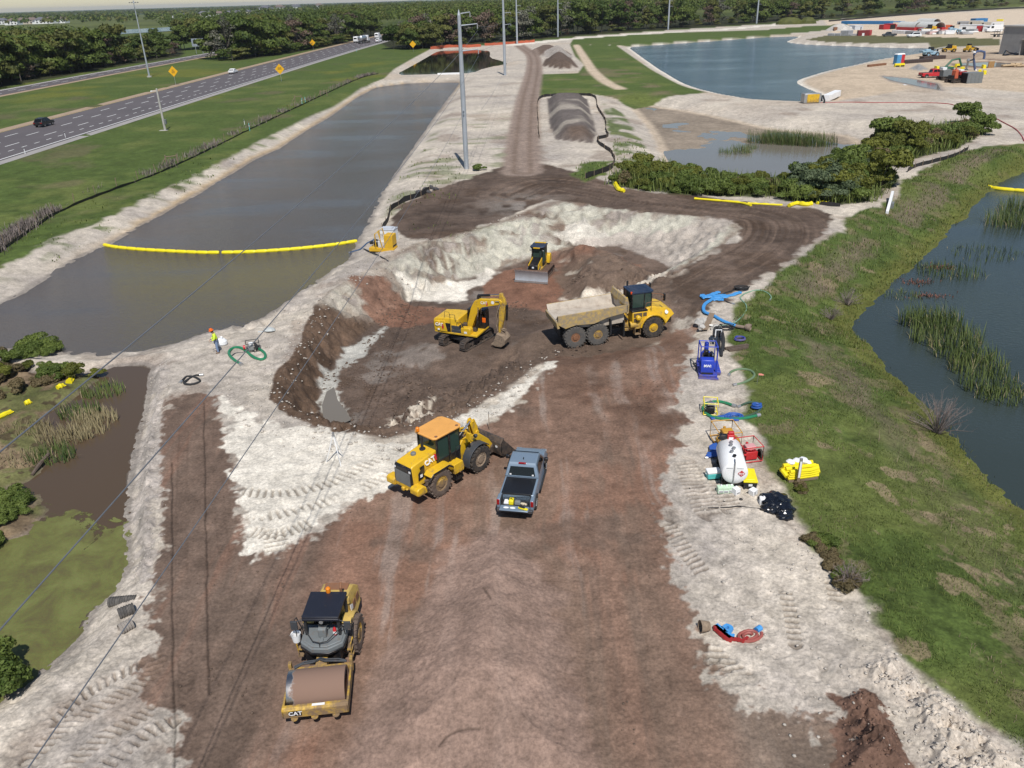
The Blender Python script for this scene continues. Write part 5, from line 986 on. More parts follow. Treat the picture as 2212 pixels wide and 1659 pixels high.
for o in[q for q in MADE[_n0:]if q.parent==T]:o.matrix_local=Matrix.Rotation(H_EXC,4,'Z')

# --- bulldozer; faces +x
T=thing('bulldozer','yellow and black bulldozer with raised-edge steel blade, in the pit','bulldozer',(*X_DOZ,Z_DOZ),H_DOZ)
for s_ in(1,-1):tracks(T,*sorted((.72*s_,1.36*s_)),-1.25,1.55,.42,TRKB,shoes=40)
b=MB();b.box(-1.4,1.5,-.68,.68,.45,1.05);b.build('frame',YELD,T,.03)
b=MB();b.prism([(.15,1.0),(.15,1.95),(1.75,1.55),(1.8,1.0)],-.46,.46,top=lambda x,z:.04 if z>1.2 else 0);b.build('engine_hood',BLK,T,.05)
for s_ in(1,-1):
    b=MB();b.prism([(.15,.95),(.15,1.98),(1.72,1.58),(1.72,.95)],*sorted((.465*s_,.54*s_)));b.build('side_panel',YEL,T,.02)
b=MB();b.box(1.76,1.86,-.50,.50,.55,1.50);b.build('grille',BLK,T,.03);plate('sticker',WHTC,T,(1.865,0,1.36),(0,1,0),(0,0,1),.2,.16,.003);plate('name_plate',LGRY,T,(1.865,0,.98),(0,1,0),(0,0,1),.26,.10,.003)
b=MB();b.box(-1.15,.25,-.68,.68,1.1,1.5)
for(x,y)in((-1.1,.64),(-1.1,-.64),(-.35,.70),(-.35,-.70),(.18,.5),(.18,-.5)):b.box(x-.05,x+.05,y-.05,y+.05,1.5,2.95)
b.box(-1.15,.22,-.7,.7,2.85,2.98);cab=b.build('cab',BLK,T,.03)
b=MB();b.box(.17,.185,-.48,.48,1.5,2.88);b.box(-1.11,-1.095,-.6,.6,1.5,2.88)
for s_ in(1,-1):b.add([(-1.08,.66*s_,1.45),(-.35,.715*s_,1.45),(-.35,.715*s_,2.86),(-1.08,.66*s_,2.86)],[(0,1,2,3)]);b.add([(-.35,.715*s_,1.45),(.17,.50*s_,1.45),(.17,.50*s_,2.86),(-.35,.715*s_,2.86)],[(0,1,2,3)])
b.build('window',GLSG,cab,smooth=0)
b=MB();b.plan([(-1.25,-.75),(.25,-.75),(.42,-.5),(.42,.5),(.25,.75),(-1.25,.75)],2.98,3.1);b.build('cab_roof',paint('blue_black_roof',(.02,.03,.06),.45,dirt=.1),T,.03)
b=MB();b.box(.38,.5,-.35,.35,2.92,3.04);b.build('visor',YEL,T,.02);b=MB();b.box(-1.2,-1.0,-.6,.6,3.1,3.18);b.build('roof_rail',YEL,T,.02)
for s_ in(1,-1):
    b=MB();b.prism([(-1.75,1.05),(-1.75,1.75),(-1.55,2.0),(-1.1,1.9),(-.85,1.3),(-.85,1.05)],*sorted((.3*s_,1.0*s_)));b.build('rear_tank',YEL,T,.05)
    b=MB();b.cyl((.3,.6*s_,2.7),(.45,.72*s_,2.75),.06,8);b.build('work_lamp',LGRY,T)
    b=MB();b.tube([(.9,.6*s_,.75),(2.3,.62*s_,.55)],.11,8);b.build('push_arm',YELD,T);b=MB();b.cyl((1.2,.58*s_,1.3),(2.2,.6*s_,.95),.06,8);b.build('lift_cylinder',CHR,T)
b=MB();b.tube([(.6,.42,1.9),(.6,.42,2.5)],.06,8);b.build('exhaust_pipe',BLKM,T)
pf=[(2.62,.04),(2.50,.32),(2.46,.62),(2.52,.95),(2.66,1.22)];back=[(p[0]-.07,p[1])for p in pf];bw=1.72
b=MB();b.prism(pf+back[::-1],-bw,bw);b.prism([(2.38,.3),(2.38,1.0),(2.45,1.0),(2.45,.3)],-bw*.9,bw*.9);blade=b.build('blade',paint('pale_blade_steel',(.40,.41,.43),.5,metal=.35,dirt=.12,scale=2),T,.01)
b=MB();b.prism([(2.60,1.12),(2.66,1.24),(2.50,1.34),(2.36,1.2),(2.44,.95)],-bw,bw);b.build('blade_top',TRKB,blade,.02)
b=MB();b.box(2.62,2.66,-bw-.03,bw+.03,.0,.20);b.build('cutting_edge',LGRY,blade)
# ---------------------------------------------------------------- highway
ASPH=paint('worn_asphalt',(.098,.085,.088),.85,scale=.08,var=.12,dirt=.0);TANS=paint('tan_shoulder',(.33,.24,.165),.9,scale=.3,var=.15);LSH=paint('grey_shoulder',(.30,.28,.265),.9,scale=.3,var=.1);MARK=paint('road_marking',(.72,.72,.70),.7,var=.06)
def strip(name,mat,pa,pb,z0,z1=None,kind='structure'):
    """sheet between two edges (lists of x, y)"""
    b=MB();n=len(pa);vs=[(x,y,z0)for x,y in pa]+[(x,y,z0)for x,y in pb]
    b.add(vs,[(i,i+1,n+i+1,n+i)for i in range(n-1)]);o=b.build(name,mat,None,smooth=0);me=o.data
    if me.polygons[0].normal.z<0:me.flip_normals()
    return setp(o,kind=kind)
# right edge line of the near carriageway, fitted on the survey; lanes are offsets to its left
RY=np.array([60,120,158,240,322,403,508,616,700,800,1000])*24/26
RX=np.array([-100.5,-98.9,-98.1,-96.2,-94.0,-91.6,-87.6,-82.1,-77.0,-70,-54])*24/26
def rx(y):return np.interp(y,RY,RX)
RYS=np.linspace(40,900,120);ROADZ=.10
def off(d):return[(float(rx(y))-d,float(y))for y in RYS]
LW=4.05
strip('road',ASPH,off(-.6),off(21.6),ROADZ);strip('road_shoulder',LSH,off(-2.9),off(-.6),ROADZ-.02);strip('road_shoulder',TANS,off(21.6),off(24.6),ROADZ-.02)
def dash(d,pitch,ln,w,ph,y0=60,y1=700):
    b=MB();y=y0+ph
    while y<y1:
        xa,xb=float(rx(y))-d,float(rx(y+ln))-d;b.add([(xa-w/2,y,ROADZ+.012),(xa+w/2,y,ROADZ+.012),(xb+w/2,y+ln,ROADZ+.012),(xb-w/2,y+ln,ROADZ+.012)],[(0,1,2,3)]);y+=pitch
    return setp(b.build('road_marking',MARK,None,smooth=0),kind='structure')
strip('road_marking',MARK,off(.05),off(.38),ROADZ+.008);strip('road_marking',paint('yellow_marking',(.55,.40,.10),.7),off(21.1),off(21.35),ROADZ+.008)
dash(LW,4.5,1.9,.24,1.0);dash(LW*2,14.2,4.9,.27,2.0);dash(LW*3,14.2,4.9,.27,2.4);dash(LW*4,14.2,4.9,.27,1.5)
FYS=np.linspace(60,640,60);FX0=np.interp(FYS,[60,262,342,474,640],[-159.5,-157,-155.7,-151,-141]);
def foff(d):return[(float(x)-d,float(y))for x,y in zip(FX0,FYS)]
strip('road',ASPH,foff(2.6),foff(12.6),ROADZ);strip('road_shoulder',TANS,foff(0),foff(2.6),ROADZ-.02);strip('road_shoulder',LSH,foff(12.6),foff(14.2),ROADZ-.02);strip('road_marking',MARK,foff(12.1),foff(12.45),ROADZ+.008)
for d_ in(5.9,9.1):
    b=MB()
    for k in range(38):
        y=70+k*14.2;i=int(np.clip(np.searchsorted(FYS,y),1,len(FYS)-1));x=float(np.interp(y,FYS,FX0))-d_;x2=float(np.interp(y+4.9,FYS,FX0))-d_;b.add([(x-.14,y,ROADZ+.012),(x+.14,y,ROADZ+.012),(x2+.14,y+4.9,ROADZ+.012),(x2-.14,y+4.9,ROADZ+.012)],[(0,1,2,3)])
    setp(b.build('road_marking',MARK,None,smooth=0),kind='structure')

# ---------------------------------------------------------------- poles, signs, fences
def pole(px,py,ytop,label,nm='utility_pole',r0=.42,r1=.26,arms=3,cat='utility pole',group='steel utility poles',cap=True):
    p=ground(px,py);h=hgt((px,py),ytop);T=thing(nm,label,cat,p,0,group)
    b=MB();b.lathe([(0,-.3),(r0,-.3),(r0,h*.5),(r1,h-.8),(r1*1.05,h-.8),(.02,h)]if cap else[(0,-.3),(r0,-.3),(r1,h),(0,h)],(0,0,0),(0,0,1),14);b.build('shaft',GALV,T)
    return T,h,p
P1,h1,p1=pole(1008,365,20,'tallest and nearest steel utility pole, behind the dark dirt heap',r0=.37,r1=.24)
def arm(T,z,L_,r=.07,drop=.6):
    b=MB();b.cyl((.25,0,z-drop*.3),(L_,0,z),r*1.3,10,r*.8);b.build('arm',GALV,T)
    b=MB();b.lathe([(0,0)]+[q for k in range(5)for q in((.10,.08+k*.12),(.05,.13+k*.12))]+[(0,.7)],(L_,0,z-.05),(0,0,-1),10);b.build('insulator',paint('grey_insulator',(.3,.31,.32),.4)if 'grey_insulator' not in MATS else MATS['grey_insulator'],T)
for z_,l_ in((h1-.4,1.6),(20.6,2.6),(17.2,2.6)):arm(P1,z_,l_)
b=MB();
for z_ in(8.7,8.2):b.box(-.1,.1,-.6,.6,z_,z_+.1)
b.build('crossarm',GALV,P1)
for k_,(px,py,yt,lb)in enumerate(((1091,163,-6,'second steel utility pole, beside the far end of the canal'),(1117,95,-8,'third steel utility pole, at the orange fence by the woods'),(1205,80,-10,'steel utility pole at the wood edge left of the lake'),(1443,64,-14,'steel utility pole on the white track above the lake corner'),(1634,51,-16,'rightmost steel utility pole, on the white track above the lake'))):
    T,h,p=pole(px,py,yt,lb,r0=.46+.05*k_,r1=.32)
    for z_ in(h-.5,h-4.5,h-8):arm(T,z_,2.4)
T,h,p=pole(323,167,3,'very tall highway light mast on the grass between the carriageways','light_mast',.34,.14,cat='light mast',group='',cap=False)
b=MB();b.lathe([(0,0),(.9,0),(.9,.5),(0,.5)],(0,0,0),(0,0,1),10);b.build('footing',CONC,T)
b=MB();pts=[(1.2*math.cos(a),1.2*math.sin(a),h-.4)for a in np.linspace(0,2*math.pi,17)];b.tube(pts,.05,6);b.cyl((0,0,h-.5),(0,0,h+.3),.2,8)
for a in range(4):b.cyl((0,0,h-.2),(1.2*math.cos(a*1.571),1.2*math.sin(a*1.571),h-.4),.04,5)
b.build('lamp_ring',GALV,T)
for a in range(8):
    b=MB();q=(1.5*math.cos(a*.785),1.5*math.sin(a*.785),h-.45);b.lathe([(.08,.25),(.3,.1),(.34,0),(0,-.05)],q,(0,0,1),8);b.build('floodlight',DGRY,T)
T,h,p=pole(357,282,191,'concrete camera pole on the verge between road and canal','camera_pole',.26,.17,cat='camera pole',group='',cap=False);[setattr(o.data,'materials',o.data.materials)for o in[]]
T.children[0].data.materials[0]=CONC
b=MB();b.cyl((0,0,h-.5),(-.9,-.2,h-.5),.05,6);b.cyl((-.9,-.2,h-.5),(-1.25,-.3,h-.55),.13,10);b.build('camera',WHT,T);b=MB();b.box(.2,.62,-.3,.3,1.3,2.3);b.build('control_box',GRY,T,.03);b=MB();b.box(-1.2,.5,-.5,.6,-.1,.06);b.build('footing',CONC,T)
def signpost(px,py,ytop,label,kind='diamond',txt='SHIFT',w=1.5,rz=-.15,group='yellow diamond road signs'):
    p=ground(px,py);h=hgt((px,py),ytop);T=thing('road_sign',label,'road sign',p,rz,group)
    b=MB();b.cyl((0,0,-.2),(0,0,h-w*.5),.045,6);b.build('post',GALV,T)
    k=w*.707;zc=h-w*.7;b=MB();M=Matrix.Translation((0,-.06,zc))@Matrix.Rotation(math.pi/4,4,'Y');b.box(-k/1.0,k/1.0,-.02,.02,-k,k,M);b.build('panel',paint('sign_yellow',(.80,.42,.01),.5)if 'sign_yellow' not in MATS else MATS['sign_yellow'],T)
    if txt:
        for i,t_ in enumerate(txt):lettering('lettering',t_,BLKM,T,(0,-.085,zc+w*(.22-.24*i)),(1,0,0),(0,0,1),w*.26,.002)
    return T
signpost(380,184,146,'yellow diamond sign in the grass between the carriageways, behind the camera pole',txt=('LEFT','LANE','ENDS'),w=1.7)
signpost(608,176,141,'yellow diamond sign on the near verge beside the white sedan',txt=('LANES','MERGE'),w=1.7)
signpost(677,108,87,'yellow diamond sign on the far verge before the dark trees',txt=None,w=1.7)
signpost(893,112,90,'yellow diamond sign farthest along the near verge, right of the tanker',txt=None,w=1.7)
p=ground(432,116);h=hgt((432,116),83);T=thing('guide_sign','large grey-backed guide sign on two posts by the far carriageway','road sign',p,.1)
for x in(-1.8,1.8):b=MB();b.cyl((x,0,-.2),(x,0,h-.3),.12,8);b.build('post',GALV,T)
b=MB();b.box(-3.4,3.4,-.08,0,h-4.0,h);[b.box(-3.4,3.4,-.14,-.08,h-.6-k,h-.45-k)for k in range(4)];b.build('panel',paint('sign_back',(.38,.42,.48),.5,metal=.4),T)
# delineators along the near edge
for(px,py,c_)in((142,298,WHT),(55,333,WHT),(540,284,TURQ),(653,227,TURQ),(660,224,TURQ),(770,112,TURQ),(529,271,WHT)):
    p=ground(px,py);T=thing('marker_post','white plastic marker post at the road edge' if c_ is WHT else 'turquoise marker post along the verge fence','marker post',p,0,'white marker posts' if c_ is WHT else 'turquoise marker posts');b=MB();b.cyl((0,0,-.1),(0,0,1.3 if c_ is WHT else 1.7),.06,6);b.build('post',c_,T);b=MB();b.cyl((0,0,1.0),(0,0,1.25),.075,6);b.build('band',WHTC if c_ is not WHT else DGRY,T)
# verge fence: cloth along the foot, a steel post every few metres
FP=curve(np.array([[p.x,p.y]for p in[ground(*q)for q in((-60,575),(0,541),(110,466),(226,416),(371,361),(553,273),(653,226),(770,172),(815,160))]]),6)
seg=np.concatenate([[0],np.cumsum(np.linalg.norm(np.diff(FP,axis=0),axis=1))])
def ptat(s):return np.array([np.interp(s,seg,FP[:,0]),np.interp(s,seg,FP[:,1])])
T=thing('silt_fence','long black silt fence with brown posts along the canal side of the verge','silt fence',(*ptat(0),0))
ss_=np.arange(0,seg[-1],1.5);fz=zmany([ptat(s)for s in ss_]);b=MB();o0=Vector((*ptat(0),0));vs=[];
for s,z in zip(ss_,fz):
    p=ptat(s);w_=random.uniform(-.05,.05);vs+=[(p[0]-o0.x+.3,p[1]-o0.y,z-.1),(p[0]-o0.x+.42+w_,p[1]-o0.y,z+random.uniform(.25,.42))]
b.add(vs,[(2*i,2*i+2,2*i+3,2*i+1)for i in range(len(ss_)-1)]);b.add([(x+.05,y,z)for x,y,z in vs],[(2*i,2*i+1,2*i+3,2*i+2)for i in range(len(ss_)-1)]);b.build('cloth',paint('faded_cloth',(.05,.045,.042),.8),T)
sp2=np.arange(2,seg[-1],5.2)[:60];pz=zmany([ptat(s)for s in sp2])
for s,z in zip(sp2,pz):
    p=ptat(s);b=MB();b.cyl((p[0]-o0.x,p[1]-o0.y,z-.2),(p[0]-o0.x+random.uniform(-.1,.1),p[1]-o0.y+random.uniform(-.1,.1),z+1.5),.055,5);b.build('post',WOOD,T)
for px,py in((373,356),(700,208),(645,220)):
    p=ground(px,py);T2=thing('fence_panel','short weathered corner brace standing in the verge fence','fence brace',p,.5,'fence braces');
    for x in(-.9,.9):b=MB();b.cyl((x,0,-.2),(x,0,1.7),.1,6);b.build('post',WOOD,T2)
    b=MB();b.cyl((-.9,0,1.4),(.9,0,1.4),.07,6);b.cyl((-.9,0,1.3),(-1.8,0,.1),.06,6);b.build('rail',WOOD,T2)
# silt fences of the site
def siltfence(pts,label,h=.75,step=1.2,zf=0.0,posts=True):
    Pw=curve(np.array([[p.x,p.y]for p in[ground(*q)for q in pts]]),8);sg=np.concatenate([[0],np.cumsum(np.linalg.norm(np.diff(Pw,axis=0),axis=1))]);S_=np.arange(0,sg[-1],step)
    Q=np.stack([np.interp(S_,sg,Pw[:,0]),np.interp(S_,sg,Pw[:,1])],1);z=zmany(Q);o=Vector((*Q[0],float(z[0])));T=thing('silt_fence',label,'silt fence',o);b=MB();vs=[]
    for(x,y),zz_ in zip(Q,z):vs+=[(x-o.x,y-o.y,zz_-o.z-.1),(x-o.x+random.uniform(-.08,.08),y-o.y+random.uniform(-.08,.08),zz_-o.z+h*random.uniform(.8,1.05))]
    n=len(Q);b.add(vs,[(2*i,2*i+2,2*i+3,2*i+1)for i in range(n-1)]);b.add([(x+.03,y+.03,z_)for x,y,z_ in vs],[(2*i,2*i+1,2*i+3,2*i+2)for i in range(n-1)]);b.build('cloth',SILT,T)
    for i in range(0,n,max(2,int(2.4/step))):
        if posts:b=MB();b.box(vs[2*i][0]-.03,vs[2*i][0]+.03,vs[2*i][1]-.06,vs[2*i][1],vs[2*i][2]-.1,vs[2*i][2]+h+.25);b.build('stake',WOOD,T)
    return T
siltfence([(1165,300),(1163,270),(1165,215),(1215,208),(1280,209),(1291,235),(1307,262),(1309,285),(1313,297),(1290,303),(1297,315),(1318,330),(1328,347)],'black silt fence looping round the grey dirt stockpile')
siltfence([(1328,349),(1322,365),(1300,375),(1262,388)],'short black silt fence with pale stakes by the cut grass patch',.95)
siltfence([(826,498),(838,480),(846,455),(870,440),(900,428),(930,415)],'black silt fence curving between canal bank and dark dirt fill',.8)
siltfence([(1770,443),(1800,446),(1835,449)],'black cloth lying along the foot of the thicket',.5,posts=False)
siltfence([(2090,325),(2060,340),(2020,352),(1980,362),(1955,375)],'black silt fence behind the right end of the thicket',.7)
siltfence([(1790,47),(1850,42),(1960,33),(2090,24),(2230,17)],'low dark silt fence along the wood edge behind the yard',1.3,6,posts=False)
T=siltfence([(930,107),(975,104),(1010,103),(1040,101)],'orange barrier fence along the wood edge behind the upper pond',1.5,2.0);[c.data.materials.__setitem__(0,ORGN)for c in T.children if c.name.startswith('cloth')]
T=siltfence([(1047,99),(1080,97),(1105,95),(1160,91)],'orange barrier fence between the utility poles at the wood edge',1.4,2.0);[c.data.materials.__setitem__(0,ORGN)for c in T.children if c.name.startswith('cloth')]
# overhead wires
def wire(label,x0,x1,y0,y1,za,zb,zc,r=.018,n=60):
    b=MB();pts=[]
    for k in range(n+1):
        t=(k/n)**1.3;y=y0+(y1-y0)*t;pts.append((x0+(x1-x0)*t,y,za*y*y+zb*y+zc))
    b.tube(pts,r,6);o=b.build('power_line',WIRE,None);return setp(o,label,'power line')
YP=p1.y;xa=p1.x+2.6;XB=lambda xp,y,x_at:xp+(x_at-xp)*(y-(YP-160))/160
wire('thick overhead wire crossing the canal boom, leftmost of the three',XB(-13,-12,xa),xa,-12,YP,3.242e-4,-1.355e-2,16.30)
wire('thick overhead wire passing over the swamp and the worker',XB(-12,-12,xa),xa,-12,YP,3.689e-4,-2.811e-2,14.01)
wire('overhead wire crossing the bottom left tracks and the pit edge',XB(-12,-8,p1.x),p1.x,-8,YP,2.822e-4,-5.007e-2,10.35)
wire('thin top wire running left from the tallest pole',p1.x+1.6-24,p1.x+1.6,YP-60,YP,2.2e-4,-3.6e-2,25.2,.012)
p2=G(1091,163)
for k_,(z_,lb)in enumerate(((20.4,'upper wire between the two nearest utility poles'),(17.0,'middle wire between the two nearest utility poles'),(8.7,'lowest wire between the two nearest utility poles'))):
    b=MB();pts=[];L_=p2[1]-YP
    for k in range(31):t=k/30;pts.append((xa+(p2[0]+2.4-xa)*t,YP+L_*t,z_+(h1-22.5)*t-3.2*4*t*(1-t)*.6))
    b.tube(pts,.02,5);setp(b.build('power_line',WIRE,None),lb,'power line')
# ---------------------------------------------------------------- road traffic
def car(name,label,loc,h,mat,kind='suv',s=1.17):
    T=thing(name,label,'car',loc,h,None,s);L_=4.6;hw=.93
    if kind=='suv':lo=[(-2.2,.35),(-2.25,.9),(-1.95,1.05),(1.0,1.02),(2.1,.88),(2.25,.4)];up=[(-2.05,1.0),(-1.6,1.58),(-.2,1.66),(.45,1.58),(1.15,1.0)]
    else:lo=[(-2.3,.32),(-2.35,.86),(-1.7,.95),(1.0,.92),(2.15,.78),(2.3,.36)];up=[(-1.75,.92),(-1.0,1.38),(.0,1.44),(.4,1.38),(1.15,.92)]
    b=MB();b.prism(lo,-hw,hw,top=lambda x,z:.06 if z>.8 else 0);b.build('body',mat,T,.08);b=MB();b.prism(up,-.84,.84,top=lambda x,z:.18*max(0,(z-.95)/.6));cab=b.build('cabin',mat,T,.06)
    zt=max(q[1]for q in up);b=MB()
    b.add([(up[0][0]-.02,-.70,up[0][1]+.06),(up[0][0]-.02,.70,up[0][1]+.06),(up[1][0]-.03,.58,up[1][1]-.05),(up[1][0]-.03,-.58,up[1][1]-.05)],[(0,1,2,3)])
    b.add([(up[4][0],-.72,up[4][1]+.05),(up[4][0],.72,up[4][1]+.05),(up[3][0]+.06,.6,up[3][1]-.03),(up[3][0]+.06,-.6,up[3][1]-.03)],[(0,1,2,3)])
    for y in(1,-1):b.add([(up[0][0]+.35,.845*y,up[0][1]+.06),(up[4][0]-.25,.845*y,up[0][1]+.06),(up[3][0]-.1,.70*y,zt-.12),(up[1][0]+.15,.70*y,zt-.12)],[(0,1,2,3)])
    b.build('window',GLS,cab,smooth=0)
    for x in(-1.35,1.4):
        for y in(.80,-.80):wheel(T,x,y,.34,.22,RUB,LGRY,.62,16,.005,dish=.1,chev=0)
    for y in(.7,-.7):
        b=MB();b.box(-2.30,-2.2,y-.16,y+.16,.72,.88);b.build('tail_light',REDG,T);b=MB();b.box(2.14,2.26,y-.16,y+.16,.62,.74);b.build('headlight',LGRY,T)
    return T
RH=math.pi/2-.03
def onroad(px,py,z=ROADZ+.01):p=G(px,py,z);return(p[0],p[1],z)
car('parked_car' if False else 'suv','black suv in the left lane of the highway',onroad(97,272),RH,BLK)
car('sedan','white sedan driving on the highway near the middle diamond sign',onroad(504,158),RH,WHT,'sedan')
car('small_suv','small white suv with dark rear window on the highway, behind the far van',onroad(922,97)if False else onroad(818,91),RH-.1,WHT,'suv',1.5)
def van(label,px,py,s=1.5):
    T=thing('van',label,'van',onroad(px,py),RH-.08,None,s);b=MB();b.prism([(-2.7,.35),(-2.75,2.2),(-2.5,2.4),(1.3,2.4),(2.1,1.5),(2.8,1.1),(2.85,.4)],-.98,.98,top=lambda x,z:.1 if z>1.8 else 0);b.build('body',WHT,T,.06)
    b=MB();b.box(-2.78,-2.74,-.6,.6,1.5,2.0);b.build('window',GLS,T);b=MB();b.box(-2.85,-2.7,-.9,.9,.3,.62);b.build('rear_bumper',BLK,T)
    for x in(-1.7,1.9):
        for y in(.85,-.85):wheel(T,x,y,.36,.24,RUB,LGRY,.6,14,.005,dish=.1,chev=0)
van('white van left of the tanker lorry on the highway',772,92);van('white high van farthest up the highway, ahead of the small suv',817,83)
T=thing('tanker_truck','silver tanker lorry with white cab on the highway','tanker lorry',onroad(787,93),RH-.12,None,1.5)
b=MB();b.lathe([(0,-5.2),(.7,-5.15),(1.02,-4.9),(1.02,1.3),(.7,1.55),(0,1.6)],(0,0,1.95),(1,0,0),18);b.build('tank',paint('tank_aluminium',(.55,.55,.55),.3,metal=.8),T);b=MB();b.box(-5.0,4.5,-.45,.45,.6,.95);b.box(-5.3,-5.1,-1.1,1.1,.45,.75);b.build('chassis',DGRY,T)
b=MB();b.prism([(2.0,.7),(2.0,2.9),(3.4,2.95),(3.7,1.9),(4.9,1.7),(5.0,.7)],-1.1,1.1);b.build('cab',WHT,T,.08)
for x in(-4.4,-3.2,1.0,2.1,4.2):
    for y in(1.0,-1.0):wheel(T,x,y,.5,.35,RUB,LGRY,.55,14,.01,chev=0)

# ---------------------------------------------------------------- plants
def cardmesh(name,P,Nn,size,mat,asp=1.0,jit=.5,rng=None,extra=None):
    """leaf clumps: small quads at P facing roughly Nn"""
    rng=rng or RNG;n=len(P);Nn=Nn+rng.normal(0,jit,(n,3));Nn/=np.linalg.norm(Nn,axis=1)[:,None]+1e-9
    a=np.cross(Nn,rng.normal(0,1,(n,3)));a/=np.linalg.norm(a,axis=1)[:,None]+1e-9;b_=np.cross(Nn,a);s_=(size*rng.uniform(.6,1.35,n))[:,None]
    fold=Nn*s_*.25
    V=np.stack([P-a*s_*asp-b_*s_*.55,P+a*s_*.2*asp-b_*s_*.8+fold,P+a*s_*asp+b_*s_*.45,P-a*s_*.3*asp+b_*s_*.85+fold],1).reshape(-1,3)
    me=bpy.data.meshes.new(name);me.vertices.add(len(V));me.vertices.foreach_set('co',V.astype(np.float32).ravel());me.loops.add(len(V));me.polygons.add(n)
    me.loops.foreach_set('vertex_index',np.arange(len(V),dtype=np.int32));me.polygons.foreach_set('loop_start',np.arange(0,len(V),4,dtype=np.int32));me.update(calc_edges=True);me.materials.append(mat);return me
def crownpts(rng,n,blobs):
    """points over the skins of overlapping blobs: (centre, radii)"""
    w=np.array([b[1][0]*b[1][2]for b in blobs]);k=rng.choice(len(blobs),n,p=w/w.sum());d=rng.normal(0,1,(n,3));d[:,2]=np.abs(d[:,2])*.9+d[:,2]*.35;d/=np.linalg.norm(d,axis=1)[:,None]
    c=np.array([b[0]for b in blobs])[k];r=np.array([b[1]for b in blobs])[k];f=rng.uniform(.55,1.05,n)[:,None]**.7
    return c+d*r*f,d
L_OAK=leafmat('oak_leaves',(.028,.058,.012),(.115,.150,.030),scale=.35);L_OLV=leafmat('olive_leaves',(.055,.070,.018),(.155,.160,.040),scale=.35);L_BRN=leafmat('bare_brown_twigs',(.07,.045,.032),(.15,.105,.075),trans=.1,scale=.4);L_PALM=leafmat('palm_fronds',(.03,.055,.015),(.12,.14,.05),scale=.8)
L_GRYT=leafmat('grey_mossy_twigs',(.07,.072,.05),(.16,.155,.115),trans=.1,scale=.4);L_BUSH=leafmat('bush_leaves',(.05,.085,.016),(.155,.20,.045),scale=.9,objvar=.45);L_BUSHD=leafmat('dry_bush_leaves',(.09,.075,.035),(.20,.155,.08),scale=.9);L_WIL=leafmat('pale_willow_leaves',(.055,.08,.035),(.15,.19,.10),scale=.9)
L_REED=leafmat('reed_blades',(.035,.065,.018),(.135,.17,.05),scale=.7,objvar=.3,trans=.2);L_REEDD=leafmat('dry_reed_blades',(.15,.12,.06),(.30,.25,.14),scale=.7,objvar=.3,trans=.15);L_GRASS=leafmat('grass_blades',(.06,.095,.018),(.16,.195,.05),scale=.35,objvar=0,trans=.25);L_DRYG=leafmat('dry_grass_blades',(.12,.09,.06),(.26,.20,.13),scale=.35,objvar=0,trans=.15)
BARK=paint('grey_bark',(.10,.085,.07),.9,scale=1.5,var=.3)
def make_tree(name,label,leaf,h,w,seed,n=1500,leafsize=.42,bare=False,thing_name='broadleaf_tree',low=.02):
    rng=np.random.default_rng(seed);T=thing(thing_name,label,'tree',(0,0,-500))
    blobs=[];
    for k in range(11):
        a=rng.uniform(0,6.28);rr=w*.5*rng.uniform(.15,.78);zc=h*rng.uniform(low+.12,.86);s_=w*rng.uniform(.16,.27)*(1.15-.5*abs(zc/h-.6));blobs.append(((rr*math.cos(a),rr*math.sin(a),zc),(s_,s_,s_*.72)))
    blobs.append(((0,0,h*.78),(w*.26,w*.26,h*.2)))
    P,d=crownpts(rng,n,blobs);me=cardmesh('crown',P,d,leafsize,leaf,rng=rng);link('crown',me,T)
    b=MB();b.tube([(0,0,-.4),(rng.uniform(-.2,.2),.1,h*.3),(rng.uniform(-.5,.5),rng.uniform(-.5,.5),h*.7)],[.028*h*.6,.02*h*.6,.008*h],6)
    for k in range(8 if not bare else 14):
        bb=blobs[k%len(blobs)][0];z0=h*rng.uniform(.2,.5);b.tube([(0,0,z0),(bb[0]*.5,bb[1]*.5,(z0+bb[2])*.52),(bb[0]*1.05,bb[1]*1.05,bb[2]+.6)],[.012*h,.008*h,.003*h],5)
    b.build('trunk',BARK,T);return T
PROTO={}
PROTO['oak1']=make_tree('oak','x',L_OAK,12,11,1,1900);PROTO['oak2']=make_tree('oak','x',L_OAK,13,10,2,1900);PROTO['oak3']=make_tree('oak','x',L_OAK,11,12,3,1900)
PROTO['olv1']=make_tree('olive','x',L_OLV,12,10,4,1600);PROTO['olv2']=make_tree('olive','x',L_OLV,13,9,5,1500);PROTO['brn']=make_tree('brown','x',L_BRN,13,10,6,900,.34,True);PROTO['gry']=make_tree('grey','x',L_GRYT,13,9,7,700,.34,True)
def make_palm(seed):
    rng=np.random.default_rng(seed);T=thing('palm_tree','x','palm',(0,0,-500));b=MB();hh=7.0;b.tube([(0,0,-.3),(.1,.1,hh*.5),(0,.2,hh)],[.24,.2,.2],7);b.build('trunk',BARK,T);b=MB()
    for k in range(34):
        a=rng.uniform(0,6.28);el=rng.uniform(-.6,1.2);L_=rng.uniform(1.4,2.1);dx,dy=math.cos(a),math.sin(a);w_=.45;pts=[]
        for t in(0,.5,1):pts.append(Vector((dx*L_*t*math.cos(el),dy*L_*t*math.cos(el),hh+L_*t*math.sin(el)-1.1*t*t))+Vector((0,.2,0)))
        sd2=Vector((-dy,dx,0))*w_;b.add([pts[0],pts[1]-sd2,pts[1]+sd2,pts[2]-sd2*.9,pts[2]+sd2*.9,pts[2]+Vector((0,0,-.3))],[(0,1,2),(1,3,5,4,2)])
    b.build('fronds',L_PALM,T,smooth=0);return T
PROTO['palm']=make_palm(9)
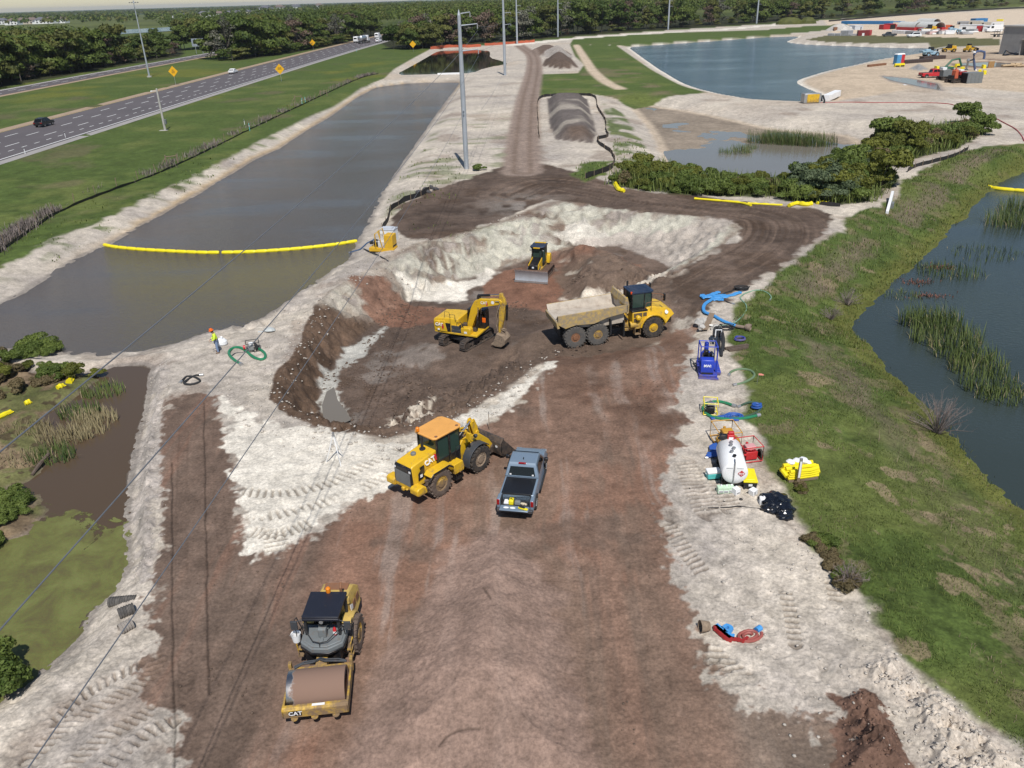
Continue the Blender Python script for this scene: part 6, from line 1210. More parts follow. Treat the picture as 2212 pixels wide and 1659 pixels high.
KL={'oak1':('dense dark green oak','dark oaks'),'oak2':('dense dark green oak','dark oaks'),'oak3':('dense dark green oak','dark oaks'),'olv1':('olive green leafy tree','olive trees'),'olv2':('olive green leafy tree','olive trees'),'brn':('reddish brown bare-looking tree','brown trees'),'gry':('grey mossy thin-leaved tree','grey trees'),'palm':('fan-leaved palm','palms')}
USED=set()
def plant(kind,x,y,z,h,wf,where):
    ph={'oak1':12,'oak2':13,'oak3':11,'olv1':12,'olv2':13,'brn':13,'gry':13,'palm':8.5}[kind];s_=h/ph;lab=KL[kind][0]+' '+where;grp=KL[kind][1]+' '+where
    r=PROTO[kind]if kind not in USED else dup(PROTO[kind]);USED.add(kind);r.location=(x,y,z-.2);r.rotation_euler=(0,0,random.uniform(0,6.28));r.scale=(s_*wf,s_*wf,s_);r['label']=lab;r['group']=grp;r.name='understory_shrub' if where.startswith('low')else{'oak1':'oak_tree','oak2':'oak_tree','oak3':'oak_tree','brn':'bare_tree','gry':'bare_tree','palm':'palm_tree'}.get(kind,'broadleaf_tree')
    if where.startswith('low'):r['category']='shrub';r['label']=lab.replace('oak','shrub').replace('tree','shrub')
def belt(pts,n,hr,depth,where,kinds,wr=(.85,1.2)):
    """row of trees along a surveyed line, standing up to depth metres behind it"""
    A=np.array([G(*p)[:2]for p in pts]);sg=np.concatenate([[0],np.cumsum(np.linalg.norm(np.diff(A,axis=0),axis=1))])
    for k in range(n):
        s_=sg[-1]*(k+random.uniform(.1,.9))/n;p=np.array([np.interp(s_,sg,A[:,0]),np.interp(s_,sg,A[:,1])]);i=min(max(int(np.searchsorted(sg,s_)),1),len(A)-1);d=(A[i]-A[i-1])/np.linalg.norm(A[i]-A[i-1]);nn=np.array([-d[1],d[0]]);nn=nn if nn@p>0 else-nn
        q=p+nn*random.uniform(1,depth);plant(random.choice(kinds),q[0],q[1],0,random.uniform(*hr),random.uniform(*wr),where)
MIX=['oak1','oak2','oak3','olv1','oak1','oak2','olv2'];MIX2=MIX+['gry','olv1','olv2','brn']
belt([(-40,196),(70,172),(160,158),(240,143),(290,133)],34,(13,18),16,'in the belt left of the far carriageway',MIX+['brn','palm','olv1'])
belt([(-40,182),(60,160),(150,146),(195,138)],22,(15,19),26,'in the belt left of the far carriageway',MIX)
belt([(-30,196),(60,175),(165,158),(230,146),(345,126),(390,119)],22,(5,8),4,'at the front of the belt left of the far carriageway',['palm','palm','olv1','brn','oak3'])
belt([(310,128),(345,122),(390,116)],8,(9,12),8,'by the light mast beyond the far carriageway',MIX)
belt([(325,88),(355,84)],3,(7,9),6,'in front of the far lake',['oak1','palm','gry']);belt([(225,84),(240,82)],2,(7,9),4,'in front of the far lake',['palm'])
belt([(440,109),(500,103),(545,97)],14,(13,18),24,'in the wood between the carriageways',MIX)
belt([(500,131),(545,127),(600,118),(660,107),(720,97),(760,90)],40,(13,20),26,'in the wood between the carriageways',MIX2)
belt([(505,132),(560,124),(640,110),(730,95)],14,(4,7),4,'at the front of the wood between the carriageways',['oak3','olv1','palm'])
belt([(-30,192),(60,171),(160,157),(290,135),(390,119)],30,(3.5,6),14,'low under the belt left of the far carriageway',['oak3','oak1','olv1'],(1.5,2.2));belt([(505,132),(600,119),(700,102),(760,91)],30,(3.5,6),12,'low under the wood between the carriageways',['oak3','oak2','olv1'],(1.5,2.2));belt([(842,103),(930,103),(1110,88),(1300,72),(1500,58),(1800,39),(2200,12)],60,(3,6),14,'low along the foot of the wood above the lake',['oak3','olv2','olv1','brn'],(1.5,2.4))
belt([(770,87),(800,81),(826,77)],14,(15,20),30,'where the highway enters the woods',MIX2)
belt([(842,102),(870,106),(905,108),(930,104)],24,(10,14),20,'in the wood above the upper pond',['olv1','olv2','oak1','oak3','gry'])
belt([(930,100),(1000,95),(1060,91),(1110,88)],26,(13,19),22,'in the wood above the upper pond',['olv1','olv2','oak1','oak2','gry','brn'])
belt([(1115,87),(1200,79),(1300,71),(1400,64),(1500,58)],44,(15,22),26,'in the wood above the lake',MIX2+['gry'])
belt([(1500,57),(1600,50),(1700,45),(1800,40)],22,(14,21),30,'in the wood above the lake',MIX2)
belt([(1800,38),(1900,31),(2050,21),(2250,8)],26,(14,20),40,'in the wood behind the yard',MIX2)
# deep woods beyond the single trees: one mass
def woods(label,area,n,hr,size,leaf,seed,per=70):
    rng=np.random.default_rng(seed);P=[];Dn=[]
    lo,hi=area.min(0),area.max(0);C_=rng.uniform(lo,hi,(n*6,2));C_=C_[sd(area,C_[:,0].copy(),C_[:,1].copy(),1)>0][:n]
    for(x,y)in C_:
        h=rng.uniform(*hr);w_=h*rng.uniform(.32,.5);d=rng.normal(0,1,(per,3));d[:,2]=np.abs(d[:,2])+.1*d[:,2];d/=np.linalg.norm(d,axis=1)[:,None];P.append(np.array([x,y,h*.55])+d*np.array([w_,w_,h*.45])*rng.uniform(.6,1.05,(per,1)));Dn.append(d)
    me=cardmesh('woodland',np.concatenate(P),np.concatenate(Dn),size,leaf,rng=rng);o=link('woodland',me);return setp(o,label,'woodland',kind='stuff')
def wpoly(pts,tail=()):return np.vstack([np.array([G(*p)[:2]for p in pts]),np.array(tail).reshape(-1,2)])
woods('deep woods behind the single trees along the top',wpoly([(835,80),(930,88),(1110,80),(1500,50),(1800,33),(2050,15)],[(800,900),(1100,1500),(500,1900),(-60,1900),(-300,1500),(-180,800)]),2200,(14,21),.75,L_OAK,21,75)
woods('deep olive woods behind the single trees along the top',wpoly([(835,80),(930,88),(1110,80),(1500,50),(1800,33),(2050,15)],[(800,900),(1100,1500),(500,1900),(-60,1900),(-300,1500),(-180,800)]),900,(15,22),.75,L_OLV,22,75)
woods('wood mass right of the guide sign between the carriageways',wpoly([(445,100),(545,92),(640,98),(760,84),(800,72)],[(-90,900),(-250,1100),(-330,850)]),420,(13,19),.6,L_OAK,23,80)
woods('bushes and low wood left of the far carriageway',wpoly([(-200,160),(0,155),(120,140),(190,128),(150,108),(0,120),(-200,125)]),200,(12,17),.6,L_OAK,24,80)
FARW=np.array([[-2600,1500],[-1500,1700],[-1150,1560],[-900,1500],[-560,1300],[-300,1500],[200,2400],[600,2600],[600,6000],[-4500,6000],[-4500,2600]])
woods('far woods on the skyline',FARW,5200,(9,16),2.2,L_OAK,25,26)
woods('far olive woods on the skyline',FARW,1800,(9,15),2.0,L_OLV,26,26)
# ---------------------------------------------------------------- equipment lying about the site
q1=Z2(1690,1030,6.635);q2=Z2(1680,700,6.914);q3=Z2(500,800,10.367);q4=Z2(860,540,11.85)
def at(label,name,cat,px,rz=0.0,group=None,s=1.0,dz=0.0):
    p=ground(*px);return thing(name,label,cat,(p.x,p.y,p.z+dz),rz,group,s)
def hosepts(pts,r,n=8,lift=0.0):
    P=groundmany(curve(np.array(pts,float),n));P[:,2]+=r*.8+lift;return[Vector(p)for p in P]
def hose(label,pts,r,mat,name='hose',cat='hose',group=None,ends=True,flat=False,n=8):
    P=hosepts(pts,r,n);o=P[0].copy();P=[p-o for p in P];T=thing(name,label,cat,o,0,group)
    b=MB();b.ribbon(P,r*2,r*.6)if flat else b.tube(P,r,8);b.build('tube',mat,T)
    if ends and not flat:
        for a,c in((P[0],P[1]),(P[-1],P[-2])):
            d=(a-c).normalized();b=MB();b.cyl(a-d*.05,a+d*.22,r*1.35,10);b.build('coupling',LGRY,T)
    return T
def pump(label,name,px,rz,fm,em=BLK,L_=1.3,w=.8,h=.9,cat='pump',s=1.0,wheels=False,tank=None):
    T=at(label,name,cat,px,rz,None,s);hw=w/2;hl=L_/2;b=MB();r=.03
    for y in(hw,-hw):b.tube([(-hl,y,.08),(hl,y,.08),(hl,y,h),(-hl,y,h),(-hl,y,.08)],r,6)
    for x in(-hl,hl):b.cyl((x,-hw,h),(x,hw,h),r,6);b.cyl((x,-hw,.08),(x,hw,.08),r,6)
    b.cyl((0,-hw,.1),(0,hw,.1),r,6);b.build('frame',fm,T)
    b=MB();b.box(-hl*.75,hl*.1,-hw*.6,hw*.6,.12,h*.62);b.lathe([(.14,0),(.17,.05),(.17,.12),(0,.13)],(-hl*.4,0,h*.62),(0,0,1),14);b.cyl((-hl*.7,hw*.55,h*.45),(-hl*.7,hw*.9,h*.5),.07,8);b.build('engine',em,T,.03)
    b=MB();b.lathe([(0,0),(.22,.02),(.26,.12),(.22,.24),(0,.26)],(hl*.25,0,h*.36),(1,0,0),16);b.cyl((hl*.45,0,h*.4),(hl*.95,0,h*.4),.09,10);b.cyl((hl*.4,0,h*.4),(hl*.4,0,h*.85),.08,10);b.build('volute',fm if fm is not YBM else DGRY,T,.01)
    b=MB();b.box(-hl*.6,hl*.1,-hw*.5,hw*.5,h*.70,h*.9);b.build('fuel_tank',tank or fm,T,.04)
    if wheels:
        for y in(hw+.08,-hw-.08):wheel(T,-hl*.3,y,.27,.14,RUB,fm,.5,12,.01,chev=0)
    return T
# white fuel tank
TK=at('white cylindrical fuel tank with red hazard diamond, on a black skid','fuel_tank','fuel tank',q1(640,1060),0);th_=math.atan2(1,-.10)
ta=Vector(ground(*q1(665,1085)));tb=Vector(ground(*q1(560,660)));dv=(tb-ta);TL=min(3.3,dv.length);TK.rotation_euler=(0,0,math.atan2(dv.y,dv.x));TK.location=ta
r_=.68;cz_=.98
b=MB();b.lathe([(0,.0),(r_*.5,-.02),(r_*.92,0.01),(r_,.06),(r_,TL-.06),(r_*.92,TL),(0,TL+.03)],(0,0,cz_),(1,0,0),36);b.build('tank',WHTC,TK,smooth=50)
b=MB();b.box(.0,TL,-.62,-.54,0,.16);b.box(.0,TL,.54,.62,0,.16)
for x in(.3,TL-.3):b.box(x-.08,x+.08,-.62,.62,.14,.55)
b.build('skid',BLK,TK,.02)
b=MB();b.cyl((-.07,.06,.35),(-.07,.06,1.7),.03,8);b.tube([(-.07,.06,1.7),(0,.06,1.78),(.25,.05,1.72)],.03,8);b.build('vent_pipe',LGRY,TK)
for x,y in((.55,.02),(1.0,.1),(1.35,-.05),(1.7,.06),(2.0,0)):
    if x<TL:b=MB();b.lathe([(.07,0),(.07,.1),(.1,.1),(.1,.15),(0,.16)],(x,y,cz_+r_-.02),(0,0,1),12);b.build('fitting',LGRY if x>.6 else BLK,TK)
Mz=frame((-.035,-.33,1.0),(0,-1,0),(0,0,1));b=MB();b.plan([(0,-.19),(.19,0),(0,.19),(-.19,0)],-.004,.012,Mz);b.build('hazard_diamond',RED,TK,smooth=0)
b=MB();b.box(-.13,.13,-.045,.045,.012,.018,Mz);b.build('number_panel',WHTC,TK,smooth=0);lettering('lettering','1993',RED,TK,(-.056,-.33,1.0),(0,-1,0),(0,0,1),.09,.002);lettering('lettering','3',WHTC,TK,(-.05,-.33,.90),(0,-1,0),(0,0,1),.08,.002)
for y in(.3,-.25):b=MB();b.box(-.034,-.026,y-.17,y+.17,1.30,1.315);b.build('weld_line',LGRY,TK)
T=at('red transfer pump fixed at the far end of the white fuel tank','transfer_pump','pump',q1(570,640),TK.rotation_euler.z,None,1.0);T.location=TK.matrix_basis@Vector((TL-.1,-.05,cz_+r_-.1))
b=MB();b.box(-.12,.2,-.2,.2,.05,.34);b.box(-.05,.12,-.16,.16,.34,.5);b.build('housing',RED,T,.03);b=MB();b.box(-.1,.16,.22,.62,.0,.3);b.cyl((0,.2,.1),(0,.7,.1),.07,8);b.build('meter',BLK,T,.02);b=MB();b.box(-.13,-.1,-.12,.12,.1,.22);b.build('panel',WHTC,T)
T=at('turquoise and white cool box left of the white fuel tank','cool_box','cool box',q1(335,900),.1);b=MB();b.box(-.36,.36,-.22,.22,.02,.36,ty=-.02,tx=-.02);b.build('box',TURQ,T,.04);b=MB();b.box(-.39,.39,-.25,.25,.36,.50);b.build('lid',WHTC,T,.04);b=MB();b.tube([(-.38,-.1,.3),(-.44,0,.3),(-.38,.1,.3)],.015,6);b.build('handle',WHTC,T)
T=at('yellow lidded tote standing right of the white fuel tank','storage_tote','tote',q1(905,985),TK.rotation_euler.z);b=MB();b.box(-.62,.62,-.33,.33,0,.42,tx=-.03,ty=-.03);b.build('box',BLKM,T,.03);b=MB();b.box(-.68,.68,-.38,.38,.42,.5);b.box(-.5,.5,-.25,.25,.5,.53);b.build('lid',YBM,T,.03)
b=MB();b.box(-.67,-.64,-.1,.1,.2,.32);b.build('sticker',WHTC,T)
OILG=paint('pale_green_carton',(.50,.66,.48),.6,var=.1,scale=6)
def jug(lb,px,rz,mat=OILG,tip=False,cat='oil carton'):
    T=at(lb,'oil_carton',cat,px,rz);
    if tip:T.rotation_euler=(0,1.45,rz);T.location.z+=.16
    b=MB();b.box(-.17,.17,-.17,.17,0,.36,tx=.01,ty=.01);b.build('carton',mat,T,.02);b=MB();b.box(-.13,.13,-.176,-.168,.06,.2);b.build('label_panel',WHTC,T);b=MB();b.box(-.11,.11,-.180,-.174,.08,.11);b.box(-.11,.11,-.180,-.174,.14,.16);b.build('print',DGRY,T);b=MB();b.lathe([(.05,0),(.05,.05),(0,.05)],(.06,.05,.36),(0,0,1),10);b.build('cap',WHTC,T)
jug('pale green carton at the left end of the row before the fuel tank',q1(448,1135),.05);jug('yellow green topped carton second in the row before the fuel tank',q1(535,1135),-.04);jug('pale green carton third in the row before the fuel tank',q1(615,1125),.0);jug('white carton turned askew at the right end of the row before the fuel tank',q1(705,1160),.5,WHT)
jug('white jug lying on its side on the sand right of the fuel tank',q1(945,1195),.6,WHT,True,'jug');jug('white carton standing against the black plastic heap',q1(1135,1320),-.15,WHT)
# black plastic heap
T=at('heap of crumpled black plastic sheeting at the grass edge','plastic_sheeting','plastic sheeting',q1(1340,1420),0);rng=np.random.default_rng(5)
for(qx,qy,rx_,ry_,rz_)in((1330,1300,.85,.75,.42),(1300,1420,.62,.5,.35),(1480,1430,.6,.6,.35),(1500,1540,.45,.35,.25)):
    p=Vector(ground(*q1(qx,qy)))-T.location;bm=bmesh.new();bmesh.ops.create_icosphere(bm,subdivisions=4,radius=1);
    for v_ in bm.verts:
        d=np.array(v_.co);k=.86+.22*abs(math.sin(d[0]*4+qx)*math.cos(d[1]*4.5+d[2]*3))+.06*math.sin(d[0]*13+d[2]*9)*math.cos(d[1]*11);v_.co=Vector((p.x+d[0]*rx_*k,p.y+d[1]*ry_*k,max(-.05,p.z+d[2]*rz_*1.3*k)))
    me=bpy.data.meshes.new('fold');bm.to_mesh(me);bm.free();me.shade_smooth();me.set_sharp_from_angle(angle=rad(28));me.materials.append(PLAS);link('fold',me,T)
hose('thin black cable lying across the sand left of the black plastic',[q1(250,1400),q1(430,1395),q1(620,1385),q1(760,1370),q1(920,1395),q1(1100,1410),q1(1230,1415)],.03,BLKM,'cable','cable',ends=False)
b=at('small black cap lying on the sand before the white jug','bottle_cap','cap',q1(787,1265));q=MB();q.lathe([(0,0),(.09,0),(.10,.06),(.06,.09),(0,.09)],(0,0,0),(0,0,1),12);q.build('cap',BLK,b)
# pumps along the grass edge
pump('orange yellow pump set with rusty tank beside the blue hose rolls','pump_set',q1(530,330),rad(95),paint('ochre_paint',(.52,.27,.03),.55,dirt=.25),BLK,1.5,1.25,1.0,s=1.05)
T=MADE[-1].parent
for y in(.42,-.42):b=MB();b.lathe([(0,0),(.2,.02),(.22,.2),(.2,.5),(0,.52)],(-.65,y,.35),(1,0,0),14);b.build('drum',MATS['ochre_paint'],T)
pump('red trash pump in a red tubular frame with black wheels','trash_pump',q1(895,575),rad(100),RED,RED,1.25,1.15,1.0,wheels=True,tank=paint('pink_white',(.6,.3,.3),.5))
for k_,(a,lb)in enumerate(((q1(385,440),'upper folded blue flat hose left of the fuel tank'),(q1(355,560),'lower folded blue flat hose left of the fuel tank'))):
    T=at(lb,'hose_roll','hose',a,.2-.3*k_);b=MB()
    for j in range(5):b.tube([(-.5+.04*j,-.22+.1*j,.08+.04*(j%2)),(-.1,-.25+.11*j,.2),(.3,-.2+.1*j,.22),(.52,-.2+.1*j,.1)],.085,7)
    b.build('folds',BLUD,T);b=MB();b.cyl((-.55,-.3,.08),(-.4,-.3,.08),.08,10);b.build('coupling',LGRY,T)
# yellow boom bundle, post
T=at('bundle of folded yellow boom on a wooden pallet in the grass','boom_bundle','floating boom',q1(1720,870),.15);b=MB();b.box(-.85,.85,-.55,.55,.0,.12);[b.box(-.85+k*.3,-.68+k*.3,-.55,.55,.12,.15)for k in range(6)];b.build('pallet',WOOD,T);b=MB()
for k in range(4):
    z_=.2+k*.13;b.tube([(-.86+.03*k,-.42,z_),(-.3,-.5+.02*k,z_+.03),(.35,-.46,z_+.02),(.9,-.4+.03*k,z_)],.11,8);b.tube([(-.86,-.1,z_),(0,-.12,z_+.05),(.88,-.05,z_)],.12,8);b.tube([(-.85,.25,z_),(0,.22,z_+.04),(.88,.3,z_)],.12,8)
b.tube([(-.9,-.4,.3),(-.98,0,.45),(-.88,.3,.3)],.13,8);b.tube([(.9,-.4,.3),(1.0,0,.5),(.9,.35,.3)],.13,8);b.build('folds',YBM,T)
bw_=at('white plastic bag lying on top of the yellow boom bundle','plastic_bag','bag',q1(1720,870),.1,dz=.62);b=MB()
for(x,y,z_,r)in((-.4,.32,.1,.26),(0,.38,.12,.24),(.35,.36,.12,.3),(.55,.2,.06,.2)):b.lathe([(0,-r*.5),(r*.8,-r*.4),(r,0),(r*.6,r*.45),(0,r*.5)],(x,y,z_),(.2,.1,1),9)
b.build('film',WHTC,bw_,smooth=25)
T=at('white topped wooden post standing in front of the yellow boom bundle','marker_post','post',q1(1705,1010),0);b=MB();b.box(-.075,.075,-.05,.05,-.2,1.35);b.build('post',WOOD,T);b=MB();b.box(-.055,.055,-.058,-.048,.45,1.45);b.build('white_face',WHTC,T);b=MB();b.box(-.075,.075,-.05,.05,1.35,1.62);b.build('top',LGRY,T)
# blue pump
BPX=ground(*q2(300,1560));T=at('large blue engine pump on a blue skid with open frame','engine_pump','pump',q2(330,1545),rad(82));T.scale=(1.12,1.0,1.05)
b=MB();b.box(-.15,2.1,-.62,.62,0,.30);b.box(-.3,-.05,-.7,.66,0,.12);b.box(.3,2.0,-.9,-.5,.1,.34);b.build('skid',BLU,T,.03)
b=MB();b.prism([(.0,.30),(-.05,.45),(.12,1.2),(.2,1.25),(.62,1.25),(.62,.3)],-.36,.52);b.build('fuel_tank',BLU,T,.04);b=MB();b.box(-.07,-.02,-.3,.45,.32,.44);b.build('louvre',BLKM,T)
lettering('lettering','MWI',WHTC,T,(.02,.08,.86),(0,-1,0),(.22,0,1),.24,.01)
b=MB();b.tube([(.3,.56,.3),(.42,.56,2.05),(.42,-.56,2.05),(.3,-.56,.3)],.055,8);b.cyl((.42,.56,2.05),(1.7,.56,1.9),.05,8);b.cyl((.42,-.56,2.05),(1.7,-.56,1.9),.05,8);b.tube([(1.7,.56,.3),(1.7,.56,1.9),(1.7,-.56,1.9),(1.7,-.56,.3)],.05,8);b.build('lifting_frame',BLU,T)
b=MB();b.box(.75,1.5,-.36,.3,.35,1.15);b.cyl((1.1,.1,1.15),(1.1,.1,1.5),.17,12);b.box(.8,1.2,-.46,-.3,.6,1.3);b.cyl((.9,-.3,1.2),(1.4,-.3,1.2),.12,10);b.build('engine',BLK,T,.03);b=MB();b.box(.72,.78,-.2,.1,.75,1.05);b.cyl((.78,-.32,1.25),(.78,-.32,1.42),.06,8);b.build('gauge_panel',LGRY,T)
b=MB();b.lathe([(0,0),(.3,.03),(.36,.2),(.3,.4),(0,.42)],(1.7,0,.8),(1,0,0),18);b.cyl((1.9,0,.8),(1.9,0,1.7),.16,12);b.build('volute',BLU,T,.02)
hose('short black suction hose at the left foot of the blue pump',[q2(85,1310),q2(130,1370),q2(175,1420)],.07,BLKM,ends=False)
T=at('tangle of black suction hoses behind the blue pump','suction_hose','hose',q2(520,1150));o=Vector(T.location)
def rel(px,z_):p=ground(*px);return Vector((p.x,p.y,p.z+z_))-o
for pts in([(q2(560,1190),.1),(q2(570,1050),.9),(q2(550,980),1.1),(q2(530,850),.6),(q2(545,740),.1)],[(q2(590,1100),.05),(q2(595,950),.3),(q2(575,850),.3),(q2(555,730),.1)],[(q2(420,960),.6),(q2(430,910),1.0),(q2(490,900),1.0),(q2(510,960),.6),(q2(520,1100),.3)],[(q2(480,1010),.9),(q2(450,880),.9),(q2(470,860),.5)]):
    b=MB();b.tube(curve(np.array([tuple(rel(a,z_))for a,z_ in pts]),6).tolist(),.10,8);b.build('tube',BLKM,T)
b=MB();b.tube([tuple(rel(q2(440,1010),.9)),tuple(rel(q2(445,1000),1.3)),tuple(rel(q2(540,1000),1.3)),tuple(rel(q2(545,1010),.9))],.05,8);b.build('white_bracket',WHT,T)
hose('wide sky blue flat hose curving from the lay-flat tangle to a strainer',[q2(430,215),q2(370,255),q2(280,320),q2(255,390),q2(280,450),q2(370,490),q2(440,520),q2(560,590),q2(680,640),q2(850,700)],.15,BLUF,'lay_flat_hose','hose',flat=True)
T=at('tangle of folded sky blue lay-flat hose at the edge of the haul road','lay_flat_hose','hose',q2(450,190));o=Vector(T.location)
for pts,w_ in(([q2(200,170),q2(270,175),q2(350,165),q2(450,130),q2(520,105)],.42),([q2(230,200),q2(300,190),q2(400,180),q2(520,170),q2(640,160)],.45),([q2(420,235),q2(520,235),q2(600,240)],.4),([q2(540,200),q2(640,185),q2(760,150),q2(880,108)],.4),([q2(380,150),q2(460,200),q2(560,190),q2(680,170)],.4),([q2(250,150),q2(260,200),q2(230,210)],.35)):
    P=[p-o+Vector((0,0,.05*random.random()))for p in hosepts(pts,.06,5)];b=MB();b.ribbon(P,[w_*random.uniform(.75,1.15)for _ in P],.10);b.build('fold',BLUF,T)
hose('black hose lying over the sky blue tangle',[q2(880,40),q2(740,80),q2(590,130),q2(550,165),q2(600,230),q2(670,275),q2(750,297)],.07,BLKM)
T=at('coil of dark hose at the grass edge above the blue tangle','hose_coil','hose',q2(900,60));b=MB();b.tube([((.35+.03*k/8)*math.cos(k*.6)*1.5,(.35+.03*k/8)*math.sin(k*.6),.06+.01*k)for k in range(32)],.05,6);b.build('coil',BLKM,T)
hose('pale green hose winding through the grass right of the haul road',[q2(1385,225),q2(1400,180),q2(1350,120),q2(1270,80),q2(1170,65),q2(1060,85),q2(940,130),q2(880,190),q2(910,240),q2(970,300),q2(985,380),q2(950,460),q2(880,540),q2(790,610),q2(690,650),q2(560,665),q2(400,662)],.055,GRNP)
T=at('coil of black electric cable beside the sky blue hose','cable_coil','cable',q2(640,720));b=MB();b.tube([((.42+.12*math.sin(k*1.7))*math.cos(k*.52)*1.25,(.36+.1*math.sin(k*1.3))*math.sin(k*.52),.05+.006*k)for k in range(60)],.03,5);b.build('coil',BLKM,T)
T=at('rusty round strainer at the end of the sky blue hose','strainer','strainer',q2(1020,745),-.3);b=MB();b.lathe([(0,-.3),(.22,-.28),(.3,-.1),(.3,.12),(.18,.16),(.16,.1),(0,.1)],(0,0,.28),(1,-.3,0),16);b.cyl((-.3,.08,.22),(-1.0,.3,.2),.14,10);b.build('basket',paint('rust_grey',(.24,.18,.14),.8,dirt=.3,scale=5),T)
T=at('small blue ring of coiled hose in the grass','hose_coil','hose',q2(872,905));b=MB();b.tube([(.42*math.cos(k*.39)*(1-.004*k),.32*math.sin(k*.39),.06+.004*k)for k in range(40)],.055,6);b.build('coil',BLU,T)
for k_,(a,c_,lb)in enumerate(((q2(620,1065),q2(1010,1000),'upper dark timber lying beside the blue pump'),(q2(680,1095),q2(1000,1040),'lower dark timber lying beside the blue pump'))):
    A,B_=ground(*a),ground(*c_);T=thing('timber',lb,'timber',A,math.atan2(B_.y-A.y,B_.x-A.x));L_=(B_-A).length;b=MB();b.box(0,L_,-.14,.14,.0,.16);b.build('beam',paint('dark_timber',(.11,.08,.06),.85,scale=5,var=.3)if 'dark_timber' not in MATS else MATS['dark_timber'],T,.01);b=MB();b.box(L_*.1,L_*.95,-.10,-.02,.16,.2);b.build('batten',MATS['dark_timber'],T)
hose('dull green hose bent in a half ring below the blue pump',[q2(690,1500),q2(720,1455),q2(800,1420),q2(930,1405),q2(1050,1430),q2(1115,1490),q2(1090,1550),q2(1010,1600),q2(900,1645),q2(800,1668)],.085,paint('dull_green_hose',(.13,.20,.11),.6,dirt=.2))
T=at('tiny pink marker flag on a wire beside the dull green hose','marker_flag','flag',q2(1160,1655));b=MB();b.cyl((0,0,0),(.03,0,.85),.012,5);b.build('wire',LGRY,T);b=MB();b.add([(.03,0,.85),(.25,.05,.8),(.4,0,.74),(.38,0,.68),(.03,0,.72)],[(0,1,2,3,4)]);b.add([(.03,.01,.85),(.25,.06,.8),(.4,.01,.74),(.38,.01,.68),(.03,.01,.72)],[(4,3,2,1,0)]);b.build('flag',paint('pink_cloth',(.7,.25,.2),.7),T)
# rubble blocks left of the blue hose
for k_,(a,s_,lb)in enumerate(((q2(200,600),.5,'largest pale broken block left of the sky blue hose'),(q2(235,690),.38,'pale broken block nearest the blue pump'),(q2(260,560),.34,'pale broken block touching the sky blue hose'),(q2(470,710),.45,'pale block beside the coil of black cable'))):
    T=at(lb,'rubble_block','rubble',a,k_*.8);bm=bmesh.new();bmesh.ops.create_icosphere(bm,subdivisions=2,radius=s_)
    for v_ in bm.verts:v_.co*=random.uniform(.75,1.15);v_.co.z*=.7
    me=bpy.data.meshes.new('block');bm.to_mesh(me);bm.free();me.materials.append(CONC);link('block',me,T)
A,B_=ground(*q2(280,730)),ground(*q2(400,500));T=thing('plank','grey plank lying across the sky blue hose','plank',A,math.atan2(B_.y-A.y,B_.x-A.x));b=MB();L_=(B_-A).length;b.prism([(0,.02),(L_*.5,.06),(L_,.26),(L_,.30),(L_*.5,.11),(0,.06)],-.22,.22);b.build('board',WOOD,T)
# green suction hose loop with small pump
q5=lambda x,y:(1106+x*.2507,832+y*.2507)
pump('small pump in a yellow tubular frame inside the green hose loop','small_pump',q5(1705,235),rad(80),YBM,BLK,.95,.85,.85,tank=LGRY)
hose('thick green suction hose laid in a wide loop round the blue rolls',[q5(1905,185),q5(1850,165),q5(1780,150),q5(1720,155),q5(1670,170),q5(1645,205),q5(1660,245),q5(1720,280),q5(1820,300),q5(1920,302),q5(2020,292),q5(2110,272)],.10,GRN)
hose('black and green hose closing the right side of the green loop',[q5(1960,190),q5(2010,165),q5(2070,152),q5(2130,165),q5(2148,200),q5(2110,240),q5(2040,270),q5(1950,285),q5(1880,280),q5(1830,262)],.075,paint('dark_green_hose',(.05,.09,.06),.5))
T=at('blue lay-flat hose rolled up inside the green loop','hose_roll','hose',q5(1915,280));b=MB();b.tube([((.16+.012*k)*math.cos(k*.5)*1.15,(.16+.009*k)*math.sin(k*.5),.07+.008*(k%5))for k in range(36)],.075,7);b.build('coil',BLUD,T);b=MB();b.ribbon([(-.3,.1,.12),(-.9,.05,.06),(-1.5,-.1,.05)],.26,.06);b.build('tail',BLUD,T)
T=at('blue jug shaped hose roll at the right end of the green loop','hose_roll','hose',q5(2105,205));b=MB();b.tube([(.3*math.cos(k*.5)*(1-.01*k),.24*math.sin(k*.5),.08+.012*k)for k in range(26)],.085,7);b.build('coil',BLUD,T)
# blue and red folded hoses on the white sand
q6=lambda x,y:(1106+x*.2507,1243+y*.2507)
T=at('bundle of blue and dark red flat hoses on the white sand','hose_bundle','hose',q6(1830,505));o=Vector(T.location)
for pts,w_,m_ in(([q6(1750,450),q6(1780,490),q6(1840,540),q6(1900,570)],.3,DRED),([q6(1755,445),q6(1800,480),q6(1860,530),q6(1915,545)],.3,BLUF),([q6(1770,470),q6(1830,520),q6(1880,560)],.25,BLU),([q6(1810,475),q6(1850,450),q6(1885,470),q6(1860,500),q6(1820,490)],.22,BLUF),([q6(1900,560),q6(1960,570),q6(1990,578),q6(2030,550)],.14,DRED)):
    P=[p-o for p in hosepts(pts,.05,5)];b=MB();b.ribbon(P,[w_*random.uniform(.8,1.15)for _ in P],.12);b.build('fold',m_,T)
T=at('dark red flat hose rolled at the right of the blue bundle','hose_roll','hose',q6(2040,530),.3);b=MB();b.tube([((.12+.012*k)*math.cos(k*.5)*1.4,(.12+.009*k)*math.sin(k*.5),.07+.006*(k%4))for k in range(26)],.07,7);b.build('coil',paint('brick_red_hose',(.30,.08,.065),.6),T);b=MB();b.cyl((.42,.12,.12),(.68,.2,.12),.13,10);b.build('coupling',BLUF,T)
